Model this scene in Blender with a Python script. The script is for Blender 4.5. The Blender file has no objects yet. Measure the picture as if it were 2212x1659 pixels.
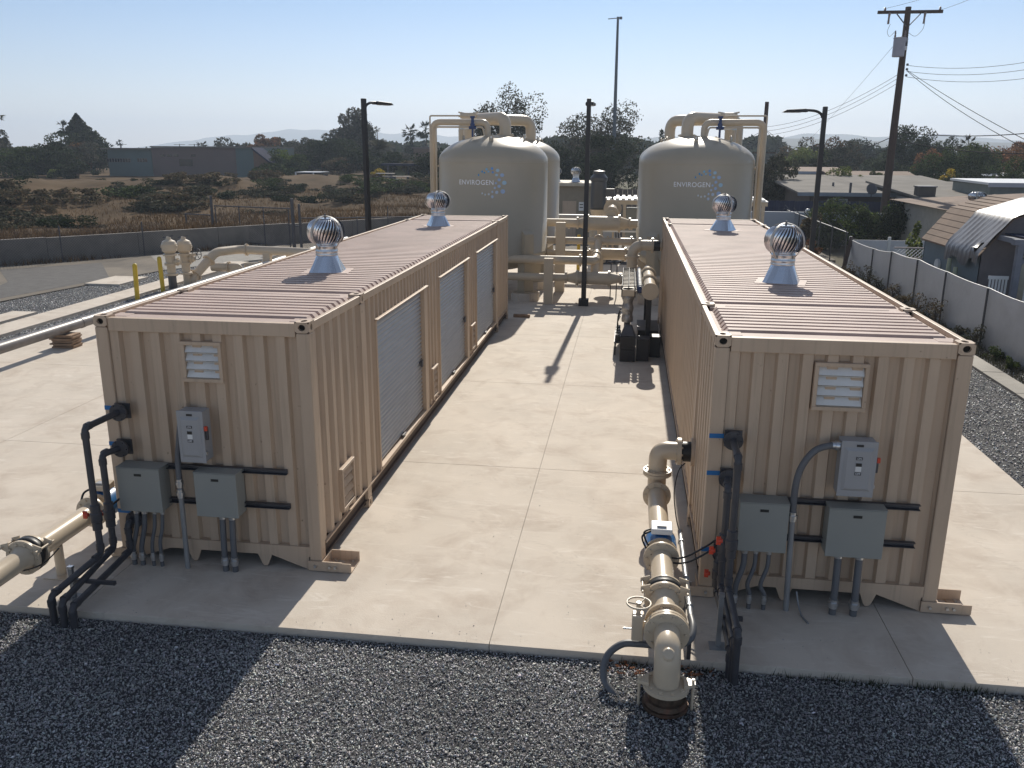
import bpy, bmesh, math, random
import numpy as np
from mathutils import Vector, Matrix
R_ = math.radians
PI = math.pi
HAZE = 0.0005
SAT = 0.7
SKYS = 0.11
scene = bpy.context.scene
# ------------------------------------------------------------------ camera
CAMPOS = Vector((6.0837, -8.9693, 4.9394))
CF = Vector((-0.12779939, 0.95553157, -0.26575691))
CR = Vector((0.99096809, 0.13399558, 0.00523746))
CU = CR.cross(CF)
FPX = 854.36
cam_data = bpy.data.cameras.new('camera')
cam = bpy.data.objects.new('camera', cam_data)
scene.collection.objects.link(cam)
cam.matrix_world = Matrix(((CR.x, CU.x, -CF.x, CAMPOS.x), (CR.y, CU.y, -CF.y, CAMPOS.y), (CR.z, CU.z, -CF.z, CAMPOS.z), (0, 0, 0, 1)))
cam_data.sensor_width = 36.0
cam_data.lens = FPX / 1024 * 36
cam_data.clip_start = 0.05
cam_data.clip_end = 20000
scene.camera = cam
# ------------------------------------------------------------------ sky, sun, exposure
SUN_EL, SUN_AZ = R_(33.5), R_(1.6)          # azimuth measured from +y towards +x
world = bpy.data.worlds.new('World'); scene.world = world; world.use_nodes = True
wn = world.node_tree.nodes; wl = world.node_tree.links
wn.clear()
sky = wn.new('ShaderNodeTexSky'); sky.sky_type = 'NISHITA'; sky.sun_disc = False
sky.sun_elevation = SUN_EL; sky.sun_rotation = SUN_AZ
sky.air_density = 1.0; sky.dust_density = 0.15; sky.ozone_density = 1.5; sky.altitude = 50
sat = wn.new('ShaderNodeHueSaturation'); sat.inputs['Saturation'].default_value = SAT
geo_w = wn.new('ShaderNodeTexCoord'); sep = wn.new('ShaderNodeSeparateXYZ'); wl.new(geo_w.outputs['Generated'], sep.inputs[0])
rampw = wn.new('ShaderNodeValToRGB'); wl.new(sep.outputs['Z'], rampw.inputs[0])
for i_, (pos_, c_) in enumerate(((0.0, (0.80, 0.77, 0.87)), (0.17, (0.42, 0.57, 0.76)), (0.55, (0.92, 0.86, 0.82)))):
    e_ = rampw.color_ramp.elements[i_] if i_ < 2 else rampw.color_ramp.elements.new(pos_)
    e_.position = pos_; e_.color = (*c_, 1)
tint = wn.new('ShaderNodeMix'); tint.data_type = 'RGBA'; tint.blend_type = 'MULTIPLY'; tint.inputs['Factor'].default_value = 1
wl.new(rampw.outputs['Color'], tint.inputs['B'])
bg = wn.new('ShaderNodeBackground'); bg.inputs['Strength'].default_value = SKYS
wo = wn.new('ShaderNodeOutputWorld')
wl.new(sky.outputs[0], sat.inputs['Color']); wl.new(sat.outputs[0], tint.inputs['A']); wl.new(tint.outputs['Result'], bg.inputs[0]); wl.new(bg.outputs[0], wo.inputs[0])
sun_data = bpy.data.lights.new('sun', 'SUN'); sun_data.energy = 4.6; sun_data.angle = R_(0.53); sun_data.color = (1.0, 0.93, 0.82)
sun = bpy.data.objects.new('sun', sun_data); scene.collection.objects.link(sun)
sd = Vector((math.sin(SUN_AZ) * math.cos(SUN_EL), math.cos(SUN_AZ) * math.cos(SUN_EL), math.sin(SUN_EL)))
sun.rotation_euler = sd.to_track_quat('Z', 'Y').to_euler()
sun.location = (0, 30, 40)
scene.view_settings.view_transform = 'Standard'
scene.view_settings.look = 'None'
scene.view_settings.exposure = 0.2
scene.view_settings.gamma = 1.0
scene.view_settings.use_curve_mapping = False
scene.cycles.max_bounces = 6
scene.cycles.transparent_max_bounces = 12
scene.cycles.volume_bounces = 0
C = scene.collection
def at(px, py, Y):
    """point at world depth y=Y seen at (px,py) of a 2212-wide picture"""
    s = 1024 / 2212
    d = CF * FPX + CR * (px * s - 512) - CU * (py * s - 384)
    return CAMPOS + d * ((Y - CAMPOS.y) / d.y)
# ------------------------------------------------------------------ materials
MATS = {}
def mat(name, col, rough=0.6, metal=0.0, var=0.12, vscale=3.0, bump=0.0, bscale=60.0, dirt=None, dscale=1.2, damt=0.4, spec=0.5, stretch=None, coat=0.0, attr=None, transl=0.0, streak=0.0, scuff=None):
    if name in MATS: return MATS[name]
    m = bpy.data.materials.new(name); m.use_nodes = True
    n = m.node_tree.nodes; l = m.node_tree.links
    b = n['Principled BSDF']
    b.inputs['Roughness'].default_value = rough; b.inputs['Metallic'].default_value = metal
    b.inputs['Specular IOR Level'].default_value = spec
    if coat: b.inputs['Coat Weight'].default_value = coat
    geo = n.new('ShaderNodeNewGeometry')
    src = geo.outputs['Position']
    if stretch:
        mp = n.new('ShaderNodeMapping'); mp.inputs['Scale'].default_value = stretch
        l.new(src, mp.inputs[0]); src = mp.outputs[0]
    nz = n.new('ShaderNodeTexNoise'); nz.inputs['Scale'].default_value = vscale; nz.inputs['Detail'].default_value = 6; nz.inputs['Roughness'].default_value = 0.6
    l.new(src, nz.inputs['Vector'])
    mr = n.new('ShaderNodeMapRange'); mr.inputs[1].default_value = 0.3; mr.inputs[2].default_value = 0.7
    mr.inputs[3].default_value = 1 - var; mr.inputs[4].default_value = 1 + var
    l.new(nz.outputs[0], mr.inputs[0])
    vm = n.new('ShaderNodeVectorMath'); vm.operation = 'SCALE'; vm.inputs[0].default_value = col[:3]
    l.new(mr.outputs[0], vm.inputs['Scale'])
    cout = vm.outputs[0]
    if attr:
        at_ = n.new('ShaderNodeAttribute'); at_.attribute_name = attr
        vm2 = n.new('ShaderNodeVectorMath'); vm2.operation = 'MULTIPLY'
        l.new(cout, vm2.inputs[0]); l.new(at_.outputs['Color'], vm2.inputs[1]); cout = vm2.outputs[0]
    if dirt:
        d = n.new('ShaderNodeTexNoise'); d.inputs['Scale'].default_value = dscale; d.inputs['Detail'].default_value = 8; d.inputs['Roughness'].default_value = 0.65; d.inputs['Distortion'].default_value = 0.6
        l.new(src, d.inputs['Vector'])
        r2 = n.new('ShaderNodeMapRange'); r2.inputs[1].default_value = 0.48; r2.inputs[2].default_value = 0.72; r2.inputs[3].default_value = 0; r2.inputs[4].default_value = damt
        l.new(d.outputs[0], r2.inputs[0])
        mx = n.new('ShaderNodeMix'); mx.data_type = 'RGBA'
        l.new(r2.outputs[0], mx.inputs['Factor']); l.new(cout, mx.inputs['A']); mx.inputs['B'].default_value = (*dirt, 1)
        cout = mx.outputs['Result']
    if streak:      # vertical run-off streaks
        mp2 = n.new('ShaderNodeMapping'); mp2.inputs['Scale'].default_value = (9, 9, 0.35); l.new(geo.outputs['Position'], mp2.inputs[0])
        s1 = n.new('ShaderNodeTexNoise'); s1.inputs['Scale'].default_value = 2.2; s1.inputs['Detail'].default_value = 5; l.new(mp2.outputs[0], s1.inputs['Vector'])
        r3 = n.new('ShaderNodeMapRange'); r3.inputs[1].default_value = 0.52; r3.inputs[2].default_value = 0.78; r3.inputs[3].default_value = 1.0; r3.inputs[4].default_value = 1 - streak
        l.new(s1.outputs[0], r3.inputs[0]); v3 = n.new('ShaderNodeVectorMath'); v3.operation = 'SCALE'; l.new(cout, v3.inputs[0]); l.new(r3.outputs[0], v3.inputs['Scale']); cout = v3.outputs[0]
        s2 = n.new('ShaderNodeTexNoise'); s2.inputs['Scale'].default_value = 14; s2.inputs['Detail'].default_value = 8; l.new(geo.outputs['Position'], s2.inputs['Vector'])
        r4 = n.new('ShaderNodeMapRange'); r4.inputs[1].default_value = 0.70; r4.inputs[2].default_value = 0.76; r4.inputs[3].default_value = 0; r4.inputs[4].default_value = 0.6
        l.new(s2.outputs[0], r4.inputs[0]); m4 = n.new('ShaderNodeMix'); m4.data_type = 'RGBA'; l.new(r4.outputs[0], m4.inputs['Factor']); l.new(cout, m4.inputs['A']); m4.inputs['B'].default_value = (0.10, 0.055, 0.03, 1); cout = m4.outputs['Result']
    if scuff:       # pale trowel scuffs, drag marks, fine cracks and specks
        mp3 = n.new('ShaderNodeMapping'); mp3.inputs['Scale'].default_value = (0.55, 2.4, 1); mp3.inputs['Rotation'].default_value = (0, 0, 0.08); l.new(geo.outputs['Position'], mp3.inputs[0])
        s1 = n.new('ShaderNodeTexNoise'); s1.inputs['Scale'].default_value = 2.6; s1.inputs['Detail'].default_value = 9; s1.inputs['Roughness'].default_value = 0.72; s1.inputs['Distortion'].default_value = 1.2; l.new(mp3.outputs[0], s1.inputs['Vector'])
        for lo, hi, amt, c_ in ((0.55, 0.70, 0.75, scuff), (0.66, 0.72, 0.35, (0.27, 0.21, 0.17))):
            r3 = n.new('ShaderNodeMapRange'); r3.inputs[1].default_value = lo; r3.inputs[2].default_value = hi; r3.inputs[3].default_value = 0; r3.inputs[4].default_value = amt
            if c_ is scuff: l.new(s1.outputs[0], r3.inputs[0])
            else:
                s5 = n.new('ShaderNodeTexNoise'); s5.inputs['Scale'].default_value = 7; s5.inputs['Detail'].default_value = 10; s5.inputs['Roughness'].default_value = 0.7; l.new(mp3.outputs[0], s5.inputs['Vector']); l.new(s5.outputs[0], r3.inputs[0])
            m3 = n.new('ShaderNodeMix'); m3.data_type = 'RGBA'; l.new(r3.outputs[0], m3.inputs['Factor']); l.new(cout, m3.inputs['A']); m3.inputs['B'].default_value = (*c_, 1); cout = m3.outputs['Result']
        vo = n.new('ShaderNodeTexVoronoi'); vo.feature = 'DISTANCE_TO_EDGE'; vo.inputs['Scale'].default_value = 0.22
        ad = n.new('ShaderNodeVectorMath'); ad.operation = 'MULTIPLY_ADD'; ad.inputs[1].default_value = (0.9, 0.9, 0.9); l.new(s1.outputs['Color'], ad.inputs[0]); l.new(geo.outputs['Position'], ad.inputs[2]); l.new(ad.outputs[0], vo.inputs['Vector'])
        r5 = n.new('ShaderNodeMapRange'); r5.inputs[1].default_value = 0.0; r5.inputs[2].default_value = 0.0022; r5.inputs[3].default_value = 0.4; r5.inputs[4].default_value = 0; l.new(vo.outputs['Distance'], r5.inputs[0])
        m5 = n.new('ShaderNodeMix'); m5.data_type = 'RGBA'; l.new(r5.outputs[0], m5.inputs['Factor']); l.new(cout, m5.inputs['A']); m5.inputs['B'].default_value = (0.18, 0.14, 0.11, 1); cout = m5.outputs['Result']
    l.new(cout, b.inputs['Base Color'])
    if bump:
        bn = n.new('ShaderNodeTexNoise'); bn.inputs['Scale'].default_value = bscale; bn.inputs['Detail'].default_value = 5
        l.new(src, bn.inputs['Vector'])
        bp = n.new('ShaderNodeBump'); bp.inputs['Strength'].default_value = bump; bp.inputs['Distance'].default_value = 0.02
        l.new(bn.outputs[0], bp.inputs['Height']); l.new(bp.outputs[0], b.inputs['Normal'])
    if transl:
        tr = n.new('ShaderNodeBsdfTranslucent'); l.new(cout, tr.inputs['Color'])
        ms = n.new('ShaderNodeMixShader'); ms.inputs[0].default_value = transl
        out = n['Material Output']
        l.new(b.outputs[0], ms.inputs[1]); l.new(tr.outputs[0], ms.inputs[2]); l.new(ms.outputs[0], out.inputs[0])
    MATS[name] = m
    return m
M_TAN = mat('beige_container_paint', (0.54, 0.41, 0.295), 0.5, streak=0.22, var=0.07, vscale=2.0, dirt=(0.42, 0.30, 0.21), dscale=1.3, damt=0.35, bump=0.03, bscale=25, stretch=(1, 1, 0.35))
M_TANR = mat('sun_faded_roof_paint', (0.50, 0.39, 0.34), 0.62, spec=0.25, var=0.12, vscale=1.3, dirt=(0.30, 0.22, 0.18), dscale=0.9, damt=0.5, bump=0.04, bscale=20)
M_CREAM = mat('cream_pipe_paint', (0.60, 0.50, 0.37), 0.32, var=0.05, vscale=3, dirt=(0.42, 0.35, 0.27), dscale=3, damt=0.2)
M_TANK = mat('cream_tank_paint', (0.44, 0.38, 0.285), 0.33, var=0.04, vscale=0.8, dirt=(0.36, 0.32, 0.25), dscale=0.6, damt=0.3)
M_CONC = mat('pale_concrete', (0.60, 0.53, 0.445), 0.8, scuff=(0.73, 0.67, 0.59), var=0.10, vscale=0.8, bump=0.12, bscale=40, dirt=(0.40, 0.315, 0.245), dscale=1.4, damt=0.6)
M_CONC2 = mat('grey_concrete', (0.36, 0.34, 0.30), 0.85, var=0.18, vscale=0.8, bump=0.2, bscale=30, dirt=(0.2, 0.18, 0.16), dscale=0.9, damt=0.6)
M_WALLC = mat('weathered_channel_concrete', (0.22, 0.20, 0.175), 0.9, var=0.25, vscale=0.5, dirt=(0.12, 0.11, 0.10), dscale=0.6, damt=0.6)
M_ASPH = mat('worn_asphalt', (0.21, 0.183, 0.15), 0.9, spec=0.15, var=0.2, vscale=0.4, bump=0.3, bscale=50, dirt=(0.10, 0.095, 0.09), dscale=0.25, damt=0.8)
M_DARK = mat('near_black_cavity', (0.012, 0.011, 0.01), 0.9)
M_RAILD = mat('shade_brown_underframe', (0.09, 0.06, 0.045), 0.8, var=0.3)  # shade of the recess below the side rail is put into this brown
M_GALV = mat('galvanised_steel', (0.62, 0.64, 0.66), 0.34, 1.0, var=0.12, vscale=9)
M_SHINY = mat('polished_aluminium', (0.72, 0.74, 0.78), 0.24, 1.0, var=0.06, vscale=9)
M_SHUT = mat('silver_shutter_metal', (0.46, 0.45, 0.435), 0.42, 0.2, var=0.06, vscale=2, stretch=(1, 1, 4))
M_GREY = mat('grey_enclosure_enamel', (0.29, 0.295, 0.27), 0.5, var=0.03)
M_GREY2 = mat('pale_grey_enclosure_enamel', (0.36, 0.36, 0.365), 0.45, var=0.03)
M_STRUT = mat('dark_galvanised_strut', (0.10, 0.10, 0.11), 0.5, 0.6)
M_PVC = mat('dark_grey_plastic_pipe', (0.055, 0.055, 0.062), 0.45, var=0.2, vscale=5)
M_COND = mat('grey_flexible_conduit', (0.12, 0.125, 0.135), 0.45, var=0.1)
M_CONDL = mat('light_rigid_conduit', (0.30, 0.31, 0.32), 0.4, 0.4, var=0.12)
M_BLK = mat('black_rubber', (0.015, 0.015, 0.016), 0.45)
M_BLKP = mat('black_light_pole_paint', (0.018, 0.016, 0.018), 0.45)
M_BLUE = mat('blue_meter_enamel', (0.02, 0.14, 0.36), 0.35)
M_TAPE = mat('blue_masking_tape', (0.015, 0.16, 0.42), 0.6)
M_RED = mat('orange_red_valve_plastic', (0.65, 0.07, 0.03), 0.4)
M_WHITE = mat('white_plastic', (0.75, 0.75, 0.73), 0.4, var=0.03)
M_YEL = mat('yellow_bollard_paint', (0.60, 0.42, 0.03), 0.45, var=0.1)
M_WOOD = mat('weathered_timber', (0.30, 0.20, 0.13), 0.8, var=0.3, vscale=8, stretch=(1, 1, 6), bump=0.3)
M_POLEW = mat('creosoted_pole_wood', (0.07, 0.045, 0.035), 0.85, var=0.3, vscale=6, stretch=(6, 6, 0.6), bump=0.4)
M_TEXTW = mat('white_lettering', (0.92, 0.93, 0.95), 0.5, var=0.0)
M_TEXTD = mat('black_label', (0.02, 0.02, 0.02), 0.4, var=0.0)
M_GRAV = mat('gap_shade_gravel_bed', (0.05, 0.05, 0.054), 0.9, var=0.5, vscale=26, bump=1.0, bscale=30)  # bed coloured darker than its stones, painting the shade in their gaps
M_STONE = mat('crushed_grey_stone', (0.39, 0.39, 0.39), 0.6, var=0.15, vscale=40, attr='tone')
M_EARTH = mat('dry_brown_earth', (0.105, 0.074, 0.046), 0.95, spec=0.03, var=0.4, vscale=0.25, bump=0.8, bscale=3, dirt=(0.155, 0.118, 0.08), dscale=0.08, damt=0.7)
M_TOWN = mat('suburban_ground', (0.16, 0.145, 0.11), 0.95, spec=0.05, var=0.4, vscale=0.08, dirt=(0.10, 0.11, 0.05), dscale=0.04, damt=0.7)
# ------------------------------------------------------------------ mesh helpers
class G:
    def __init__(s): s.v = []; s.f = []; s.sm = []
    def add(s, vs, fs, smooth=False):
        o = len(s.v); s.v.extend([tuple(p) for p in vs])
        for f in fs: s.f.append(tuple(i + o for i in f)); s.sm.append(smooth)
        return s
    def box(s, x0, x1, y0, y1, z0, z1):
        return s.add([(x0, y0, z0), (x1, y0, z0), (x1, y1, z0), (x0, y1, z0), (x0, y0, z1), (x1, y0, z1), (x1, y1, z1), (x0, y1, z1)],
                     [(0, 3, 2, 1), (4, 5, 6, 7), (0, 1, 5, 4), (1, 2, 6, 5), (2, 3, 7, 6), (3, 0, 4, 7)])
    def prism(s, poly, z0, z1):
        n = len(poly)
        return s.add([(x, y, z0) for x, y in poly] + [(x, y, z1) for x, y in poly],
                     [tuple(range(n))[::-1], tuple(range(n, 2 * n))] + [(i, (i + 1) % n, (i + 1) % n + n, i + n) for i in range(n)])
    def hull8(s, a, b):      # two quads a (bottom/front) and b joined
        return s.add(list(a) + list(b), [(0, 3, 2, 1), (4, 5, 6, 7), (0, 1, 5, 4), (1, 2, 6, 5), (2, 3, 7, 6), (3, 0, 4, 7)])
    def bar(s, p, q, w, h=None):
        h = h or w; p = Vector(p); q = Vector(q); d = (q - p).normalized()
        up = Vector((0, 0, 1)) if abs(d.z) < 0.9 else Vector((0, 1, 0))
        a = d.cross(up).normalized() * w / 2; b = a.cross(d).normalized() * h / 2
        return s.hull8([p - a - b, p + a - b, p + a + b, p - a + b], [q - a - b, q + a - b, q + a + b, q - a + b])
    def lathe(s, prof, o=(0, 0, 0), axis=(0, 0, 1), n=20, smooth=True, a0=0, hard=True):
        """prof: list of (r,h); each segment gets own ring pair when hard"""
        o = Vector(o); ax = Vector(axis).normalized()
        t = Vector((1, 0, 0)) if abs(ax.x) < 0.9 else Vector((0, 1, 0))
        u = ax.cross(t).normalized(); w = ax.cross(u)
        cs = [(math.cos(a0 + 2 * PI * i / n), math.sin(a0 + 2 * PI * i / n)) for i in range(n)]
        def ring(r, h): return [o + ax * h + u * (c * r) + w * (k * r) for c, k in cs]
        if hard:
            for (r0, h0), (r1, h1) in zip(prof[:-1], prof[1:]):
                s.add(ring(r0, h0) + ring(r1, h1), [(i, (i + 1) % n, (i + 1) % n + n, i + n) for i in range(n)], smooth and abs(h1 - h0) > 1e-6)
        else:
            vs = []; fs = []
            for r, h in prof: vs += ring(r, h)
            for k in range(len(prof) - 1):
                fs += [(k * n + i, k * n + (i + 1) % n, (k + 1) * n + (i + 1) % n, (k + 1) * n + i) for i in range(n)]
            s.add(vs, fs, smooth)
        return s
    def cyl(s, p, q, r, r2=None, n=20, caps=True):
        p = Vector(p); q = Vector(q); h = (q - p).length; r2 = r if r2 is None else r2
        pr = [(r, 0), (r2, h)]
        if caps: pr = [(0.0001, 0)] + pr + [(0.0001, h)]
        return s.lathe(pr, p, q - p, n)
    def tube(s, pts, r, n=12, caps=True):
        pts = [Vector(p) for p in pts]
        rs = r if isinstance(r, (list, tuple)) else [r] * len(pts)
        d0 = (pts[1] - pts[0]).normalized()
        t = Vector((0, 0, 1)) if abs(d0.z) < 0.9 else Vector((1, 0, 0))
        u = d0.cross(t).normalized(); vs = []; 
        for i, p in enumerate(pts):
            d = (pts[min(i + 1, len(pts) - 1)] - pts[max(i - 1, 0)]).normalized()
            u = (u - d * u.dot(d)).normalized(); w = d.cross(u)
            vs += [p + (u * math.cos(2 * PI * k / n) + w * math.sin(2 * PI * k / n)) * rs[i] for k in range(n)]
        fs = [(i * n + k, i * n + (k + 1) % n, (i + 1) * n + (k + 1) % n, (i + 1) * n + k) for i in range(len(pts) - 1) for k in range(n)]
        s.add(vs, fs, True)
        if caps:
            s.add(vs[:n], [tuple(range(n))[::-1]]); s.add(vs[-n:], [tuple(range(n))])
        return s
    def flange(s, c, axis, r, t, bolts=8, br=None):
        """a bolted flange disc of thickness t centred on c"""
        c = Vector(c); ax = Vector(axis).normalized()
        s.lathe([(0.0001, -t / 2), (r, -t / 2), (r, t / 2), (0.0001, t / 2)], c, ax, 28)
        tt = Vector((1, 0, 0)) if abs(ax.x) < 0.9 else Vector((0, 1, 0))
        u = ax.cross(tt).normalized(); w = ax.cross(u); br = br or r * 0.82
        for i in range(bolts):
            a = 2 * PI * (i + 0.5) / bolts
            p = c + (u * math.cos(a) + w * math.sin(a)) * br
            s.lathe([(0.0001, -t / 2 - 0.018), (r * 0.075, -t / 2 - 0.018), (r * 0.075, t / 2 + 0.018), (0.0001, t / 2 + 0.018)], p, ax, 6, smooth=False)
        return s
def bend(pts, rad, k=6):
    pts = [Vector(p) for p in pts]; out = [pts[0]]
    for i in range(1, len(pts) - 1):
        a, b, c = pts[i - 1], pts[i], pts[i + 1]
        r = min(rad, (a - b).length * 0.49, (c - b).length * 0.49)
        p = b + (a - b).normalized() * r; q = b + (c - b).normalized() * r
        for j in range(k + 1):
            t = j / k; out.append((p * (1 - t) ** 2) + b * (2 * t * (1 - t)) + q * (t * t))
    out.append(pts[-1]); return out
def smooth_path(pts, k=6):
    pts = [Vector(p) for p in pts]; P = [pts[0]] + pts + [pts[-1]]; out = []
    for i in range(1, len(P) - 2):
        for j in range(k):
            t = j / k; a, b, c, d = P[i - 1], P[i], P[i + 1], P[i + 2]
            out.append(0.5 * ((2 * b) + (c - a) * t + (2 * a - 5 * b + 4 * c - d) * t * t + (3 * b - a - 3 * c + d) * t ** 3))
    out.append(pts[-1]); return out
def obj(name, g, m, parent=None, loc=(0, 0, 0), rot=(0, 0, 0), bevel=0.0):
    if isinstance(g, G):
        me = bpy.data.meshes.new(name); me.from_pydata(g.v, [], g.f)
        if any(g.sm): me.polygons.foreach_set('use_smooth', g.sm)
        me.update()
    else: me = g
    if m is not None and not me.materials: me.materials.append(m)
    o = bpy.data.objects.new(name, me); C.objects.link(o)
    o.location = loc; o.rotation_euler = rot
    if parent is not None: o.parent = parent
    if bevel:
        b = o.modifiers.new('bevel', 'BEVEL'); b.width = bevel; b.segments = 2; b.limit_method = 'ANGLE'; b.angle_limit = R_(40)
    return o
def tag(o, label, cat, group=None):
    o['label'] = label; o['category'] = cat
    if group: o['group'] = group
    return o
def thing(name, label, cat, loc=(0, 0, 0), rz=0.0, group=None):
    o = bpy.data.objects.new(name, None); C.objects.link(o); o.empty_display_size = 0.2
    o.location = loc; o.rotation_euler = (0, 0, rz)
    return tag(o, label, cat, group)
def struct(name, g, m, kind='structure', parent=None):
    o = obj(name, g, m, parent)
    o['kind'] = kind; return o
def copy_tree(o, parent=None):
    c = o.copy(); C.objects.link(c)
    if parent is not None: c.parent = parent; c.matrix_parent_inverse = o.matrix_parent_inverse
    for ch in list(o.children): copy_tree(ch, c)
    return c
def dup(root, label, loc, rz=None, group=None):
    c = copy_tree(root); c.location = loc
    if rz is not None: c.rotation_euler = (0, 0, rz)
    if label: c['label'] = label
    if group: c['group'] = group
    return c
# ------------------------------------------------------------------ ground
GZ = -0.09
def grid_mesh(name, x0, x1, y0, y1, nx, ny, hf):
    xs = np.linspace(x0, x1, nx); ys = np.linspace(y0, y1, ny)
    X, Y = np.meshgrid(xs, ys); Z = hf(X, Y)
    v = np.stack([X.ravel(), Y.ravel(), Z.ravel()], 1)
    i = np.arange((ny - 1) * (nx - 1)); r = i // (nx - 1); c = i % (nx - 1); a = r * nx + c
    f = np.stack([a, a + 1, a + nx + 1, a + nx], 1)
    return np_mesh(name, v, f, smooth=True)
def np_mesh(name, v, f, smooth=False, tone=None):
    me = bpy.data.meshes.new(name); k = f.shape[1]
    me.vertices.add(len(v)); me.vertices.foreach_set('co', np.asarray(v, np.float32).ravel())
    me.loops.add(f.size); me.loops.foreach_set('vertex_index', f.astype(np.int32).ravel())
    me.polygons.add(len(f)); me.polygons.foreach_set('loop_start', np.arange(0, f.size, k, dtype=np.int32))
    me.polygons.foreach_set('loop_total', np.full(len(f), k, np.int32))
    if smooth: me.polygons.foreach_set('use_smooth', np.ones(len(f), bool))
    if tone is not None:
        a = me.color_attributes.new('tone', 'FLOAT_COLOR', 'POINT')
        a.data.foreach_set('color', np.concatenate([tone, np.ones((len(v), 1))], 1).astype(np.float32).ravel())
    me.update(calc_edges=True); return me
struct('ground', G().add([(-3100, -50, -0.16), (3100, -50, -0.16), (3100, 3500, -0.16), (-3100, 3500, -0.16)], [(0, 1, 2, 3)]), M_TOWN)
struct('gravel_ground', G().box(-14.6, 15.6, -7, 33, -0.34, GZ), M_GRAV)
struct('bounce_yard', G().box(-30, 30, -49, -7.01, -0.34, -0.08), M_CONC)  # unseen pale yard, added to bounce sunlight onto the shaded walls
# slabs of the concrete pad: cast bays parted by sawn joints
pad = bpy.data.objects.new('concrete_pad', None); C.objects.link(pad); pad['kind'] = 'structure'
xs = [-9.95, -4.5, 0.2, 4.83, 9.0, 12.2]; ys = [-1.27, 3.8, 8.87, 13.9, 19.0, 24.1, 29.2]
j = 0.0035
for a in range(len(xs) - 1):
    for b in range(len(ys) - 1):
        g = G().box(xs[a] + (j if a else 0), xs[a + 1] - (j if a < len(xs) - 2 else 0), ys[b] + (j if b else 0), ys[b + 1] - (j if b < len(ys) - 2 else 0), -0.3, 0.0)
        obj('slab', g, M_CONC, pad, bevel=0.003)
obj('joint_bed', G().box(-9.9, 12.15, -1.2, 29.1, -0.3, -0.012), M_CONC2, pad)
# concrete strip by the yellow bollards
strip = bpy.data.objects.new('concrete_strip', None); C.objects.link(strip); strip['kind'] = 'structure'
for k in range(7):
    y0 = -2 + k * 4.2
    obj('slab', G().box(-11.65, -10.68, y0 + 0.006, y0 + 4.194, -0.3, 0.0), M_CONC, strip, bevel=0.006)
for x0, x1, y0, y1 in ((-12.75, -11.95, 11.6, 14.9), (-14.0, -12.6, 20.4, 22.4)):
    struct('concrete_apron', G().box(x0, x1, y0, y1, -0.3, -0.005), M_CONC)
# kerb run along the right
kr = bpy.data.objects.new('kerb', None); C.objects.link(kr); kr['kind'] = 'structure'
for k in range(14):
    y0 = -3.0 + k * 1.83
    obj('kerb_stone', G().box(14.40, 14.88, y0 + 0.006, y0 + 1.824, -0.3, -0.03 + 0.004 * (k % 3)), M_CONC2, kr, bevel=0.008)
# road
rd = struct('road', G().prism([(-15.4, -10), (-14.6, 16), (-13.25, 24), (-12.3, 28), (-9.2, 30), (-4, 33), (15.8, 33), (15.8, 60), (-2, 52), (-11.0, 37), (-21.3, 24.3), (-36, 6), (-44, -10)], -0.3, -0.045), M_ASPH)
struct('road_patch', G().prism([(-15.2, 15.5), (-14.0, 22), (-17.0, 26.2), (-19.8, 23.4), (-17.2, 20.5)], -0.1, -0.041), mat('dark_asphalt_patch', (0.10, 0.095, 0.09), 0.9, var=0.2, bump=0.3))
struct('road_patch', G().prism([(-13.1, 24.6), (-10.6, 28.6), (-12.0, 34.0), (-16.3, 29.0)], -0.1, -0.041), mat('pale_asphalt_patch', (0.28, 0.265, 0.24), 0.9, var=0.2, bump=0.3))
# channel wall beyond the road
WA, WB = Vector((-20.9, 24.8)), Vector((-11.45, 36.4))
wd = (WB - WA).normalized(); wnv = Vector((-wd.y, wd.x))
cw = thing('channel_wall', 'long low weathered concrete wall along the far edge of the road', 'wall', (WA.x, WA.y, 0))
t = -30.0
for k in range(17):
    t1 = t + 4.0
    a = wd * (t + 0.01); b = wd * (t1 - 0.01); nn = wnv * 0.25
    z1 = 1.0 + 0.015 * math.sin(k * 2.1) - (0.012 * max(0, k - 8))
    obj('panel', G().prism([(a.x, a.y), (b.x, b.y), (b.x + nn.x, b.y + nn.y), (a.x + nn.x, a.y + nn.y)], -0.3, z1), M_WALLC, cw)
    t = t1
# terrain beyond the wall
def hterr(X, Y):
    s = (X - WA.x) * wnv.x + (Y - WA.y) * wnv.y
    u = (X - WA.x) * wd.x + (Y - WA.y) * wd.y
    top = 1.95 - 0.75 * np.clip((u - 30) / 45, 0, 1)
    h = 0.92 - 0.42 * np.clip(s / 17, 0, 1)
    k = np.clip((s - 17) / 24, 0, 1); h = h + (top - 0.5) * k * k * (3 - 2 * k)
    k2 = np.clip((s - 46) / 16, 0, 1); h = h + (1.15 - top) * k2
    bumpy = 0.26 * np.sin(X * 0.31 + 1.3 * np.sin(Y * 0.17)) * np.sin(Y * 0.23 + X * 0.05) + 0.12 * np.sin(X * 0.9 + Y * 0.7)
    h = h + bumpy * np.clip((s - 3) / 10, 0, 1) * np.clip((68 - s) / 20, 0.1, 1)
    fade = np.clip((X + 4) / 9, 0, 1)
    return h * (1 - fade) + (-0.5) * fade
uu = np.linspace(-70, 190, 200); ss = np.concatenate([[0.2], 0.25 + 60 * np.linspace(0.01, 1, 90) ** 1.1, np.linspace(66, 230, 30)])
U_, S_ = np.meshgrid(uu, ss); X_ = WA.x + wd.x * U_ + wnv.x * S_; Y_ = WA.y + wd.y * U_ + wnv.y * S_; Z_ = hterr(X_, Y_)
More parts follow.
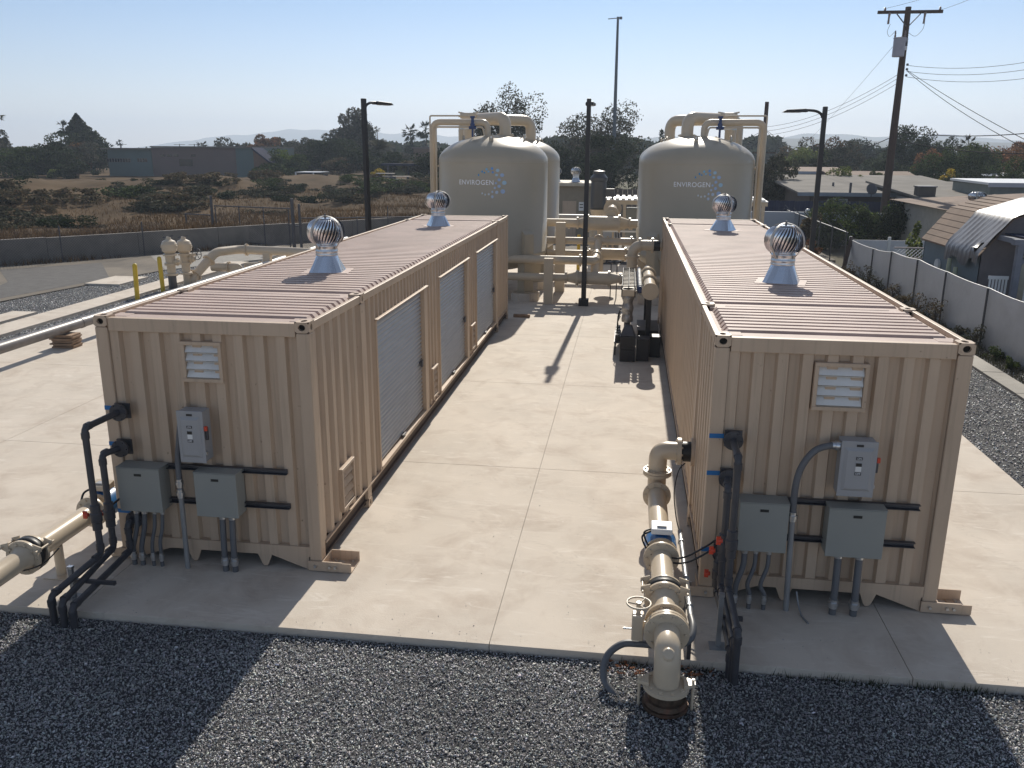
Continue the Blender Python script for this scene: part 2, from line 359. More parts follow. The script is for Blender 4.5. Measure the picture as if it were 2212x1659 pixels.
V_ = np.stack([X_.ravel(), Y_.ravel(), Z_.ravel()], 1); ii = np.arange((len(ss) - 1) * 199); rr_ = ii // 199; a_ = rr_ * 200 + ii % 199
hill = obj('hillside', np_mesh('hillside', V_, np.stack([a_, a_ + 1, a_ + 201, a_ + 200], 1), smooth=True), M_EARTH); hill['kind'] = 'structure'
# ------------------------------------------------------------------ loose crushed stone
rng = np.random.default_rng(7)
def stone_protos(n=10):
    out = []
    for k in range(n):
        bm = bmesh.new()
        for i in range(7):
            p = rng.normal(size=3); p /= np.linalg.norm(p); p *= rng.uniform(0.75, 1.0)
            bm.verts.new((p[0] * 1.0, p[1] * rng.uniform(0.5, 0.75), p[2] * 0.42))
        bmesh.ops.convex_hull(bm, input=bm.verts)
        for v in [v for v in bm.verts if not v.link_faces]: bm.verts.remove(v)
        bmesh.ops.triangulate(bm, faces=bm.faces)
        bm.verts.index_update()
        V = np.array([v.co[:] for v in bm.verts]); F = np.array([[v.index for v in f.verts] for f in bm.faces]); bm.free()
        out.append((V, F))
    return out
PROT = stone_protos()
def stones(name, regions, zt, smin, smax):
    VV = []; FF = []; TT = []; off = 0
    for (x0, x1, y0, y1, n) in regions:
        for V, F in PROT:
            m = n // len(PROT)
            pos = np.stack([rng.uniform(x0, x1, m), rng.uniform(y0, y1, m), zt + rng.uniform(-0.006, 0.02, m)], 1)
            sc = smin + (smax - smin) * rng.power(1.0, m) ** 1.6
            q = rng.normal(size=(m, 4)); q[:, 1:3] *= 0.45; q /= np.linalg.norm(q, axis=1)[:, None]
            w, x, y, z = q.T
            Rm = np.stack([1 - 2 * (y * y + z * z), 2 * (x * y - z * w), 2 * (x * z + y * w), 2 * (x * y + z * w), 1 - 2 * (x * x + z * z), 2 * (y * z - x * w), 2 * (x * z - y * w), 2 * (y * z + x * w), 1 - 2 * (x * x + y * y)], 1).reshape(m, 3, 3)
            P = np.einsum('mij,vj->mvi', Rm, V) * sc[:, None, None] + pos[:, None, :]
            VV.append(P.reshape(-1, 3)); FF.append((F[None] + (np.arange(m) * len(V))[:, None, None]).reshape(-1, 3) + off)
            tn = rng.lognormal(0, 0.30, m)[:, None] * np.array([1, 1, 1]) * (1 + rng.normal(0, 0.035, (m, 3)))
            tn = tn * (1 + 0.16 * np.sin(pos[:, 0] * 1.3 + np.sin(pos[:, 1] * 2.1) * 1.5) * np.sin(pos[:, 1] * 1.7 + pos[:, 0] * .6))[:, None]
            TT.append(np.repeat(tn, len(V), 0)); off += m * len(V)
    me = np_mesh(name, np.concatenate(VV), np.concatenate(FF), tone=np.concatenate(TT))
    o = obj(name, me, M_STONE); o['kind'] = 'stuff'; return o
stones('gravel_stones', [(-3.6, 12.4, -3.7, -1.28, 150000)], GZ, 0.009, 0.0245)
stones('gravel_chips', [(-3.6, 12.4, -3.7, -1.30, 2600)], GZ + .008, 0.024, 0.036)
stones('stray_stones', [(-3, 12, -1.25, -1.05, 160), (-3, 12, -1.25, -0.5, 90), (3.2, 6.2, -1.2, 6, 60)], 0.004, 0.005, 0.013)
stones('gravel', [(12.21, 14.38, -3.7, 30.0, 34000), (14.9, 15.6, 2.0, 28.0, 5500), (-14.4, -11.66, 9.0, 26.0, 16000), (-10.67, -9.96, 9.0, 22.0, 4500)], GZ, 0.02, 0.042)
# ------------------------------------------------------------------ shipping containers
CW, CL, CH = 2.59, 16.15, 3.05
def corr(g, u0, u1, v0, v1, place, pitch, depth, flat=0.42, slope=0.11, start_in=False):
    """trapezoid corrugation along u; place(u, v, d) -> xyz"""
    n = max(1, round((u1 - u0) / pitch)); p = (u1 - u0) / n
    prof = []
    for k in range(n):
        a = u0 + k * p
        seq = [(0, 0), (flat, 0), (flat + slope, 1), (1 - slope, 1)]
        if start_in: seq = [(0, 1), (1 - flat - 2 * slope, 1), (1 - flat - slope, 0), (1 - slope, 0)]
        prof += [(a + q * p, d * depth) for q, d in seq]
    prof.append((u1, depth if start_in else 0))
    vs = [place(u, v0, d) for u, d in prof] + [place(u, v1, d) for u, d in prof]; m = len(prof)
    g.add(vs, [(i, i + 1, i + 1 + m, i + m) for i in range(m - 1)]); return g
def holed(g, gd, o, u, v, nrm, w, h, rw, rh, cu=0.0, cv=0.0, n=16):
    """rect face centred on o spanned by u,v with an oval hole; gd gets the dark hole bottom"""
    o = Vector(o); u = Vector(u); v = Vector(v); nrm = Vector(nrm)
    rect = []; oval = []
    for i in range(n):
        a = 2 * PI * i / n + PI / n; c, s = math.cos(a), math.sin(a)
        k = 1 / max(abs(c), abs(s)); rect.append(o + u * (c * k * w / 2) + v * (s * k * h / 2))
        oval.append(o + u * (cu + c * rw) + v * (cv + s * rh))
    inn = [p - nrm * 0.035 for p in oval]
    g.add(rect + oval, [(i, (i + 1) % n, (i + 1) % n + n, i + n) for i in range(n)])
    g.add(oval + inn, [(i, (i + 1) % n, (i + 1) % n + n, i + n) for i in range(n)])
    gd.add([p for p in inn], [tuple(range(n))])
def casting(root, x, y, z, sx, front=True, top=True):
    """x,y,z = outer corner; sx=+1 casting extends to +x"""
    g = G(); gd = G(); w, d, h = 0.165, 0.178, 0.125
    xc = x + sx * w / 2; yc = y + d / 2; zc = z + h / 2
    holed(g, gd, (xc, y, zc), (1, 0, 0), (0, 0, 1), (0, -1, 0), w, h, 0.042, 0.036, 0, 0)
    holed(g, gd, (xc, yc, z + h), (1, 0, 0), (0, 1, 0), (0, 0, 1), w, d, 0.034, 0.058)
    xo = x
    holed(g, gd, (xo, yc, zc), (0, 1, 0), (0, 0, 1), (-sx, 0, 0), d, h, 0.030, 0.038)
    g.add([(x, y, z), (x + sx * w, y, z), (x + sx * w, y + d, z), (x, y + d, z)], [(0, 1, 2, 3)])
    g.add([(x + sx * w, y, z), (x + sx * w, y + d, z), (x + sx * w, y + d, z + h), (x + sx * w, y, z + h)], [(0, 1, 2, 3)])
    g.add([(x, y + d, z), (x + sx * w, y + d, z), (x + sx * w, y + d, z + h), (x, y + d, z + h)], [(0, 1, 2, 3)])
    o = obj('corner_casting', g, M_TAN, root, bevel=0.0)
    obj('locking_hole', gd, M_DARK, o)
SLATM = {}
def louver(root, cx, z0, z1, x0=None, x1=None, y0=None, y1=None, side=0, blades=4, shiny=True):
    """framed louvre; side=0 on the end wall (y=0), +1 on the right wall (x=CW)"""
    if side == 0:
        P = lambda u, z, d: (u, 0.05 - d, z); u0, u1 = x0, x1
    else:
        P = lambda u, z, d: (CW - 0.03 + d, u, z); u0, u1 = y0, y1
    g = G(); w = 0.042
    def bx(a, b, c, d, d0, d1):
        q = [P(a, c, d0), P(b, c, d0), P(b, d, d0), P(a, d, d0), P(a, c, d1), P(b, c, d1), P(b, d, d1), P(a, d, d1)]
        g.add(q, [(0, 3, 2, 1), (4, 5, 6, 7), (0, 1, 5, 4), (1, 2, 6, 5), (2, 3, 7, 6), (3, 0, 4, 7)])
    bx(u0, u1, z1 - w, z1, -0.05, 0.055); bx(u0, u1, z0, z0 + w, -0.05, 0.055)
    bx(u0, u0 + w, z0 + w, z1 - w, -0.05, 0.054); bx(u1 - w, u1, z0 + w, z1 - w, -0.05, 0.054)
    fr = obj('louvre_frame', g, M_TAN, root, bevel=0.004)
    gb = G(); gb.add([P(u0 + w, z0 + w, -0.04), P(u1 - w, z0 + w, -0.04), P(u1 - w, z1 - w, -0.04), P(u0 + w, z1 - w, -0.04)], [(0, 1, 2, 3)])
    obj('dark_backing', gb, M_DARK, fr)
    hh = (z1 - z0 - 2 * w) / blades
    for k in range(blades):
        s = G(); zb = z0 + w + k * hh
        a = [P(u0 + w + .004, zb + 0.012, 0.040), P(u1 - w - .004, zb + 0.012, 0.040), P(u1 - w - .004, zb + 0.018, 0.046), P(u0 + w + .004, zb + 0.018, 0.046)]
        b = [P(u0 + w + .004, zb + hh * 0.92, -0.006), P(u1 - w - .004, zb + hh * 0.92, -0.006), P(u1 - w - .004, zb + hh * 0.96, -0.002), P(u0 + w + .004, zb + hh * 0.96, -0.002)]
        s.hull8(a, b)
        c0 = [P(u0 + w + .004, zb - 0.002, 0.030), P(u1 - w - .004, zb - 0.002, 0.030), P(u1 - w - .004, zb + 0.011, 0.047), P(u0 + w + .004, zb + 0.011, 0.047)]
        s.add(c0, [(0, 1, 2, 3)])
        obj('slat', s, mat('sky_white_aluminium', (0.72, 0.71, 0.68), 0.45, 0.25) if shiny else M_TAN, fr)  # white sky reflection is put into the blade colour
    return fr
def container(loc, label, doors, low_left_bracket):
    root = thing('shipping_container', label, 'shipping container', loc)
    # end walls
    g = G(); corr(g, 0.16, CW - 0.16, 0.30, 2.88, lambda u, v, d: (u, 0.035 + d, v), 0.262, 0.06, flat=0.42, slope=0.085)
    obj('end_wall', g, M_TAN, root)
    g = G(); corr(g, 0.16, CW - 0.16, 0.30, 2.88, lambda u, v, d: (u, CL - 0.035 - d, v), 0.262, 0.045); obj('end_wall', g, M_TAN, root)
    # end frame: header, sill with lugs and gussets
    for a, b in ((0.012, 0.10), (CL - 0.10, CL - 0.012)): obj('header_rail', G().box(0.166, CW - 0.166, a, b, 2.88, 3.035), M_TAN, root, bevel=0.008)
    g = G().box(0.10, CW - 0.10, 0.012, 0.11, 0.17, 0.30)
    for gx, sgn in ((0.10, 1), (CW - 0.10, -1)):
        g.add([(gx + sgn * 0.07, 0.014, 0.17), (gx + sgn * 0.55, 0.014, 0.17), (gx + sgn * 0.07, 0.014, 0.0), (gx + sgn * 0.07, 0.03, 0.17), (gx + sgn * 0.55, 0.03, 0.17), (gx + sgn * 0.07, 0.03, 0.0)],
              [(0, 1, 2), (3, 5, 4), (1, 4, 5, 2), (0, 2, 5, 3)])
    for lx in (0.95, 1.86):
        pr = [(lx - 0.09, 0.17), (lx + 0.09, 0.17), (lx + 0.04, 0.04), (lx + 0.02, 0.015), (lx - 0.02, 0.015), (lx - 0.04, 0.04)]
        n = len(pr); g.add([(x, 0.02, z) for x, z in pr] + [(x, 0.035, z) for x, z in pr], [tuple(range(n)), tuple(range(n, 2 * n))[::-1]] + [(i, (i + 1) % n, (i + 1) % n + n, i + n) for i in range(n)])
    obj('sill_rail', g, M_TAN, root)
    # posts
    for x0, x1, xs_ in ((0.0, 0.16, -1), (CW - 0.16, CW, 1)):
        for y0, y1 in ((0.0, 0.15), (CL - 0.15, CL)):
            obj('corner_post', G().box(x0 + 0.004, x1 - 0.004, y0 + 0.004, y1, 0.125, CH - 0.125), M_TAN, root, bevel=0.012)
        for y0, y1 in ((1.90, 2.08), (14.08, 14.26)):
            obj('intermediate_post', G().box(x0 + 0.004 if xs_ < 0 else x1 - 0.075, x1 - 0.004 if xs_ > 0 else x0 + 0.075, y0, y1, 0.125, CH - 0.125), M_TAN, root, bevel=0.01)
    for z in (0.0, CH - 0.125 + 0.006):
        for x, sx in ((0, 1), (CW, -1)):
            for y in (0, 1.90, 14.08, CL - 0.178): casting(root, x, y, z, sx)
    # side rails
    for x0, x1 in ((0.0, 0.065), (CW - 0.065, CW)):
        g = G()
        for a, b in ((0.18, 1.898), (2.08, 14.078), (14.26, CL - 0.18)): g.box(x0 + 0.004, x1 - 0.004, a, b, 2.945, CH - 0.008)
        obj('top_side_rail', g, M_TAN, root, bevel=0.006)
        g = G().box(x0 + (0.0 if x0 < 1 else 0.02), x1 - (0.02 if x0 < 1 else 0.0), 0.18, CL - 0.18, 0.288, 0.312); obj('bottom_side_rail', g, M_TAN, root)
        xi = 0.05 if x0 < 1 else CW - 0.09
        obj('underframe_web', G().box(xi, xi + 0.04, 0.18, CL - 0.18, 0.13, 0.286), M_RAILD, root)
        xi = 0.02 if x0 < 1 else CW - 0.09
        obj('underframe_flange', G().box(xi, xi + 0.07, 0.18, CL - 0.18, 0.115, 0.129), M_RAILD, root)
    obj('floor_frame', G().box(0.12, CW - 0.12, 0.12, CL - 0.12, 0.14, 0.285), M_DARK, root)
    # side walls
    def wall(side, y0, y1, z0=0.31, z1=2.95, pitch=0.275, first=True):
        g = G(); s = 1 if side > 0 else -1
        xo = (CW - 0.022) if side > 0 else 0.022
        corr(g, y0, y1, z0, z1, lambda u, v, d: (xo - s * d, u, v), pitch, 0.054, flat=0.34, slope=0.12); return obj('side_wall_panel', g, M_TAN, root)
    for s in (-1, 1):
        wall(s, 0.15, 1.90); wall(s, 14.26, CL - 0.15)
        if not (doors and s > 0): wall(s, 2.08, 14.08)
    if doors:
        D = [(2.62, 5.47), (6.79, 9.55), (10.83, 13.72)]
        for (a, b) in ((2.08, 2.56), (5.73, 6.73), (9.81, 10.77), (13.98, 14.08)): wall(1, a, b, pitch=0.24)
        for di, (a, b) in enumerate(D):
            wall(1, a - 0.06, b + 0.26, 2.60, 2.95, pitch=0.2)
            dr = obj('roller_door', G().box(CW - 0.12, CW - 0.10, a, b, 0.36, 2.56), M_DARK, root)
            g = G().box(CW - 0.10, CW + 0.003, a - 0.06, a - 0.002, 0.312, 2.60); g.box(CW - 0.10, CW + 0.003, b + 0.03, b + 0.26, 0.312, 2.60)
            g.box(CW - 0.09, CW + 0.03, a - 0.06, b + 0.26, 2.575, 2.598)
            obj('door_frame', g, M_TAN, dr, bevel=0.006)
            obj('threshold', G().box(CW - 0.10, CW + 0.01, a, b + 0.03, 0.313, 0.36), M_TAN, dr)
            # curtain slats, all sharing one mesh
            ln = b - a + 0.02; key = round(ln, 3)
            if key not in SLATM:
                sg = G(); nseg = 5; hh = 0.0735
                pf = [(-0.5 + i / nseg, 0.032 * math.sin(PI * i / nseg)) for i in range(nseg + 1)]
                vs = [(0.0 + d, 0, t * hh) for t, d in pf] + [(0.0 + d, ln, t * hh) for t, d in pf]; m = nseg + 1
                sg.add(vs, [(i, i + m, i + 1 + m, i + 1) for i in range(m - 1)], True)
                me = bpy.data.meshes.new('door_slat'); me.from_pydata(sg.v, [], sg.f); me.polygons.foreach_set('use_smooth', sg.sm); me.materials.append(M_SHUT); SLATM[key] = me
            for k in range(30):
                obj('slat', SLATM[key], None, dr, loc=(CW - 0.092, a, 0.40 + 0.0735 * k))
            g = G(); ym = b - 0.10; g.box(CW - 0.066, CW - 0.045, ym - 0.09, ym + 0.12, 1.27, 1.30); g.box(CW - 0.05, CW - 0.02, ym - 0.02, ym + 0.05, 1.20, 1.32)
            g.box(CW - 0.06, CW - 0.01, (a + b) / 2 - .12, (a + b) / 2 + .06, .385, .41)
            obj('latch', g, M_STRUT, dr)
        for (a, b) in ((0.80, 1.30), (6.0, 6.44), (10.04, 10.52)): louver(root, 0, 0.42, 1.0, y0=a, y1=b, side=1, blades=4, shiny=False)
    # roof
    def roof(y0, y1, n):
        prof = [(y0, 0.0)]
        p = (y1 - y0) / n
        for k in range(n):
            a = y0 + k * p; prof += [(a + 0.22 * p, 0.0), (a + 0.30 * p, 1.0), (a + 0.86 * p, 1.0), (a + 0.94 * p, 0.0)]
        prof.append((y1, 0.0))
        xsn = [0.067, 0.125, 0.175, CW - 0.175, CW - 0.125, CW - 0.067]; hs = [0, 0, 1, 1, 0, 0]; m = len(prof); vs = []
        for x, hk in zip(xsn, hs): vs += [(x, y, 2.986 + 0.058 * h * hk) for y, h in prof]
        g = G().add(vs, [(c * m + i, (c + 1) * m + i, (c + 1) * m + i + 1, c * m + i + 1) for c in range(5) for i in range(m - 1)])
        obj('roof_panel', g, M_TANR, root)
    roof(0.34, 1.84, 8); roof(2.14, 14.02, 58); roof(14.32, 15.82, 8)
    for a, b in ((0.104, 0.338), (1.842, 2.138), (14.022, 14.318), (15.822, CL - 0.104)):
        obj('roof_cross_plate', G().box(0.168 if a < 1 or a > 15 else 0.10, CW - (0.168 if a < 1 or a > 15 else 0.10), a, b, 2.95, 3.022), M_TANR, root, bevel=0.003)
    g = G(); g.box(0.3, CW - 0.3, 1.975, 1.985, 3.02, 3.027); g.box(0.10, 0.30, 0.19, 0.40, 3.02, 3.026); g.box(CW - .30, CW - .10, 0.19, 0.40, 3.02, 3.026)
    obj('doubler_plate', g, M_TANR, root, bevel=0.003)
    # anchor brackets
    def bracket(x, s, y=0.0, full=True):
        g = G()
        L = 0.36 if full else 0.14
        def bx(a, b, *r): a, b = x + s * a, x + s * b; g.box(min(a, b), max(a, b), *r)
        bx(-0.17, L - 0.11, y - 0.022, y - 0.003, 0.012, 0.135); bx(L - 0.11, L, y - 0.019, y - 0.006, 0.012, 0.125)
        if full: bx(0.0, L, y + 0.31, y + 0.325, 0.004, 0.135)
        bx(0.0, 0.012, y, y + 0.31, 0.012, 0.135)
        bx(0.012, L, y - 0.002, y + 0.14, 0.004, 0.016); bx(L * 0.55, L, y + 0.14, y + 0.31, 0.004, 0.016); bx(0.012, L * 0.3, y + 0.14, y + 0.31, 0.004, 0.016)
        b = obj('anchor_bracket', g, M_TAN, root)
        for bxp, by, bz, ax in ((-0.08, y - 0.03, 0.075, (0, -1, 0)), (0.10, y - 0.03, 0.075, (0, -1, 0)), (0.17, y - 0.03, 0.075, (0, -1, 0)), (0.07, y + 0.26, 0.016, (0, 0, 1)), (0.29, y + 0.26, 0.016, (0, 0, 1)), (0.06, y + 0.08, 0.016, (0, 0, 1))):
            if not full and bxp > 0.2: continue
            q = Vector((x + s * bxp, by, bz)); obj('bolt', G().cyl(q - Vector(ax) * 0.012, q + Vector(ax) * 0.022, 0.017, n=6), M_GALV, b)
    bracket(CW, 1); bracket(0.0, -1, full=not low_left_bracket)
    return root
LX, RX, RY = 0.0, 7.04, 0.045
lc = container((LX, 0, 0), 'long beige container on the left with three silver roller doors', True, True)
rc = container((RX, RY, 0), 'long beige container on the right with an unbroken corrugated side wall', False, True)
louver(lc, 0, 2.31, 2.79, x0=1.04, x1=1.53, blades=4)
louver(rc, 0, 2.28, 2.80, x0=1.04, x1=1.59, blades=4)
# ------------------------------------------------------------------ roof ventilators
def ventilator(loc, label, rz=0.0, first=None):
    if first: return dup(first, label, loc, rz, 'spinning turbine ventilators on the container roofs')
    root = thing('turbine_ventilator', label, 'roof ventilator', loc, rz, 'spinning turbine ventilators on the container roofs')
    obj('roof_flashing', G().box(-0.36, 0.36, -0.30, 0.30, 0.0, 0.012), M_TANR, root, bevel=0.004)
    g = G(); a, b = 0.255, 0.165; n = 24; h0, h1 = 0.012, 0.27     # square-to-round base
    sq = []; ci = []
    for i in range(n):
        an = 2 * PI * i / n + PI / n; c, s = math.cos(an), math.sin(an); k = 1 / max(abs(c), abs(s))
        sq.append((c * k * a, s * k * a, h0)); ci.append((c * (b * (0.5 + 0.5 * k) if 0 else b) , s * b, h1))
    g.add(sq + ci, [(i, (i + 1) % n, (i + 1) % n + n, i + n) for i in range(n)], False)
    obj('flared_base', g, mat('bright_sheet_steel', (0.62, 0.66, 0.72), 0.22, 1.0, var=0.05), root)
    g = G().lathe([(0.172, 0.262), (0.178, 0.275), (0.172, 0.288), (0.172, 0.318), (0.18, 0.328), (0.172, 0.338), (0.172, 0.40), (0.182, 0.41), (0.172, 0.42), (0.165, 0.45)], n=32, hard=False)
    obj('neck_collar', g, M_GALV, root)
    # globe of curved vanes
    nv = 34; vg = []
    for k in range(nv):
        g = G(); vs = []; m = 9
        for i in range(m):
            t = i / (m - 1); ph = -0.95 + t * 2.15
            r = 0.295 * math.cos(ph * 0.86) ** 0.75; z = 0.625 + 0.20 * math.sin(ph * 1.05)
            tw = 2 * PI * k / nv + 0.55 * t
            for da, dr in ((0.0, 0.0), (0.08, -0.006), (0.15, -0.03)):
                rr = max(0.05, r + dr); vs.append((rr * math.cos(tw + da), rr * math.sin(tw + da), z))
        g.add(vs, [(i * 3 + q, i * 3 + q + 1, (i + 1) * 3 + q + 1, (i + 1) * 3 + q) for i in range(m - 1) for q in range(2)], True)
        vg.append(obj('vane', g, M_SHINY, root))
    g = G().lathe([(0.0001, 0.835), (0.11, 0.835), (0.125, 0.82), (0.10, 0.815)], n=24)
    g.lathe([(0.16, 0.445), (0.20, 0.455), (0.19, 0.475)], n=28)
    obj('top_cap', g, M_SHINY, root)
    obj('dark_core', G().lathe([(0.0001, 0.46), (0.14, 0.46), (0.19, 0.6), (0.13, 0.8), (0.0001, 0.81)], n=16), M_STRUT, root)
    for q in range(2):          # outer brace straps meeting over the top
        g = G(); pts = []
        for i in range(19):
            an = PI * i / 18; r = 0.335
            x = math.cos(an) * r * (1 if math.sin(an) > 0.2 else 1.0); z = 0.56 + 0.315 * math.sin(an) ** 0.8
            pts.append((x, 0, z))
        pts = [(0.172, 0, 0.36)] + pts + [(-0.172, 0, 0.36)]
        w = 0.018; vs = []
        for p in pts: vs += [(p[0], -w, p[2]), (p[0], w, p[2]), (p[0] * 0.985, w, p[2] - 0.006), (p[0] * 0.985, -w, p[2] - 0.006)]
        g.add(vs, [(i * 4 + a, i * 4 + (a + 1) % 4, (i + 1) * 4 + (a + 1) % 4, (i + 1) * 4 + a) for i in range(len(pts) - 1) for a in range(4)])
        o = obj('brace_strap', g, mat('dull_cream_strap', (.5, .47, .42), .5), root, rot=(0, 0, R_(60) + q * PI / 2))
    obj('hub_bolt', G().cyl((0, 0, 0.83), (0, 0, 0.90), 0.014, n=8), M_STRUT, root)
    return root
v1 = ventilator((1.37, 4.10, 3.038), 'bright turbine ventilator on the left container roof, the nearer of its two', R_(8))
ventilator((1.31, 12.5, 3.038), 'turbine ventilator on the far end of the left container roof', R_(30), v1)
ventilator((8.37, 4.15, 3.038), 'turbine ventilator on the right container roof, nearest to the camera on it', R_(-14), v1)
ventilator((8.36, 12.6, 3.038), 'turbine ventilator on the far end of the right container roof', R_(-35), v1)
# ------------------------------------------------------------------ things built in world coordinates
def ow(name, g, m, root, bevel=0.0, top=None):
    L = (top or root).location
    g.v = [(p[0] - L.x, p[1] - L.y, p[2] - L.z) for p in g.v]
    return obj(name, g, m, root, bevel=bevel)
OW = ow
def owp(name, g, m, part, top, bevel=0.0):      # sub-part: same frame as its part
    return ow(name, g, m, part, bevel, top=top)
def lettering(root, txt, size, loc, rot, m, name='lettering', offset=0.0, ext=0.001, sp=1.0):
    cu = bpy.data.curves.new('t', 'FONT'); cu.body = txt; cu.size = size; cu.align_x = 'CENTER'; cu.align_y = 'CENTER'; cu.extrude = ext; cu.offset = offset; cu.space_character = sp
    o = bpy.data.objects.new('t', cu); C.objects.link(o)
    me = bpy.data.meshes.new_from_object(o.evaluated_get(bpy.context.evaluated_depsgraph_get()))
    bpy.data.objects.remove(o)
    me.materials.clear()
    return obj(name, me, m, root, loc=loc, rot=rot)
# ---- electrical enclosures on the two end walls
def enclosure(x0, x1, z0, z1, yw, label, y=0.0, d=0.19):
    r = thing('junction_box', label, 'electrical box', ((x0 + x1) / 2, yw, z0), group='grey junction boxes on the container ends')
    ow('case', G().box(x0 + .008, x1 - .008, yw - d, yw + 0.03, z0, z1), M_GREY, r, bevel=0.006)
    ow('lid', G().box(x0, x1, yw - d - 0.022, yw - d - 0.002, z0 - 0.008, z1 - 0.004), M_GREY, r, bevel=0.006)
    ow('drip_shield', G().box(x0 - 0.003, x1 + 0.003, yw - d - 0.026, yw + 0.02, z1 + 0.001, z1 + 0.009), M_GREY, r)
    xc = (x0 + x1) / 2; lb = ow('name_plate', G().box(xc - 0.045, xc + 0.045, yw - d - 0.027, yw - d - 0.023, z1 - 0.095, z1 - 0.065), M_TEXTD, r)
    return r
enclosure(0.19, 0.73, 0.74, 1.28, 0.0, 'grey junction box on the left container, nearer its dark standing pipes')
enclosure(1.16, 1.68, 0.73, 1.27, 0.0, 'grey junction box on the left container, above two straight conduits')
enclosure(7.40, 7.92, 0.71, 1.27, 0.045, 'grey-green junction box on the right container, beside the tall dark pipe')
enclosure(8.33, 8.92, 0.71, 1.26, 0.045, 'grey-green junction box on the right container, above two straight conduits')
def disconnect(x0, x1, z0, z1, yw, label):
    r = thing('disconnect_switch', label, 'electrical switch', ((x0 + x1) / 2, yw, z0), group='disconnect switches on the container ends')
    d = 0.15; xc = (x0 + x1) / 2; yf = yw - d
    ow('case', G().box(x0 + .01, x1 - .01, yf, yw + 0.03, z0 + .01, z1 - .01), M_GREY2, r, bevel=0.008)
    g = G().box(x0, x1, yf - 0.02, yf - 0.002, z0, z1)
    dr = ow('door', g, M_GREY2, r, bevel=0.006)
    g = G(); a = 0.035; b = 0.065
    o_ = [(x0 + a, yf - .021, z0 + a * 2), (x1 - a, yf - .021, z0 + a * 2), (x1 - a, yf - .021, z1 - a * 2), (x0 + a, yf - .021, z1 - a * 2)]
    i_ = [(x0 + b, yf - .042, z0 + a * 2 + .03), (x1 - b, yf - .042, z0 + a * 2 + .03), (x1 - b, yf - .042, z1 - a * 2 - .03), (x0 + b, yf - .042, z1 - a * 2 - .03)]
    g.hull8(o_, i_); owp('raised_panel', g, M_GREY2, dr, r)
    owp('name_plate', G().box(xc - .035, xc + .035, yf - .026, yf - .0205, z1 - .058, z1 - .034), M_TEXTD, dr, r)
    zc = (z0 + z1) / 2 + 0.06; L = r.location
    owp('warning_label', G().box(xc - .03, xc + .03, yf - .047, yf - .0425, zc - .075, zc + .02), M_WHITE, dr, r)
    owp('warning_band', G().box(xc - .03, xc + .03, yf - .049, yf - .0472, zc - .018, zc + .02), M_TEXTD, dr, r)
    owp('on_plate', G().box(xc - .032, xc + .032, yf - .047, yf - .0425, zc + .055, zc + .085), M_TEXTD, dr, r)
    owp('off_plate', G().box(xc - .032, xc + .032, yf - .047, yf - .0425, zc - .115, zc - .085), M_TEXTD, dr, r)
    lettering(dr, 'ON', 0.03, (xc - L.x, yf - .0485 - L.y, zc + .07 - L.z), (PI / 2, 0, 0), M_TEXTW)
    lettering(dr, 'OFF', 0.03, (xc - L.x, yf - .0485 - L.y, zc - .10 - L.z), (PI / 2, 0, 0), M_TEXTW)
    g = G().box(x1 + .001, x1 + .03, yf + .01, yf + .04, zc - .1, zc + .06)
    h = ow('handle', g, M_STRUT, r, bevel=0.004)
    owp('red_grip', G().box(x1 + .004, x1 + .036, yf - .02, yf + .012, zc + .02, zc + .075), M_RED, h, r, bevel=0.004)
    ow('lower_latch', G().box(x1 + .001, x1 + .012, yf - .01, yf + .02, z0 + .10, z0 + .135), M_GALV, r)
    return r
disconnect(1.0, 1.32, 1.38, 2.01, 0.0, 'pale grey disconnect switch under the louvre of the left container')
disconnect(8.39, 8.76, 1.39, 2.01, 0.045, 'pale grey disconnect switch under the louvre of the right container')
def strut(x0, x1, z, yw, label):
    r = thing('strut_channel', label, 'strut channel', (x0, yw, z), group='strut channels behind the junction boxes')
    g = G(); g.box(x0, x1, yw - 0.03, yw + 0.026, z + 0.024, z + 0.03); g.box(x0, x1, yw - 0.03, yw + 0.026, z - 0.03, z - 0.024); g.box(x0, x1, yw + 0.022, yw + 0.028, z - 0.024, z + 0.024)
    ow('channel', g, M_STRUT, r)
strut(0.60, 2.22, 1.255, 0.0, 'upper dark strut channel across the left container end')
strut(0.60, 2.23, 0.82, 0.0, 'lower dark strut channel across the left container end')
strut(7.75, 9.31, 1.24, 0.045, 'upper dark strut channel across the right container end')
strut(7.75, 9.31, 0.80, 0.045, 'lower dark strut channel across the right container end')
def conduit(pts, label, r=0.028, fit=(), m=None, rigid_to=None, cat='conduit', group=None):
    base = pts[-1]; t = thing('conduit', label, cat, base, group=group)
    P = smooth_path(pts, 7) if rigid_to is None else smooth_path(pts[:rigid_to], 7)
    ow('flexible_conduit', G().tube(P, r, 12), m or M_COND, t)
    if rigid_to is not None:
        a, b = Vector(pts[rigid_to - 1]), Vector(pts[-1])
        ow('rigid_conduit', G().tube([a, b], r * 0.9, 12), M_CONDL, t)
    for c, d in fit:
        c = Vector(c); d = Vector(d).normalized()
        ow('fitting', G().lathe([(0.0001, -.05), (r * 1.25, -.05), (r * 1.25, -.02), (r * 1.5, -.018), (r * 1.5, .02), (r * 1.2, .022), (r * 1.2, .055), (0.0001, .055)], c, d, 10), M_GALV, t)
    return t
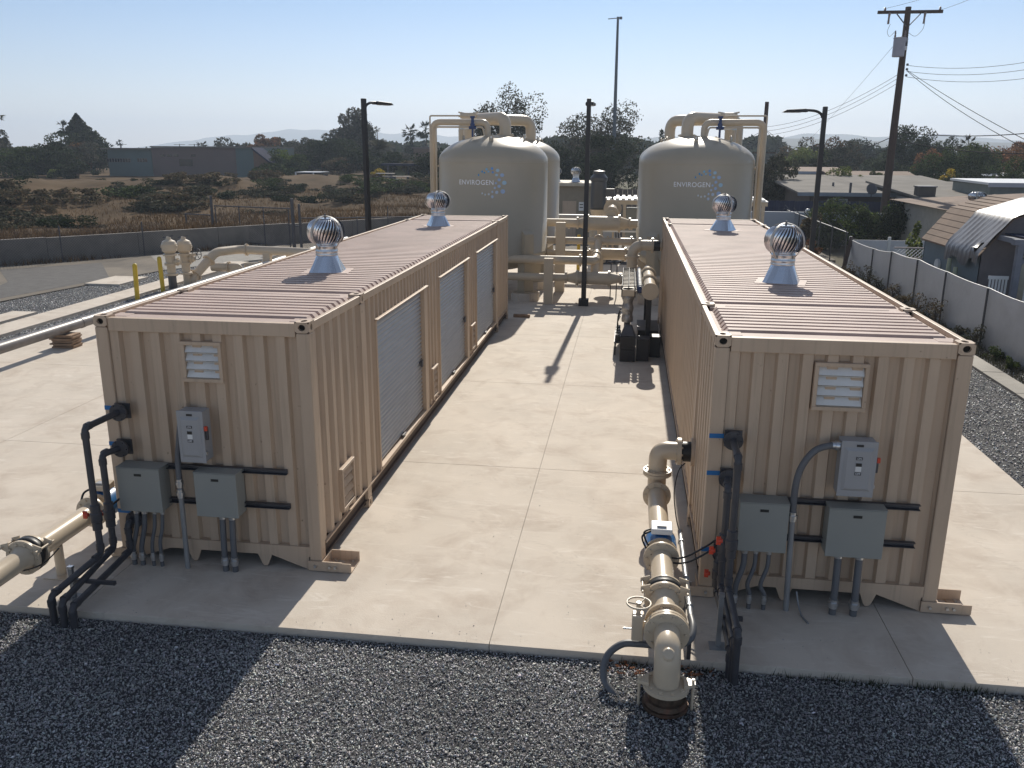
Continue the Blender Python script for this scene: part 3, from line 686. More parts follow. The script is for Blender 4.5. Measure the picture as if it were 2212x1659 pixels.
# left container conduits
conduit([(1.03, -0.09, 1.93), (1.0, -0.10, 1.82), (0.965, -0.11, 1.60), (0.935, -0.12, 1.38), (0.935, -0.13, 1.12)] + [(0.94, -0.15, 0.0)], 'bent conduit dropping from the left disconnect switch to the ground', 0.034, [((0.935, -0.132, 1.10), (0, -0.02, -1)), ((0.936, -0.135, 0.97), (0, -0.02, -1))], rigid_to=5)
lgrp = 'flexible conduits under the left junction box'
for k, (xa, xb) in enumerate(((0.33, 0.25), (0.43, 0.36), (0.56, 0.50), (0.66, 0.61))):
    conduit([(xa, -0.11, 0.75), (xa, -0.115, 0.68), (xa - 0.01, -0.13, 0.5), (xa - .045, -0.15, 0.33), (xb, -0.15, 0.2), (xb, -0.15, 0.0)],
            ['flexible conduit nearest the dark pipes under the left container box', 'second flexible conduit from the dark pipes under the left container box', 'third flexible conduit from the dark pipes under the left container box', 'fourth flexible conduit from the dark pipes under the left container box'][k],
            0.03 if k < 2 else 0.022, [((xb, -0.15, 0.12), (0, 0, 1)), ((xa, -.11, .72), (0, 0, 1))], group=lgrp)
for k, xa in enumerate((1.42, 1.54)):
    conduit([(xa, -0.1, 0.74), (xa, -0.11, 0.6), (xa + .005, -0.14, 0.3), (xa + .01, -0.15, 0.0)], ['thick conduit under the second left box, on its louvre-frame side', 'thick conduit under the second left box, nearer the container corner'][k], 0.036, [((xa + .01, -0.148, 0.13), (0, 0, 1)), ((xa, -.1, .71), (0, 0, 1))], group='paired thick conduits')
# right container conduits
conduit([(8.38, -0.05, 1.93), (8.30, -0.055, 1.93), (8.14, -0.07, 1.87), (8.02, -0.09, 1.70), (7.97, -0.10, 1.48), (7.965, -0.11, 1.16)] + [(7.99, -0.13, 0.0)], 'conduit arching from the right disconnect switch down to the ground', 0.036, [((8.36, -0.05, 1.93), (1, 0, 0)), ((7.965, -0.112, 1.12), (0, 0, 1))], rigid_to=6)
rgrp = 'flexible conduits under the right junction box'
for k, (xa, xb) in enumerate(((7.50, 7.42), (7.62, 7.58), (7.76, 7.74))):
    conduit([(xa, -0.09, 0.72), (xa, -0.09, 0.66), (xa - 0.01, -0.12, 0.5), (xa - .07, -0.15, 0.30), (xb, -0.15, 0.18), (xb, -0.15, 0.0)],
            ['flexible conduit nearest the tall dark pipe under the right container box', 'middle of three flexible conduits under the right container box', 'flexible conduit under the right container box, nearest the arched conduit'][k],
            0.032 if k == 0 else 0.024, [((xb, -0.15, 0.12), (0, 0, 1)), ((xa, -.09, .70), (0, 0, 1))], group=rgrp)
for k, xa in enumerate((8.50, 8.72)):
    conduit([(xa, -0.06, 0.73), (xa, -0.07, 0.6), (xa - .01, -0.12, 0.3), (xa - .015, -0.14, 0.0)], ['thick conduit under the second right box, nearer the arched conduit', 'thick conduit under the second right box, nearer the container corner'][k], 0.040, [((xa - .015, -0.138, 0.13), (0, 0, 1)), ((xa, -.06, .70), (0, 0, 1))], group='paired thick conduits')
tube_ = ow('drain_tube', G().tube(smooth_path([(8.10, -0.06, 0.2), (8.12, -0.12, 0.08), (8.14, -0.25, 0.012), (8.18, -0.40, 0.01)]), 0.011, 8), M_CONDL, thing('drain_tube', 'thin pale drain tube curling onto the slab below the right container', 'tube', (8.12, -0.2, 0)))
# ---- dark plastic pipes
def plasticpipe(x, yo, zt, zb, yend, xw, zw, yw, label, valve_z, red=None, m=None, r=0.038, xe=None, ze=None):
    t = thing('plastic_pipe', label, 'pipe', (x, yo, 0), group='dark plastic pipes at the container ends')
    m = m or M_PVC; xe = x if xe is None else xe; ze = zb if ze is None else ze
    ow('run', G().tube(bend([(xw, yw - 0.02, zw), (x, yo, zt), (x, yo, zb), (xe, yend, ze), (xe, yend, -0.15)], 0.06, 5), r, 14), m, t)
    ow('wall_flange', G().flange((xw, yw - 0.10, zw), (0, 1, 0), 0.105, 0.03, 6), M_PVC, t)
    ow('wall_plate', G().box(xw - .085, xw + .10, yw - 0.03, yw - 0.004, zw - .09, zw + .09), M_STRUT, t)
    d = Vector((x - xw, yo - yw, 0)).normalized()
    for c, ax in (((x, yo + .07, zt), (0, 1, 0)), ((x, yo, zt - .09), (0, 0, 1)), ((x, yo, zb + .09), (0, 0, 1)), ((x, yo - .09, zb), (0, 1, 0)), ((xe + (x - xe) * .12, yend + .08, ze + (zb - ze) * .12), (0, 1, 0)), ((xe, yend, ze - .08), (0, 0, 1))):
        ow('socket', G().lathe([(0.0001, -.035), (r * 1.2, -.035), (r * 1.2, .035), (0.0001, .035)], c, ax, 14), M_PVC, t)
    if valve_z:
        v = ow('ball_valve', G().lathe([(r, -.16), (r * 1.45, -.15), (r * 1.45, -.06), (r * 1.7, -.05), (r * 1.7, .05), (r * 1.45, .06), (r * 1.45, .15), (r, .16)], (x, yo, valve_z), (0, 0, 1), 16), M_PVC, t)
        if red: 
            q = Vector((x, yo, valve_z)) + Vector(red)
            owp('red_handle', G().lathe([(0.0001, -.03), (.024, -.025), (.028, 0), (.024, .025), (0.0001, .03)], q, (1, 0, 0), 8).box(q.x - .038, q.x + .008, q.y - .01, q.y + .01, q.z - .045, q.z + .045), M_RED, v, t)
    return t
plasticpipe(0.20, -0.69, 1.93, 0.40, -1.42, 0.24, 1.93, 0.0, 'tallest dark plastic pipe at the left corner of the left container', 0.86, (-.12, 0, 0.02), xe=0.06, ze=0.25)
plasticpipe(0.12, -0.33, 1.48, 0.30, -1.45, 0.21, 1.48, 0.0, 'second dark plastic pipe on the left container, a step lower than the tallest', 0.73, (-.11, 0, 0.0), xe=0.20, ze=0.20)
plasticpipe(0.26, -0.22, 0.57, 0.22, -1.46, 0.28, 0.57, 0.0, 'lowest of the dark plastic pipes leaving the left container', None, xe=0.32, ze=0.15)
plasticpipe(7.28, -0.60, 1.93, 0.47, -1.48, 7.29, 1.93, 0.045, 'tall dark grey plastic pipe in front of the right container end', 0.98, (-.12, 0, 0.03))
plasticpipe(7.24, -0.30, 1.49, 0.34, -1.44, 7.27, 1.49, 0.045, 'dark plastic pipe behind the tall one on the right container', 0.80, (-.11, 0, -.05), xe=7.26)
plasticpipe(7.22, -0.16, 0.60, 0.22, -1.40, 7.26, 0.60, 0.045, 'lowest dark plastic pipe leaving the right container', 0.40, (-.11, 0, 0.0), xe=7.24)
def stand(x, y, h, label, w=0.22):
    t = thing('pipe_stand', label, 'pipe stand', (x, y, 0), group='small pipe stands on the slab')
    ow('post', G().box(x - .025, x + .025, y - .02, y + .02, 0.01, h), M_CONDL, t, bevel=0.003)
    ow('cap', G().box(x - .03, x + .03, y - .026, y + .026, h + .001, h + .03), M_GALV, t)
    ow('foot_plate', G().box(x - .09, x + .09, y - .075, y + .075, 0.001, 0.012), M_CONDL, t)
    ow('cross_arm', G().box(x + .0255, x + .0255 + w, y - .02, y + .02, h * 0.55, h * 0.55 + .04), M_STRUT, t)
stand(0.02, -1.0, 0.36, 'small steel stand beneath the dark pipes of the left container', 0.5)
stand(7.17, -0.98, 0.58, 'small steel stand beneath the dark pipes of the right container', 0.2)
# tape marks on the right container
for k, (x0, x1, z, y) in enumerate(((7.045, 7.20, 1.94, 0.0465), (7.045, 7.20, 1.51, 0.0465), (7.045, 7.20, 0.59, 0.0465), (0.005, 0.16, 1.95, 0.0), (0.005, 0.16, 1.50, 0.0), (0.01, 0.20, 0.63, 0.0))):
    lab = ['upper strip of blue tape on the right container corner post', 'middle strip of blue tape on the right container corner post', 'lowest strip of blue tape on the right container corner post',
           'upper strip of blue tape on the left container corner post', 'middle strip of blue tape on the left container corner post', 'lowest strip of blue tape on the left container corner post'][k]
    o = obj('tape_strip', G().box(0, x1 - x0, -0.002, 0.001, -0.026, 0.026), M_TAPE, loc=(x0, y + 0.002, z), rot=(0, R_(-1.5 if k < 3 else 1), 0)); tag(o, lab, 'tape', 'blue tape strips')
# ---- the big cream pipelines feeding the containers
def pipeline(x, xw, label, s):
    """horizontal main along y at z=.6; s=+1 means the container lies to +x"""
    t = thing('pipeline', label, 'pipeline', (x, 0, 0)); r = 0.122; z = 0.50; A_ = -0.08 if s < 0 else 0.0
    def ow(nm, g, m, root, bevel=0.0, top=None):
        if A_:
            g.v = [(p[0], p[1] + (-1.0 if p[1] < -1.2 else A_ if p[1] < -0.72 else 0.25), p[2]) for p in g.v]
        return OW(nm, g, m, root, bevel, top)
    def owp(nm, g, m, part, top, bevel=0.0): return ow(nm, g, m, part, bevel, top)
    yv = -1.94
    ow('end_elbow', G().tube(bend([(x, -1.62, z), (x, yv, z), (x, yv, 0.17)], 0.26, 9), r, 28), M_CREAM, t)
    ow('lifting_boss', G().lathe([(0.06, 0), (0.06, .075), (0.045, .09), (0.0001, .095)], (x, yv - .03, z - 0.02), (0, -0.75, 0.66), 18), M_CREAM, t)
    for (y, rr) in ((-1.62, .215), (-1.575, .215), (-1.0, .205), (-0.07, .20), (0.06, .185), (0.36, .185), (1.76, .185)):
        ow('flange', G().flange((x, y, z), (0, 1, 0), rr, 0.032, 10), M_CREAM, t)
    ow('valve_body', G().tube([(x, -1.55, z), (x, -1.44, z)], 0.165, 26), M_CREAM, t)
    ow('flange', G().flange((x, -1.42, z), (0, 1, 0), 0.205, 0.03, 10), M_CREAM, t)
    ow('reducer', G().tube([(x, -1.40, z), (x, -1.33, z), (x, -1.12, z), (x, -1.02, z)], [0.15, 0.118, 0.118, 0.15], 26), M_CREAM, t)
    ow('rubber_joint', G().tube([(x, -0.985, z), (x, -0.96, z), (x, -0.89, z), (x, -0.865, z)], [0.16, 0.207, 0.207, 0.16], 26), M_BLK, t)
    ow('flange', G().flange((x, -0.85, z), (0, 1, 0), 0.205, 0.028, 10), M_CREAM, t)
    ow('pipe_spool', G().tube([(x, -0.835, z), (x, -0.085, z)], r, 28), M_CREAM, t)
    mg = ow('flow_meter', G().lathe([(0.15, -0.13), (0.185, -0.12), (0.185, 0.12), (0.15, 0.13)], (x, 0.21, z), (0, 1, 0), 28), M_BLUE, t)
    ow('meter_neck', G().tube([(x, -0.055, z), (x, 0.045, z)], r, 28), M_CREAM, t)
    owp('meter_neck_box', G().box(x - .07, x + .07, 0.15, 0.27, z + .16, z + .20), M_BLUE, mg, t, bevel=0.01)
    hd = owp('meter_display', G().hull8([(x - .12, 0.10, z + .205), (x + .12, 0.10, z + .205), (x + .12, .29, z + .205), (x - .12, .29, z + .205)], [(x - .12, 0.10, z + .27), (x + .12, 0.10, z + .27), (x + .12, .29, z + .30), (x - .12, .29, z + .30)]), M_WHITE if s > 0 else M_CREAM, mg, t, bevel=0.01)
    owp('display_window', G().box(x - .055, x + .055, .15, .23, z + .280, z + .296), M_GREY2, mg, t)
    ow('pipe_spool', G().tube([(x, 0.378, z), (x, 1.742, z)], r, 28), M_CREAM, t)
    ow('riser', G().tube(bend([(x, 1.778, z), (x, 1.98, z), (x, 1.98, 0.72)], 0.19, 8), r, 28), M_CREAM, t)
    ow('flange', G().flange((x, 1.98, 0.735), (0, 0, 1), 0.19, 0.032, 10), M_CREAM, t)
    ow('flange', G().flange((x, 1.98, 0.772), (0, 0, 1), 0.19, 0.03, 10), M_CREAM, t)
    ow('upper_elbow', G().tube(bend([(x, 1.98, 0.787), (x, 1.98, 1.06), (xw - s * 0.18, 1.98, 1.06)], 0.25, 10), r, 28), M_CREAM, t)
    ow('flange', G().flange((xw - s * 0.17, 1.98, 1.06), (1, 0, 0), 0.185, 0.05, 10), M_CREAM, t)
    ow('rubber_sleeve', G().cyl((xw - s * 0.14, 1.98, 1.06), (xw + s * 0.02, 1.98, 1.06), 0.135, n=26), M_BLK, t)
    ow('wall_ring', G().cyl((xw - s * 0.018, 1.98, 1.06), (xw + s * 0.03, 1.98, 1.06), 0.19, n=26), M_TAN, t)
    # ground coupling
    ow('flange', G().flange((x, yv, 0.15), (0, 0, 1), 0.215, 0.035, 10), M_CREAM, t)
    ow('buried_coupling', G().lathe([(0.165, 0.12), (0.165, 0.03), (0.19, 0.025), (0.20, -0.02), (0.165, -0.03), (0.165, -.2)], (x, yv, 0), (0, 0, 1), 28), mat('rust_stained_iron', (0.10, 0.07, 0.05), 0.5, 0.4, var=0.5, vscale=12, dirt=(0.30, 0.09, 0.05), dscale=6), t)
    ow('flange', G().flange((x, yv, -0.045), (0, 0, 1), 0.215, 0.03, 10), MATS['rust_stained_iron'], t)
    for sx in (-1, 1):
        q = x + sx * 0.245
        ow('tie_lug', G().prism([(x + sx * .16, yv - .07), (q + sx * .02, yv - .03), (q + sx * .02, yv + .03), (x + sx * .16, yv + .09)][::sx], 0.168, 0.20), M_CREAM, t)
        ow('tie_rod', G().cyl((q, yv, -0.09), (q, yv, 0.235), 0.014, n=10), M_CREAM, t)
        for yy in (-1.02, -0.835):
            zz = z + 0.12
            ow('joint_lug', G().hull8([(x + sx * .15, yy - .008, zz - .07), (x + sx * .245, yy - .008, zz - .02), (x + sx * .245, yy - .008, zz + .03), (x + sx * .15, yy - .008, zz + .06)][::sx], [(x + sx * .15, yy + .008, zz - .07), (x + sx * .245, yy + .008, zz - .02), (x + sx * .245, yy + .008, zz + .03), (x + sx * .15, yy + .008, zz + .06)][::sx]), M_CREAM, t)
        ow('joint_rod', G().cyl((x + sx * .225, -1.09, z + 0.12), (x + sx * .225, -0.78, z + 0.12), 0.013, n=10), M_CREAM, t)
    # gearbox and hand wheel of the butterfly valve
    gx = x - 0.27; yg = -1.49
    ow('valve_stem', G().cyl((x - .15, yg, z), (gx + .05, yg, z), 0.03, n=14), M_CREAM, t)
    ow('gearbox', G().box(gx - .06, gx + .055, yg - .06, yg + .06, z - .16, z + .11), M_CREAM, t, bevel=0.012)
    wh = G(); c = Vector((gx, yg + .02, z + .21)); wr = 0.115
    wh.tube([c + Vector((math.cos(a) * wr, math.sin(a) * wr, 0)) for a in [2 * PI * i / 28 for i in range(29)]], 0.010, 8, caps=False)
    w = ow('hand_wheel', wh, M_CREAM, t)
    for k in range(3):
        a = k * 2 * PI / 3 + 1.0; owp('spoke', G().tube([c + Vector((0, 0, -.015)), c + Vector((math.cos(a) * wr, math.sin(a) * wr, 0))], 0.009, 8), M_CREAM, w, t)
    owp('hub', G().cyl(c - Vector((0, 0, .10)), c + Vector((0, 0, .01)), 0.024, n=12), M_CREAM, w, t)
    ow('pointer', G().cyl((gx - .06, yg - .02, z - .05), (gx - .14, yg - .02, z - .05), 0.009, n=8), M_GALV, t)
    # supports
    for yy in ((-0.52, 1.1) if s < 0 else (0.75,)):
        OW('support_post', G().cyl((x, yy, 0.012), (x, yy, z - r), 0.055, n=16), M_CREAM, t)
        OW('support_base', G().box(x - .14, x + .14, yy - .14, yy + .14, 0.002, 0.012), M_CREAM, t)
    return t
pipeline(6.60, 7.04, 'cream flanged pipeline with hand wheel in front of the right container', 1)
pipeline(-0.47, 0.02, 'cream flanged pipeline beside the left container, partly out of frame', -1)
def cable(pts, r, label, cat='cable', m=None, group=None, n=8, k=8):
    t = tag(obj('cable', G(), m or M_BLK), label, cat, group); bpy.data.objects.remove(t)
    p0 = pts[0]; g = G().tube(smooth_path([Vector(p) - Vector(p0) for p in pts], k), r, n)
    return tag(obj('cable', g, m or M_BLK, loc=p0), label, cat, group)
cable([(6.48, 0.20, 0.73), (6.40, 0.12, 0.70), (6.50, -0.04, 0.58), (6.78, -0.16, 0.56), (7.05, -0.18, 0.72), (7.25, -0.10, 0.85), (7.40, -0.05, 0.92)], 0.011, 'black cable looping from the blue meter to the right junction box, upper one', group='meter cables')
cable([(6.48, 0.16, 0.72), (6.38, 0.08, 0.67), (6.50, -0.09, 0.54), (6.80, -0.20, 0.52), (7.07, -0.20, 0.66), (7.25, -0.12, 0.80), (7.40, -0.05, 0.86)], 0.011, 'black cable looping from the blue meter to the right junction box, lower one', group='meter cables')
cable([(6.95, 1.88, 0.93), (6.86, 1.7, 0.88), (6.80, 1.4, 0.7), (6.82, 1.1, 0.5), (6.85, 0.9, 0.42)], 0.007, 'thin black wire hanging from the black sleeve on the right container')
cable([(-0.55, 0.46, 0.72), (-0.68, 0.36, 0.66), (-0.58, 0.15, 0.52), (-0.30, -0.05, 0.56), (0.0, -0.15, 0.74), (0.20, -0.08, 0.90)], 0.014, 'black cable from the blue meter to the box on the left container')
cable([(-0.62, -1.75, 0.50), (-0.45, -1.3, 0.42), (-0.25, -1.1, 0.44), (-0.16, -0.9, 0.55)], 0.008, 'thin black wire drooping under the left cream pipeline')
# shiny conduit beside the right pipeline with its hose loop
t = thing('conduit', 'shiny grey conduit running along the right side of the cream pipeline', 'conduit', (6.86, -1.3, 0))
ow('rigid_conduit', G().tube([(6.86, 0.85, 0.42), (6.86, -1.22, 0.42)], 0.03, 14), M_CONDL, t)
ow('flexible_hose', G().tube(smooth_path([(6.86, -1.15, 0.42), (6.87, -1.32, 0.41), (6.84, -1.46, 0.36), (6.72, -1.50, 0.30), (6.58, -1.48, 0.27), (6.35, -1.46, 0.26), (6.18, -1.48, 0.25), (6.04, -1.56, 0.15), (6.02, -1.68, 0.0), (6.10, -1.78, -0.08), (6.2, -1.82, -0.15)]), 0.036, 14), M_COND, t)
for yy in (0.55, -0.35, -0.95): ow('clamp', G().lathe([(0.0001, -.02), (.042, -.02), (.042, .02), (0.0001, .02)], (6.86, yy, 0.42), (0, 1, 0), 10), M_GALV, t)
ow('support_post', G().box(6.835, 6.875, -1.26, -1.22, 0.001, 0.39), M_STRUT, t); ow('support_post', G().box(6.835, 6.875, -0.43, -0.39, 0.001, 0.39), M_STRUT, t)
# long grey pipe on timber blocks left of the site
t = thing('water_pipe', 'long shiny grey pipe lying on timber blocks left of the container', 'pipe', (-8.0, 2, 0))
ow('pipe', G().tube([(-7.98, 2.0, 0.5), (-7.98, 20.5, 0.5)], 0.135, 22), mat('shiny_grey_pipe', (0.17, 0.155, 0.15), 0.42, 0.0, var=0.2, vscale=5), t)
ow('black_sleeve', G().tube([(-7.98, 20.5, 0.5), (-7.98, 22.6, 0.5)], 0.135, 22), M_BLK, t)
ow('white_end', G().tube([(-7.98, 22.6, 0.5), (-7.98, 33.0, 0.5)], 0.115, 22), M_WHITE, t)
for y in (5.0, 11.2, 15.4, 18.0): ow('coupling', G().tube([(-7.98, y, 0.5), (-7.98, y + .12, 0.5)], 0.145, 22), MATS['shiny_grey_pipe'], t)
for (y0, lab) in ((10.6, 'stack of weathered boards under the long grey pipe, near the container corner'), (4.6, 'stack of boards under the near end of the long grey pipe')):
    t = thing('board_stack', lab, 'boards', (-8, y0, 0), group='board stacks under the long pipe')
    for k in range(8):
        a = 0.03 * math.sin(k * 2.3); 
        ow('board', G().box(-8.28 + a, -7.70 + a * 0.7, y0 - .20 + a, y0 + .20, 0.002 + k * 0.0435, 0.040 + k * 0.0435), M_WOOD, t, bevel=0.004)
for k, (x, y, h, rz) in enumerate(((-10.22, 17.6, 1.17, 0.03), (-10.36, 19.5, 1.17, -0.02))):
    t = thing('bollard', ['yellow bollard on the concrete strip, nearer one', 'yellow bollard on the concrete strip, beside the cream valves'][k], 'bollard', (x, y, GZ), group='yellow bollards')
    o = obj('post', G().lathe([(0.075, 0.0), (0.075, h + .04)], n=20), M_YEL, t, rot=(0, rz, 0))
    obj('cap', G().lathe([(0.075, h + .04), (0.06, h + .08), (0.03, h + .10), (0.0001, h + .105)], n=20, hard=False), M_YEL, t, rot=(0, rz, 0))
# ------------------------------------------------------------------ tanks
TR = 1.86
def tank(cx, cy, label, logo=None, theta0=0.0):
    t = thing('storage_tank', label, 'tank', (cx, cy, 0), group='cream pressure tanks')
    prof = []
    for i in range(11):          # bottom dish
        a = PI / 2 * i / 10; prof.append((max(0.0001, TR * math.sin(a)), 1.55 - 0.72 * math.cos(a)))
    prof += [(TR, 1.55), (TR, 4.50)]
    for i in range(1, 19):       # top dish: knuckle then crown
        a = PI / 2 * i / 18; ca = math.cos(a)
        prof.append((max(0.0001, TR * ca ** 1.08), 4.52 + 0.85 * math.sin(a) ** 1.0))
    obj('shell', G().lathe(prof, n=72, hard=False), M_TANK, t)
    obj('weld_seam', G().lathe([(TR - .002, 4.475), (TR + .006, 4.482), (TR + .006, 4.495), (TR - .002, 4.502)], n=72, hard=False), M_TANK, t)
    for k in range(4):
        a = PI / 4 + k * PI / 2; ca, sa = math.cos(a), math.sin(a); rr = TR + 0.03
        rot = (0, 0, a)
        g = G().box(TR - .22, TR + .14, -0.19, -0.165, 0.3, 2.2); g.box(TR - .22, TR + .14, 0.165, 0.19, 0.3, 2.2); g.box(TR + .12, TR + .145, -.164, .164, 0.3, 2.2); g.box(TR - .22, TR - .20, -.164, .164, 0.3, 1.3)
        lg = obj('leg', g, M_TANK, t, rot=rot)
        obj('leg_cap', G().hull8([(TR - .16, -.19, 2.2), (TR + .145, -.19, 2.2), (TR + .145, .19, 2.2), (TR - .16, .19, 2.2)], [(TR - .17, -.19, 2.42), (TR - .05, -.19, 2.36), (TR - .05, .19, 2.36), (TR - .17, .19, 2.42)]), M_TANK, lg)
        obj('foot_plate', G().box(TR - .34, TR + .28, -.3, .3, 0.272, 0.298), M_TANK, lg)
        obj('footing', G().lathe([(0.5, 0.0), (0.5, 0.27), (0.0001, 0.27)], n=8, a0=PI / 8, smooth=False), M_CONC, t, loc=(ca * (TR - .03), sa * (TR - .03), 0.0), rot=rot)
    # lifting lugs
    for a in (theta0 - 0.06, theta0 + 1.15, theta0 + 2.6, theta0 - 2.0):
        g = G(); n = 10; rad = TR * 0.55; pr = [(-.075, -.18), (.075, -.18), (.075, .06)] + [(.075 * math.cos(q), .06 + .075 * math.sin(q)) for q in [PI * i / 8 for i in range(1, 8)]] + [(-.075, .06)]
        m = len(pr)
        g.add([(x, 0, z) for x, z in pr] + [(x, 0.03, z) for x, z in pr], [tuple(range(m)), tuple(range(m, 2 * m))[::-1]] + [(i, i + m, (i + 1) % m + m, (i + 1) % m) for i in range(m)])
        dx, dy = math.sin(a), -math.cos(a); zz = 4.52 + 0.85 * 0.86 - 0.02
        obj('lifting_lug', g, M_TANK, t, loc=(dx * rad * 1.12, dy * rad * 1.12, zz), rot=(0, 0, a))
        obj('lug_eye', G().cyl((0, -0.004, .06), (0, 0.034, .06), 0.036, n=14), M_WHITE, t, loc=(dx * rad * 1.12, dy * rad * 1.12, zz), rot=(0, 0, a))
    # manway on the crown
    mh = obj('manway', G().lathe([(0.25, 0), (0.25, .12), (0.31, .12), (0.31, .17), (0.0001, .19)], n=24), M_TANK, t, loc=(0.95 * math.copysign(1, logo[2]) if logo else 0.95, 0.25, 5.02), rot=(0, 0.42 * math.copysign(1, logo[2] if logo else 1), 0))
    g = G().tube([(math.cos(a) * .16, 0, .17 + math.sin(a) * .14) for a in [PI * i / 10 for i in range(11)]], 0.018, 8); g.tube([(0, math.cos(a) * .16, .17 + math.sin(a) * .12) for a in [PI * i / 10 for i in range(11)]], 0.018, 8)
    obj('davit_handle', g, M_TANK, mh)
    if logo:
        xo, sc, sgn = logo
        def wrap(me_pts, th): return [((TR + 0.004) * math.sin(th + x / TR), -(TR + 0.004) * math.cos(th + x / TR), z) for x, z in me_pts]
        cu = bpy.data.curves.new('t', 'FONT'); cu.body = 'ENVIROGEN'; cu.size = 0.205 * sc; cu.align_x = 'CENTER'; cu.align_y = 'CENTER'; cu.offset = 0.001; cu.space_character = 1.07
        o = bpy.data.objects.new('t', cu); C.objects.link(o)
        me = bpy.data.meshes.new_from_object(o.evaluated_get(bpy.context.evaluated_depsgraph_get())); bpy.data.objects.remove(o)
        w0 = max(v.co.x for v in me.vertices) - min(v.co.x for v in me.vertices); kx = 1.18 * sc / w0
        th = theta0 + math.asin(xo / TR); zt = 3.87
        for v in me.vertices:
            q = wrap([(v.co.x * kx, v.co.y * 1.06 + zt)], th)[0]; v.co = q
        me.materials.clear(); obj('lettering', me, M_TEXTW, t)
        dots = [(823, 913, 10, 15, 0), (873, 867, 12, 16, 0), (904, 881, 12, 11, 0), (935, 836, 15, 17, 1), (960, 866, 14, 13, 1), (1009, 826, 18, 20, 2), (1019, 875, 16, 16, 2), (1085, 850, 25, 22, 3), (1071, 911, 20, 17, 3), (1147, 913, 29, 24, 4), (1106, 976, 22, 20, 4), (1061, 1020, 15, 15, 4), (1178, 1015, 32, 28, 3), (1106, 1061, 22, 21, 4), (1047, 1084, 15, 15, 5), (1013, 1136, 14, 16, 5), (1073, 1142, 22, 22, 5), (1157, 1131, 33, 30, 4), (873, 1157, 11, 14, 6), (914, 1174, 11, 14, 6), (964, 1168, 13, 15, 6), (1013, 1202, 19, 21, 5)]
        cols = [(0.05, 0.30, 0.60), (0.20, 0.48, 0.70), (0.16, 0.34, 0.66), (0.40, 0.58, 0.72), (0.38, 0.50, 0.72), (0.50, 0.58, 0.70), (0.62, 0.66, 0.70)]
        k = 2.354e-3 * sc
        for (x, y, rx, ry, ci) in dots:
            m_ = mat('logo_dot_paint_%s' % 'abcdefg'[ci], cols[ci], 0.5, var=0.0)
            pts = [((x - 777 + rx * math.cos(a)) * k, zt - (y - 1015) * k * 1.0 + ry * k * math.sin(a)) for a in [2 * PI * i / 14 for i in range(14)]]
            g = G().add(wrap(pts, th), [tuple(range(14))]); obj('logo_dot', g, m_, t)
    return t
tank(1.42, 20.8, 'cream tank with blue dotted logo behind the left container', (-0.58, 1.0, 1), math.atan2(6.08 - 1.42, 29.8))
tank(8.24, 20.8, 'cream tank with blue dotted logo behind the right container', (-0.12, 0.96, -1), math.atan2(6.08 - 8.24, 29.8))
tank(1.44, 25.6, 'plain cream tank standing behind the left logo tank')
tank(8.24, 25.6, 'plain cream tank mostly hidden behind the right logo tank')
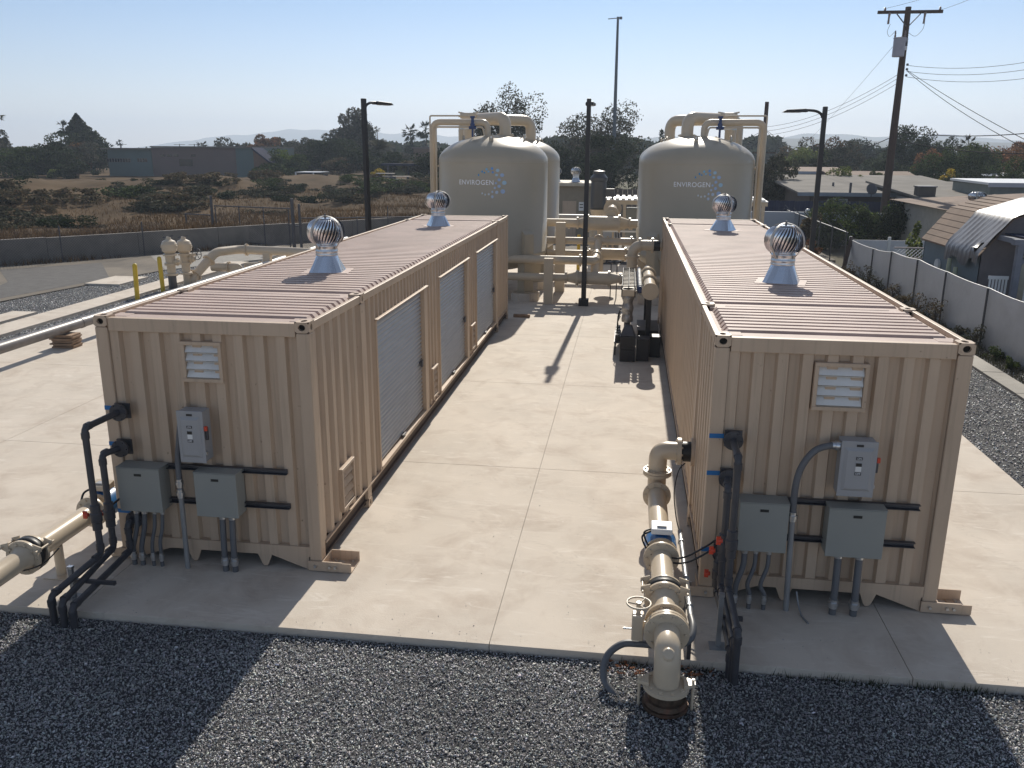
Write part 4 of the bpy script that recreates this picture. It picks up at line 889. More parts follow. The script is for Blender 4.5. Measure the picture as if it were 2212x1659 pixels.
# ------------------------------------------------------------------ piping on and between the tanks
def pipe(pts, r, label, flanges=(), rad=None, group=None, m=None, posts=(), cat='pipe', n=20, extra=None):
    t = thing('pipe_run', label, cat, (pts[0][0], pts[0][1], 0), group=group)
    ow('pipe', G().tube(bend(pts, rad or r * 1.6, 7), r, n), m or M_CREAM, t)
    for c, ax, fr in flanges: ow('flange', G().flange(c, ax, fr, 0.05, 8), m or M_CREAM, t)
    for (x, y, h) in posts:
        ow('support_post', G().box(x - .15, x + .15, y - .12, y + .12, 0.0, h), m or M_CREAM, t, bevel=0.01)
    return t
for s, cx, side in ((1, 1.42, 'left'), (-1, 8.24, 'right')):
    xo = cx - s * 2.04
    pipe([(xo, 20.55, 0.2), (xo, 20.55, 5.78), (cx - s * 0.15, 20.55, 5.78), (cx - s * 0.15, 20.55, 5.30)], 0.105, 'cream pipe climbing the %s logo tank and arching over its dome' % side, rad=0.28)
    pipe([(xo - s * .03, 20.3, 0.2), (xo - s * .03, 20.3, 5.98), (cx - s * 0.75, 20.3, 5.98)], 0.026, 'thin upper pipe following the arch over the %s logo tank' % side, rad=0.06)
    pipe([(xo + s * .17, 20.3, 0.2), (xo + s * .17, 20.3, 5.62), (cx - s * 0.28, 20.3, 5.62), (cx - s * .22, 20.3, 5.35)], 0.03, 'thin lower pipe following the arch over the %s logo tank' % side, rad=0.08)
    t = thing('control_valve', 'dark blue valve on the pipe above the %s logo tank' % side, 'valve', (cx - s * .62, 20.5, 5.3))
    xx = cx - s * .62
    ow('body', G().lathe([(0.035, 5.3), (0.035, 5.55), (0.07, 5.6), (0.08, 5.72), (0.05, 5.76), (0.05, 5.90), (0.085, 5.92), (0.085, 5.97), (0.0001, 5.97)], (xx, 20.28, 0), n=14), mat('dark_blue_valve_enamel', (0.03, 0.06, 0.17), 0.4), t)
    ow('bonnet', G().cyl((xx - .12, 20.28, 5.60), (xx + .12, 20.28, 5.60), 0.05, n=12), MATS['dark_blue_valve_enamel'], t)
    pipe([(cx + s * 0.35, 21.2, 5.25), (cx + s * 0.35, 21.2, 5.95), (cx - s * 1.25, 23.0, 5.95), (cx - s * 1.25, 23.0, 0.6)], 0.20, 'thick cream pipe bending off the crown of the %s logo tank' % side, rad=0.4, flanges=[((cx + s * .35, 21.2, 5.38), (0, 0, 1), 0.30)])
    pipe([(cx + s * 0.75, 25.4, 5.2), (cx + s * 0.75, 25.4, 5.98), (cx - s * 1.55, 23.6, 5.98), (cx - s * 1.55, 23.6, 0.6)], 0.20, 'thick cream pipe bending off the rear %s tank' % side, rad=0.4)
    t = thing('relief_valve', 'vent assembly with bolted arms above the %s tanks' % side, 'valve', (cx - s * 1.0, 21.6, 5.9))
    q = cx - s * 1.0
    g = G().bar((q - .35, 21.6, 6.0), (q + .35, 21.6, 6.14), 0.05); g.bar((q - .35, 21.6, 6.14), (q + .35, 21.6, 6.02), 0.05)
    ow('arms', g, M_CREAM, t); ow('disc', G().cyl((q - .28, 21.6, 6.03), (q + .28, 21.6, 6.03), 0.10, n=14), M_CREAM, t)
    ow('lower_flange', G().flange((q, 21.6, 5.62), (0, 0, 1), 0.30, 0.07, 10), M_GALV, t)
    for zz in (4.35, 2.6): 
        o = obj('pipe_bracket', G().bar((xo, 20.55, zz), (cx - s * 1.72, 20.6, zz), 0.08, 0.05), M_CREAM); tag(o, '%s steel bracket tying the climbing pipe to the %s tank' % ('upper' if zz > 4 else 'lower', side), 'bracket', 'pipe brackets on the tanks')
def header(y, z, r, xa, xb, bulge, xc, label, rb, posts=()):
    t = thing('pipe_header', label, 'pipe', (xc, y, 0), group='cross pipes between the tanks')
    if bulge:
        b = bulge; pts = [(xa, y, z), (xc - b - .35, y, z), (xc - b, y, z), (xc + b, y, z), (xc + b + .35, y, z), (xb, y, z)]; rs = [r, r, rb, rb, r, r]
        ow('pipe', G().tube([pts[0], pts[1]], r, 22), M_CREAM, t); ow('pipe', G().tube([pts[4], pts[5]], r, 22), M_CREAM, t)
        ow('reducer', G().tube(pts[1:3], rs[1:3], 24), M_CREAM, t); ow('reducer', G().tube(pts[3:5], rs[3:5], 24), M_CREAM, t)
        ow('body', G().tube(pts[2:4], rb, 24), M_CREAM, t)
        for q, fr in ((xc - b - .37, r * 1.5), (xc - b, rb * 1.25), (xc + b, rb * 1.25), (xc + b + .37, r * 1.5)): ow('flange', G().flange((q, y, z), (1, 0, 0), fr, 0.06, 8), M_CREAM, t)
    else:
        ow('pipe', G().tube([(xa, y, z), (xb, y, z)], r, 20), M_CREAM, t)
        for q in np.linspace(xa + .7, xb - .7, 4): ow('flange', G().flange((q, y, z), (1, 0, 0), r * 1.55, 0.06, 8), M_CREAM, t)
    for (x, h) in posts: ow('support_post', G().box(x - .17, x + .17, y - .32, y - .08, 0.0, h), M_CREAM, t, bevel=0.01)
    return t
header(19.0, 0.86, 0.125, 1.9, 7.3, 0.52, 5.0, 'lowest cross pipe with bulging middle, right behind the black light pole', 0.21, ())
pipe([(1.8, 19.25, 1.40), (5.05, 19.25, 1.40), (5.05, 20.6, 1.55), (5.05, 22.0, 1.85)], 0.14, 'cross pipe that elbows away to the rear beside the black light pole', rad=0.2, flanges=[((4.55, 19.25, 1.40), (1, 0, 0), 0.21), ((5.05, 21.8, 1.82), (0, 1, 0.2), 0.2), ((5.05, 19.85, 1.45), (0, 1, 0.1), 0.2)], posts=[(3.55, 18.85, 1.50)])
pipe([(5.05, 19.4, 1.3), (5.05, 19.3, 0.98)], 0.15, 'short elbow joining the two lowest cross pipes')
header(21.6, 1.80, 0.125, 3.0, 6.9, 0, 5.0, 'second cross pipe with small flanges, level with the tank bottoms', 0.16, ((3.72, 2.45), (6.62, 2.45)))
header(21.9, 2.40, 0.14, 3.0, 6.9, 0.55, 5.2, 'uppermost cross pipe between the tanks with bulging middle', 0.25)
header(24.2, 1.05, 0.13, 3.0, 7.0, 0.5, 5.5, 'rear cross pipe with bulging middle and hand wheels', 0.22, ((3.5, 1.0), (5.0, 1.0)))
header(26.0, 2.0, 0.12, 3.0, 6.9, 0, 5.2, 'far cross pipe between the rear tanks', 0.2)
pipe([(5.45, 22.1, 2.65), (5.45, 24.4, 2.75)], 0.19, 'thick stub pipe pointing away above the uppermost cross pipe', flanges=[((5.45, 22.3, 2.66), (0, 1, 0), 0.30), ((5.45, 24.3, 2.75), (0, 1, 0), 0.34)])
pipe([(3.1, 27.8, 2.1), (4.6, 27.8, 2.1), (4.6, 27.8, 0.5)], 0.17, 'grey pump manifold behind the left tanks', m=M_GREY2)
for k, (x, y) in enumerate(((5.55, 20.2), (5.75, 20.25))):
    pipe([(x, y, 0.0), (x, y, 1.25)], 0.018, ['thin valve spindle standing left of its twin by the cross pipes', 'thin valve spindle standing right of its twin by the cross pipes'][k], m=M_STRUT, flanges=[((x, y, 1.25), (0, 0, 1), 0.14)])
t = thing('cable_post', 'yellow post standing among the cross pipes', 'post', (4.05, 27.0, 0)); ow('post', G().cyl((4.05, 27, 0), (4.05, 27, 1.5), 0.07, n=16), M_YEL, t)
t = thing('pump_motor', 'tall dark grey vertical pump motor behind the cross pipes', 'pump', (4.7, 30.0, 0))
ow('motor', G().lathe([(0.30, 2.35), (0.34, 2.42), (0.34, 3.55), (0.38, 3.6), (0.38, 3.72), (0.26, 3.86), (0.26, 4.0), (0.0001, 4.05)], (4.7, 30, 0), n=20), mat('dark_motor_enamel', (0.06, 0.065, 0.075), 0.4), t)
ow('pedestal', G().lathe([(0.42, 0), (0.42, 0.5), (0.24, 1.2), (0.24, 1.9), (0.36, 2.3), (0.36, 2.34)], (4.7, 30, 0), n=16), M_CREAM, t)
ow('terminal_box', G().box(4.98, 5.4, 29.85, 30.15, 2.9, 3.25), MATS['dark_motor_enamel'], t, bevel=0.01)
for k in range(3): cable([(5.3, 30, 2.9), (5.42 + k * .06, 30, 2.4), (5.5 + k * .1, 30.1, 1.6), (5.55 + k * .12, 30.2, 0.9)], 0.03, ['nearest', 'middle', 'outermost'][k] + ' black cable hanging from the dark pump motor', m=M_STRUT)
# ------------------------------------------------------------------ strainer skid by the right container
t = thing('concrete_block_pile', 'black painted block standing under the insulated riser', 'block', (6.17, 11.35, 0))
ow('block', G().box(5.99, 6.36, 11.2, 11.55, 0.002, 0.29), M_BLKP, t, bevel=0.008); ow('block', G().box(5.99, 6.36, 11.2, 11.55, 0.294, 0.62), M_BLKP, t, bevel=0.01)
ow('hood', G().hull8([(6.0, 11.21, 0.622), (6.35, 11.21, 0.622), (6.35, 11.54, 0.622), (6.0, 11.54, 0.622)], [(6.09, 11.30, 0.86), (6.26, 11.30, 0.86), (6.26, 11.5, 0.86), (6.09, 11.5, 0.86)]), M_STRUT, t, bevel=0.02)
for (x0, x1, y0, y1, z1, lab) in ((6.39, 6.69, 11.3, 11.65, 0.56, 'black square box on the slab right of the hooded block'), (6.71, 6.97, 11.75, 12.1, 0.52, 'black box pushed up against the right container wall'), (6.42, 6.96, 13.0, 14.4, 0.42, 'long dark equipment base under the strainer')):
    t = thing('equipment_box', lab, 'box', ((x0 + x1) / 2, y0, 0), group='black boxes under the strainer skid')
    ow('body', G().box(x0, x1, y0, y1, 0.002, z1 - 0.02), M_BLKP, t, bevel=0.008); ow('lid', G().box(x0 - .008, x1 + .008, y0 - .008, y1 + .008, z1 - 0.018, z1), M_STRUT, t, bevel=0.004)
t = thing('insulated_riser', 'foil-wrapped riser pipe in front of the strainer basket', 'pipe', (6.14, 11.9, 0))
pts = [(6.14, 11.9, 0.85 + i * 0.045) for i in range(19)]; rs = [0.135 + 0.022 * math.sin(i * 1.1) + 0.012 * math.sin(i * 5.1) for i in range(19)]
ow('foil_wrap', G().tube(pts, rs, 14), mat('crumpled_grey_foil', (0.42, 0.41, 0.40), 0.42, 0.7, var=0.35, vscale=14, bump=0.9, bscale=22), t)
ow('lower_pipe', G().cyl((6.14, 11.85, 0.3), (6.14, 11.9, 0.86), 0.075, n=16), M_STRUT, t)
t = thing('strainer_basket', 'long cream strainer channel caged in black wire beside the right container', 'strainer', (6.15, 13.5, 0))
ow('channel', G().box(6.0, 6.29, 11.75, 15.2, 1.50, 1.66), M_CREAM, t, bevel=0.01)
for k in range(15):
    y = 11.9 + k * 0.235; ow('cage_wire', G().tube(bend([(5.985, y, 1.45), (5.985, y, 1.72), (6.305, y, 1.72), (6.305, y, 1.45)], 0.03, 2), 0.015, 6), M_BLK, t)
for x in (5.99, 6.15, 6.30): ow('cage_rail', G().tube([(x, 11.8, 1.735), (x, 15.2, 1.735)], 0.014, 6), M_BLK, t)
for y in (12.3, 14.8): ow('leg', G().box(6.08, 6.22, y - .05, y + .05, 0.0, 1.50), M_BLKP, t)
t = thing('valve_row', 'row of dark blue and white valve caps beside the strainer channel', 'valves', (6.45, 13.5, 0))
ow('rail', G().tube([(6.42, 11.85, 1.60), (6.42, 15.1, 1.60)], 0.025, 12), M_STRUT, t)
for k in range(13):
    y = 11.9 + k * 0.25
    ow('valve_cap', G().lathe([(0.0001, -.09), (0.06, -.07), (0.085, 0), (0.06, .05), (0.03, .09), (0.0001, .1)], (6.42, y, 1.64), (0, 0, 1), 10), mat('navy_valve_plastic', (0.03, 0.045, 0.12), 0.3), t)
    ow('white_knob', G().lathe([(0.0001, 0), (0.06, 0.01), (0.05, .06), (0.0001, .08)], (6.42, y + .12, 1.70), (0, 0, 1), 8), M_WHITE, t)
    ow('branch', G().tube([(6.30, y, 1.60), (6.56, y, 1.62)], 0.022, 8), M_CREAM, t)
t = thing('collector_pipe', 'cream capped collector pipe lying along the right container', 'pipe', (6.66, 13, 0))
ow('pipe', G().tube([(6.66, 11.6, 1.66), (6.66, 15.2, 1.66)], 0.155, 26), M_CREAM, t)
ow('end_flange', G().flange((6.66, 11.58, 1.66), (0, 1, 0), 0.205, 0.06, 8, 0.185), M_CREAM, t)
for y in (12.9, 13.05, 14.3, 14.45): ow('flange', G().flange((6.66, y, 1.66), (0, 1, 0), 0.21, 0.04, 10), M_CREAM, t)
ow('post', G().box(6.60, 6.72, 12.1, 12.2, 0.0, 1.50), M_BLKP, t); ow('post', G().box(6.60, 6.72, 14.8, 14.9, 0.0, 1.50), M_BLKP, t)
pipe([(7.04, 16.0, 2.28), (6.22, 16.0, 2.28), (6.22, 16.0, 1.55)], 0.15, 'cream elbow pipe leaving the far end of the right container', rad=0.32, flanges=[((6.78, 16, 2.28), (1, 0, 0), 0.22), ((6.42, 16, 2.28), (1, 0, 0), 0.215), ((6.22, 16, 1.96), (0, 0, 1), 0.21)])
ow('rubber_sleeve', G().cyl((6.82, 16, 2.28), (7.0, 16, 2.28), 0.155, n=22), M_BLK, thing('rubber_sleeve', 'black rubber sleeve joining the far elbow pipe to the right container', 'sleeve', (6.9, 16, 2.28)))
t = thing('dosing_rack', 'low black dosing rack with tubing left of the hooded block', 'rack', (5.95, 12.4, 0))
for k in range(4):
    y = 11.9 + k * .35; ow('pump_head', G().box(5.86, 5.98, y, y + .24, 0.35, 0.50), M_BLKP, t, bevel=0.01); ow('tubing', G().tube(smooth_path([(5.92, y + .1, .5), (5.90, y + .1, .75), (5.97, y + .15, .95)]), 0.012, 6), M_BLK, t)
ow('shelf', G().box(5.84, 6.0, 11.85, 13.3, 0.30, 0.34), M_STRUT, t); ow('leg', G().box(5.85, 5.89, 11.86, 11.9, 0.0, 0.30), M_BLKP, t); ow('leg', G().box(5.85, 5.89, 13.2, 13.24, 0.0, 0.30), M_BLKP, t)
tag(obj('timber_block', G().box(-.25, .25, -.06, .06, 0, .09), M_WOOD, loc=(2.98, 16.4, 0.001)), 'short timber block lying at the far corner of the left container', 'timber')
# ------------------------------------------------------------------ light poles
def light_pole(x, y, h, ang, label, first=None):
    t = thing('light_pole', label, 'street light', (x, y, 0), rz=ang, group='black light poles')
    obj('base_cover', G().box(-.16, .16, -.16, .16, 0, .22), M_BLKP, t, bevel=0.02)
    obj('pole', G().hull8([(-.078, -.078, .2), (.078, -.078, .2), (.078, .078, .2), (-.078, .078, .2)], [(-.066, -.066, h), (.066, -.066, h), (.066, .066, h), (-.066, .066, h)]), M_BLKP, t, bevel=0.008)
    obj('arm', G().tube(smooth_path([(.05, 0, h - .38), (.12, 0, h - .22), (.30, 0, h - .12), (.62, 0, h - .10)]), [0.05] * 1 + [0.045] * 18, 10) if False else G().tube(smooth_path([(.05, 0, h - .32), (.12, 0, h - .20), (.30, 0, h - .12), (.62, 0, h - .10)]), 0.04, 10), M_BLKP, t)
    hd = obj('lamp_head', G().hull8([(.5, -.10, h - .16), (1.25, -.16, h - .16), (1.25, .16, h - .16), (.5, .14, h - .16)], [(.55, -.12, h - .06), (1.12, -.18, h - .09), (1.12, .18, h - .09), (.55, .12, h - .06)]), M_BLKP, t, bevel=0.02)
    obj('lens', G().box(.70, 1.18, -.10, .10, h - .172, h - .162), mat('lamp_lens', (0.5, 0.5, 0.5), 0.3), hd)
    return t
light_pole(4.72, 18.75, 6.43, R_(90), 'black square light pole standing between the two tanks')
light_pole(-2.51, 18.98, 6.46, R_(62), 'black light pole behind the left container')
light_pole(11.79, 18.98, 6.20, R_(178), 'black light pole beyond the right container with its lamp arm pointing left')
# ------------------------------------------------------------------ vegetation
def leafmat(name, col, transl=0.3):
    return mat(name, col, 0.8, var=0.18, vscale=0.6, attr='tone', transl=transl, spec=0.06)
L_DARK = leafmat('dark_green_leaves', (0.032, 0.043, 0.019), 0.18)
L_MID = leafmat('mid_green_leaves', (0.058, 0.078, 0.026), 0.25)
L_LIGHT = leafmat('light_green_leaves', (0.12, 0.145, 0.045), 0.4)
L_OLIVE = leafmat('olive_grey_leaves', (0.072, 0.070, 0.046), 0.2)
L_RUST = leafmat('autumn_rust_leaves', (0.17, 0.085, 0.042), 0.4)
L_YEL = leafmat('yellow_leaves', (0.36, 0.27, 0.04), 0.4)
L_DRY = leafmat('dry_brown_brush_leaves', (0.115, 0.092, 0.055), 0.25)
L_STRAW = leafmat('straw_grass', (0.13, 0.082, 0.042), 0.2)
M_BARK = mat('grey_brown_bark', (0.09, 0.07, 0.055), 0.9, var=0.3, vscale=5)
def leaf_quads(P, size, r, flat=0.0, aspect=0.55, up=None):
    n = len(P); a = r.normal(size=(n, 3)); a[:, 2] *= (1 - flat)
    if up is not None: a = a * (1 - up) + np.array([0, 0, 1.0]) * up * 2
    a /= np.linalg.norm(a, axis=1)[:, None]; b = r.normal(size=(n, 3)); b -= a * (a * b).sum(1)[:, None]; b /= np.linalg.norm(b, axis=1)[:, None]
    s = size * r.uniform(0.6, 1.3, n)[:, None]; a = a * s; b = b * s * aspect
    v = np.stack([P - a * .5, P + b * .5 + a * .05, P + a * .6, P - b * .5 - a * .02], 1).reshape(-1, 3)
    f = np.arange(4 * n).reshape(-1, 4); return v, f
def crown_points(kind, H, W, n, r):
    """points in a crown whose trunk foot is the origin"""
    lobes = []
    if kind == 'round': nl, z0, z1 = 22, 0.22, 1.0
    elif kind == 'airy': nl, z0, z1 = 48, 0.14, 1.0
    elif kind == 'bush': nl, z0, z1 = 16, 0.0, 1.0
    elif kind == 'dome': nl, z0, z1 = 26, 0.12, 1.0
    if kind in ('round', 'airy', 'bush', 'dome'):
        cz = (z0 + z1) / 2 * H; hz = (z1 - z0) / 2 * H
        for k in range(nl):
            d = r.normal(size=3); d /= (np.abs(d) ** 3.2).sum() ** (1 / 3.2); rad = r.uniform(0.25, 0.85) if kind != 'airy' else r.uniform(0.25, 0.92)
            lr = (0.34 if kind != 'airy' else 0.31) * r.uniform(0.6, 1.2)
            lobes.append((d[0] * rad * W / 2, d[1] * rad * W / 2, cz + d[2] * rad * hz * (0.9 if d[2] > 0 else 0.8), lr * W / 2, lr * hz * 0.85))
        tot = []
        per = n // nl
        for (x, y, z, a, b) in lobes:
            d = r.normal(size=(per, 3)); d /= np.linalg.norm(d, axis=1)[:, None]
            q = r.uniform(0.45, 1.08, per)[:, None] ** 0.6
            p = d * q * np.array([a, a, b]) + np.array([x, y, z]); tot.append(p)
        P = np.concatenate(tot); lo, hi = np.percentile(P[:, 2], .5), np.percentile(P[:, 2], 99.6); kz = (z1 * H - z0 * H * .8) / (hi - lo); P[:, 2] = z0 * H * .8 + (P[:, 2] - lo) * kz
        kw = W / (np.percentile(P[:, 0], 99) - np.percentile(P[:, 0], 1)); P[:, :2] *= kw
        lobes = [(x * kw, y * kw, z0 * H * .8 + (z - lo) * kz, a, b) for x, y, z, a, b in lobes]
        return P[P[:, 2] > 0.02 * H], lobes
    if kind in ('cone', 'cypress'):
        t = r.uniform(0, 1, n) ** 0.75; an = r.uniform(0, 2 * PI, n)
        tier = 0.75 + 0.25 * np.abs(np.sin(t * 26 + 2 * np.sin(an * 2)))
        rad = (1 - t) ** (0.8 if kind == 'cone' else 0.45) * (1.0 if kind == 'cone' else np.minimum(1, t * 6 + .3)) * W / 2 * tier * r.uniform(0.5, 1.05, n) * (1 + 0.3 * np.sin(an * 3 + 1.2) + 0.35 * np.sin(t * 11 + an) * (1 - t)) * np.where(np.sin(an * 5 + t * 17) > -.75, 1, .6)
        P = np.stack([rad * np.cos(an), rad * np.sin(an), (0.06 + 0.94 * t) * H], 1); return P, []
def trunk_mesh(H, W, lobes, r, kind):
    g = G(); th = {'round': .5, 'airy': .75, 'dome': .5, 'bush': .4, 'cone': .9, 'cypress': .8}[kind] * H; r0 = max(0.05, 0.028 * H)
    bend_ = r.normal(size=2) * 0.04 * H
    g.tube([(0, 0, -0.3), (bend_[0] * .3, bend_[1] * .3, th * .35), (bend_[0], bend_[1], th * .7), (bend_[0] * 1.2, bend_[1], th)], [r0 * 1.3, r0, r0 * .7, r0 * .35], 7, caps=False)
    idx = r.permutation(len(lobes))[:26 if kind == 'airy' else 10]
    for i in idx:
        x, y, z, a, b = lobes[i]; s = th * r.uniform(.35, .75)
        g.tube([(bend_[0] * s / th, bend_[1] * s / th, s), ((x + bend_[0]) * .45, (y + bend_[1]) * .45, (s + z) * .5 + .02 * H), (x, y, z)], [r0 * .45, r0 * .28, r0 * .08], 5, caps=False)
    return g
TREES = {}
def tone_of(n, r, spread=0.35, hue=0.12, dark=None):
    t = r.lognormal(0, spread, n)[:, None] * (1 + r.normal(0, hue, (n, 1)) * np.array([1.0, 0.2, 0.4])); return np.repeat(np.clip(t, .15, 4), 4, 0)
def tree(name, label, kind, loc, H, W, m, seed, n=1800, ls=0.32, cat='tree', group=None, mix=None):
    r = np.random.default_rng(seed)
    t = thing(name, label, cat, loc, r.uniform(0, 6.28) if kind not in ('cone',) else 0.0, group)
    P, lobes = crown_points(kind, H, W, n, r); v, f = leaf_quads(P, ls, r, aspect=0.6)
    tn = tone_of(len(P), r)
    if mix:      # some lobes carry another leaf colour; on the garden trees, painted lights
        k = (np.sin(P[:, 0] * 1.7 / W * 6 + seed) + np.sin(P[:, 2] * 7 / H + seed * 2) > 0.5); fac = np.ones((len(P), 3)); fac[k] = mix; tn = tn * np.repeat(fac, 4, 0)
    obj('crown', np_mesh('crown', v, f, tone=tn), m, t)
    obj('trunk', trunk_mesh(H, W, lobes, r, kind), M_BARK, t)
    return t
def palm(label, loc, H, cr, seed, cat='palm tree', m=None, nf=26, group=None, feather=False):
    r = np.random.default_rng(seed); t = thing('palm_tree', label, cat, loc, 0, group); m = m or L_MID
    g = G().tube([(0, 0, -.3), (.02 * H, 0, H * .5), (.0, 0, H)], [max(.12, .02 * H), max(.09, .013 * H), max(.09, .013 * H)], 8, caps=False); obj('trunk', g, M_BARK, t)
    V = []; F = []
    for k in range(nf):
        an = r.uniform(0, 2 * PI); el = r.uniform(-0.9, 1.35) if not feather else r.uniform(0.0, 1.4); L = cr * r.uniform(.8, 1.1)
        d = np.array([math.cos(an) * math.cos(el), math.sin(an) * math.cos(el), math.sin(el)]); side = np.cross(d, [0, 0, 1.0]); side /= np.linalg.norm(side) + 1e-6
        if feather:
            pts = [d * L * q - np.array([0, 0, 1]) * 0.42 * L * q * q for q in np.linspace(0, 1, 9)]
            for i in range(1, 9):
                for sg in (-1, 1):
                    p = pts[i]; e = p + (side * sg * 0.30 * L * math.sin(PI * min(.95, i / 9 + .08)) + (pts[i] - pts[i - 1]) * 1.2 - np.array([0, 0, .05 * L])); w = (pts[i] - pts[i - 1]) * 0.35
                    o = len(V); V += [pts[i] - w, pts[i] + w, e]; F.append((o, o + 1, o + 2))
        else:
            c = d * L * .52; 
            for j in range(9):
                q = (j - 4) / 4 * 1.25; e = c + (d * math.cos(q) + side * math.sin(q)) * L * .5 - np.array([0, 0, .10 * L * (1 + abs(q))]); w = np.cross(e - c, [0.3, 0.2, 1.0]); w /= np.linalg.norm(w) + 1e-6; w *= .085 * L
                o = len(V); V += [c - w, c + w, e]; F.append((o, o + 1, o + 2))
            o = len(V); w = side * .03 * L; V += [-w, w, c + w, c - w]; F += [(o, o + 1, o + 2), (o, o + 2, o + 3)]
    V = np.array(V) + np.array([0, 0, H]); F = np.array(F)
    tn = np.clip(r.lognormal(0, .25, len(V)), .3, 2)[:, None] * np.ones((1, 3))
    obj('crown', np_mesh('crown', V, F, tone=tn), m, t); return t
def hz(x, y): return float(hterr(np.array(x), np.array(y)))
def mpp(px, py, Y): return (at(px + 1, py, Y) - at(px, py, Y)).length
def T(label, kind, px, top, wpx, Y, m, seed, z0=None, name='tree', n=None, ls=None, **k):
    """tree at depth Y whose crown shows at px with its top at row top"""
    p = at(px, top, Y); s = mpp(px, top, Y); zb = (hz(p.x, Y) if p.x < -6 else -0.1) if z0 is None else z0
    H = max(1.0, p.z - zb); W = wpx * s
    if kind == 'palm': return palm(label, (p.x, Y, zb), H - wpx * s * .35, wpx * s * .55, seed, m=m, **k)
    if kind == 'feather': return palm(label, (p.x, Y, zb), max(.4, H - wpx * s * .30), wpx * s * .55, seed, m=m, feather=True, nf=44, **k)
    return tree(name, label, kind, (p.x, Y, zb), H, W, m, seed, n=n or int(min(12000, 1300 + wpx * (p.z - zb) / s * (1.5 if kind == 'airy' else 1.0))), ls=ls or max(.10, s * (5.0 if kind == 'airy' else 4.4)), **k)
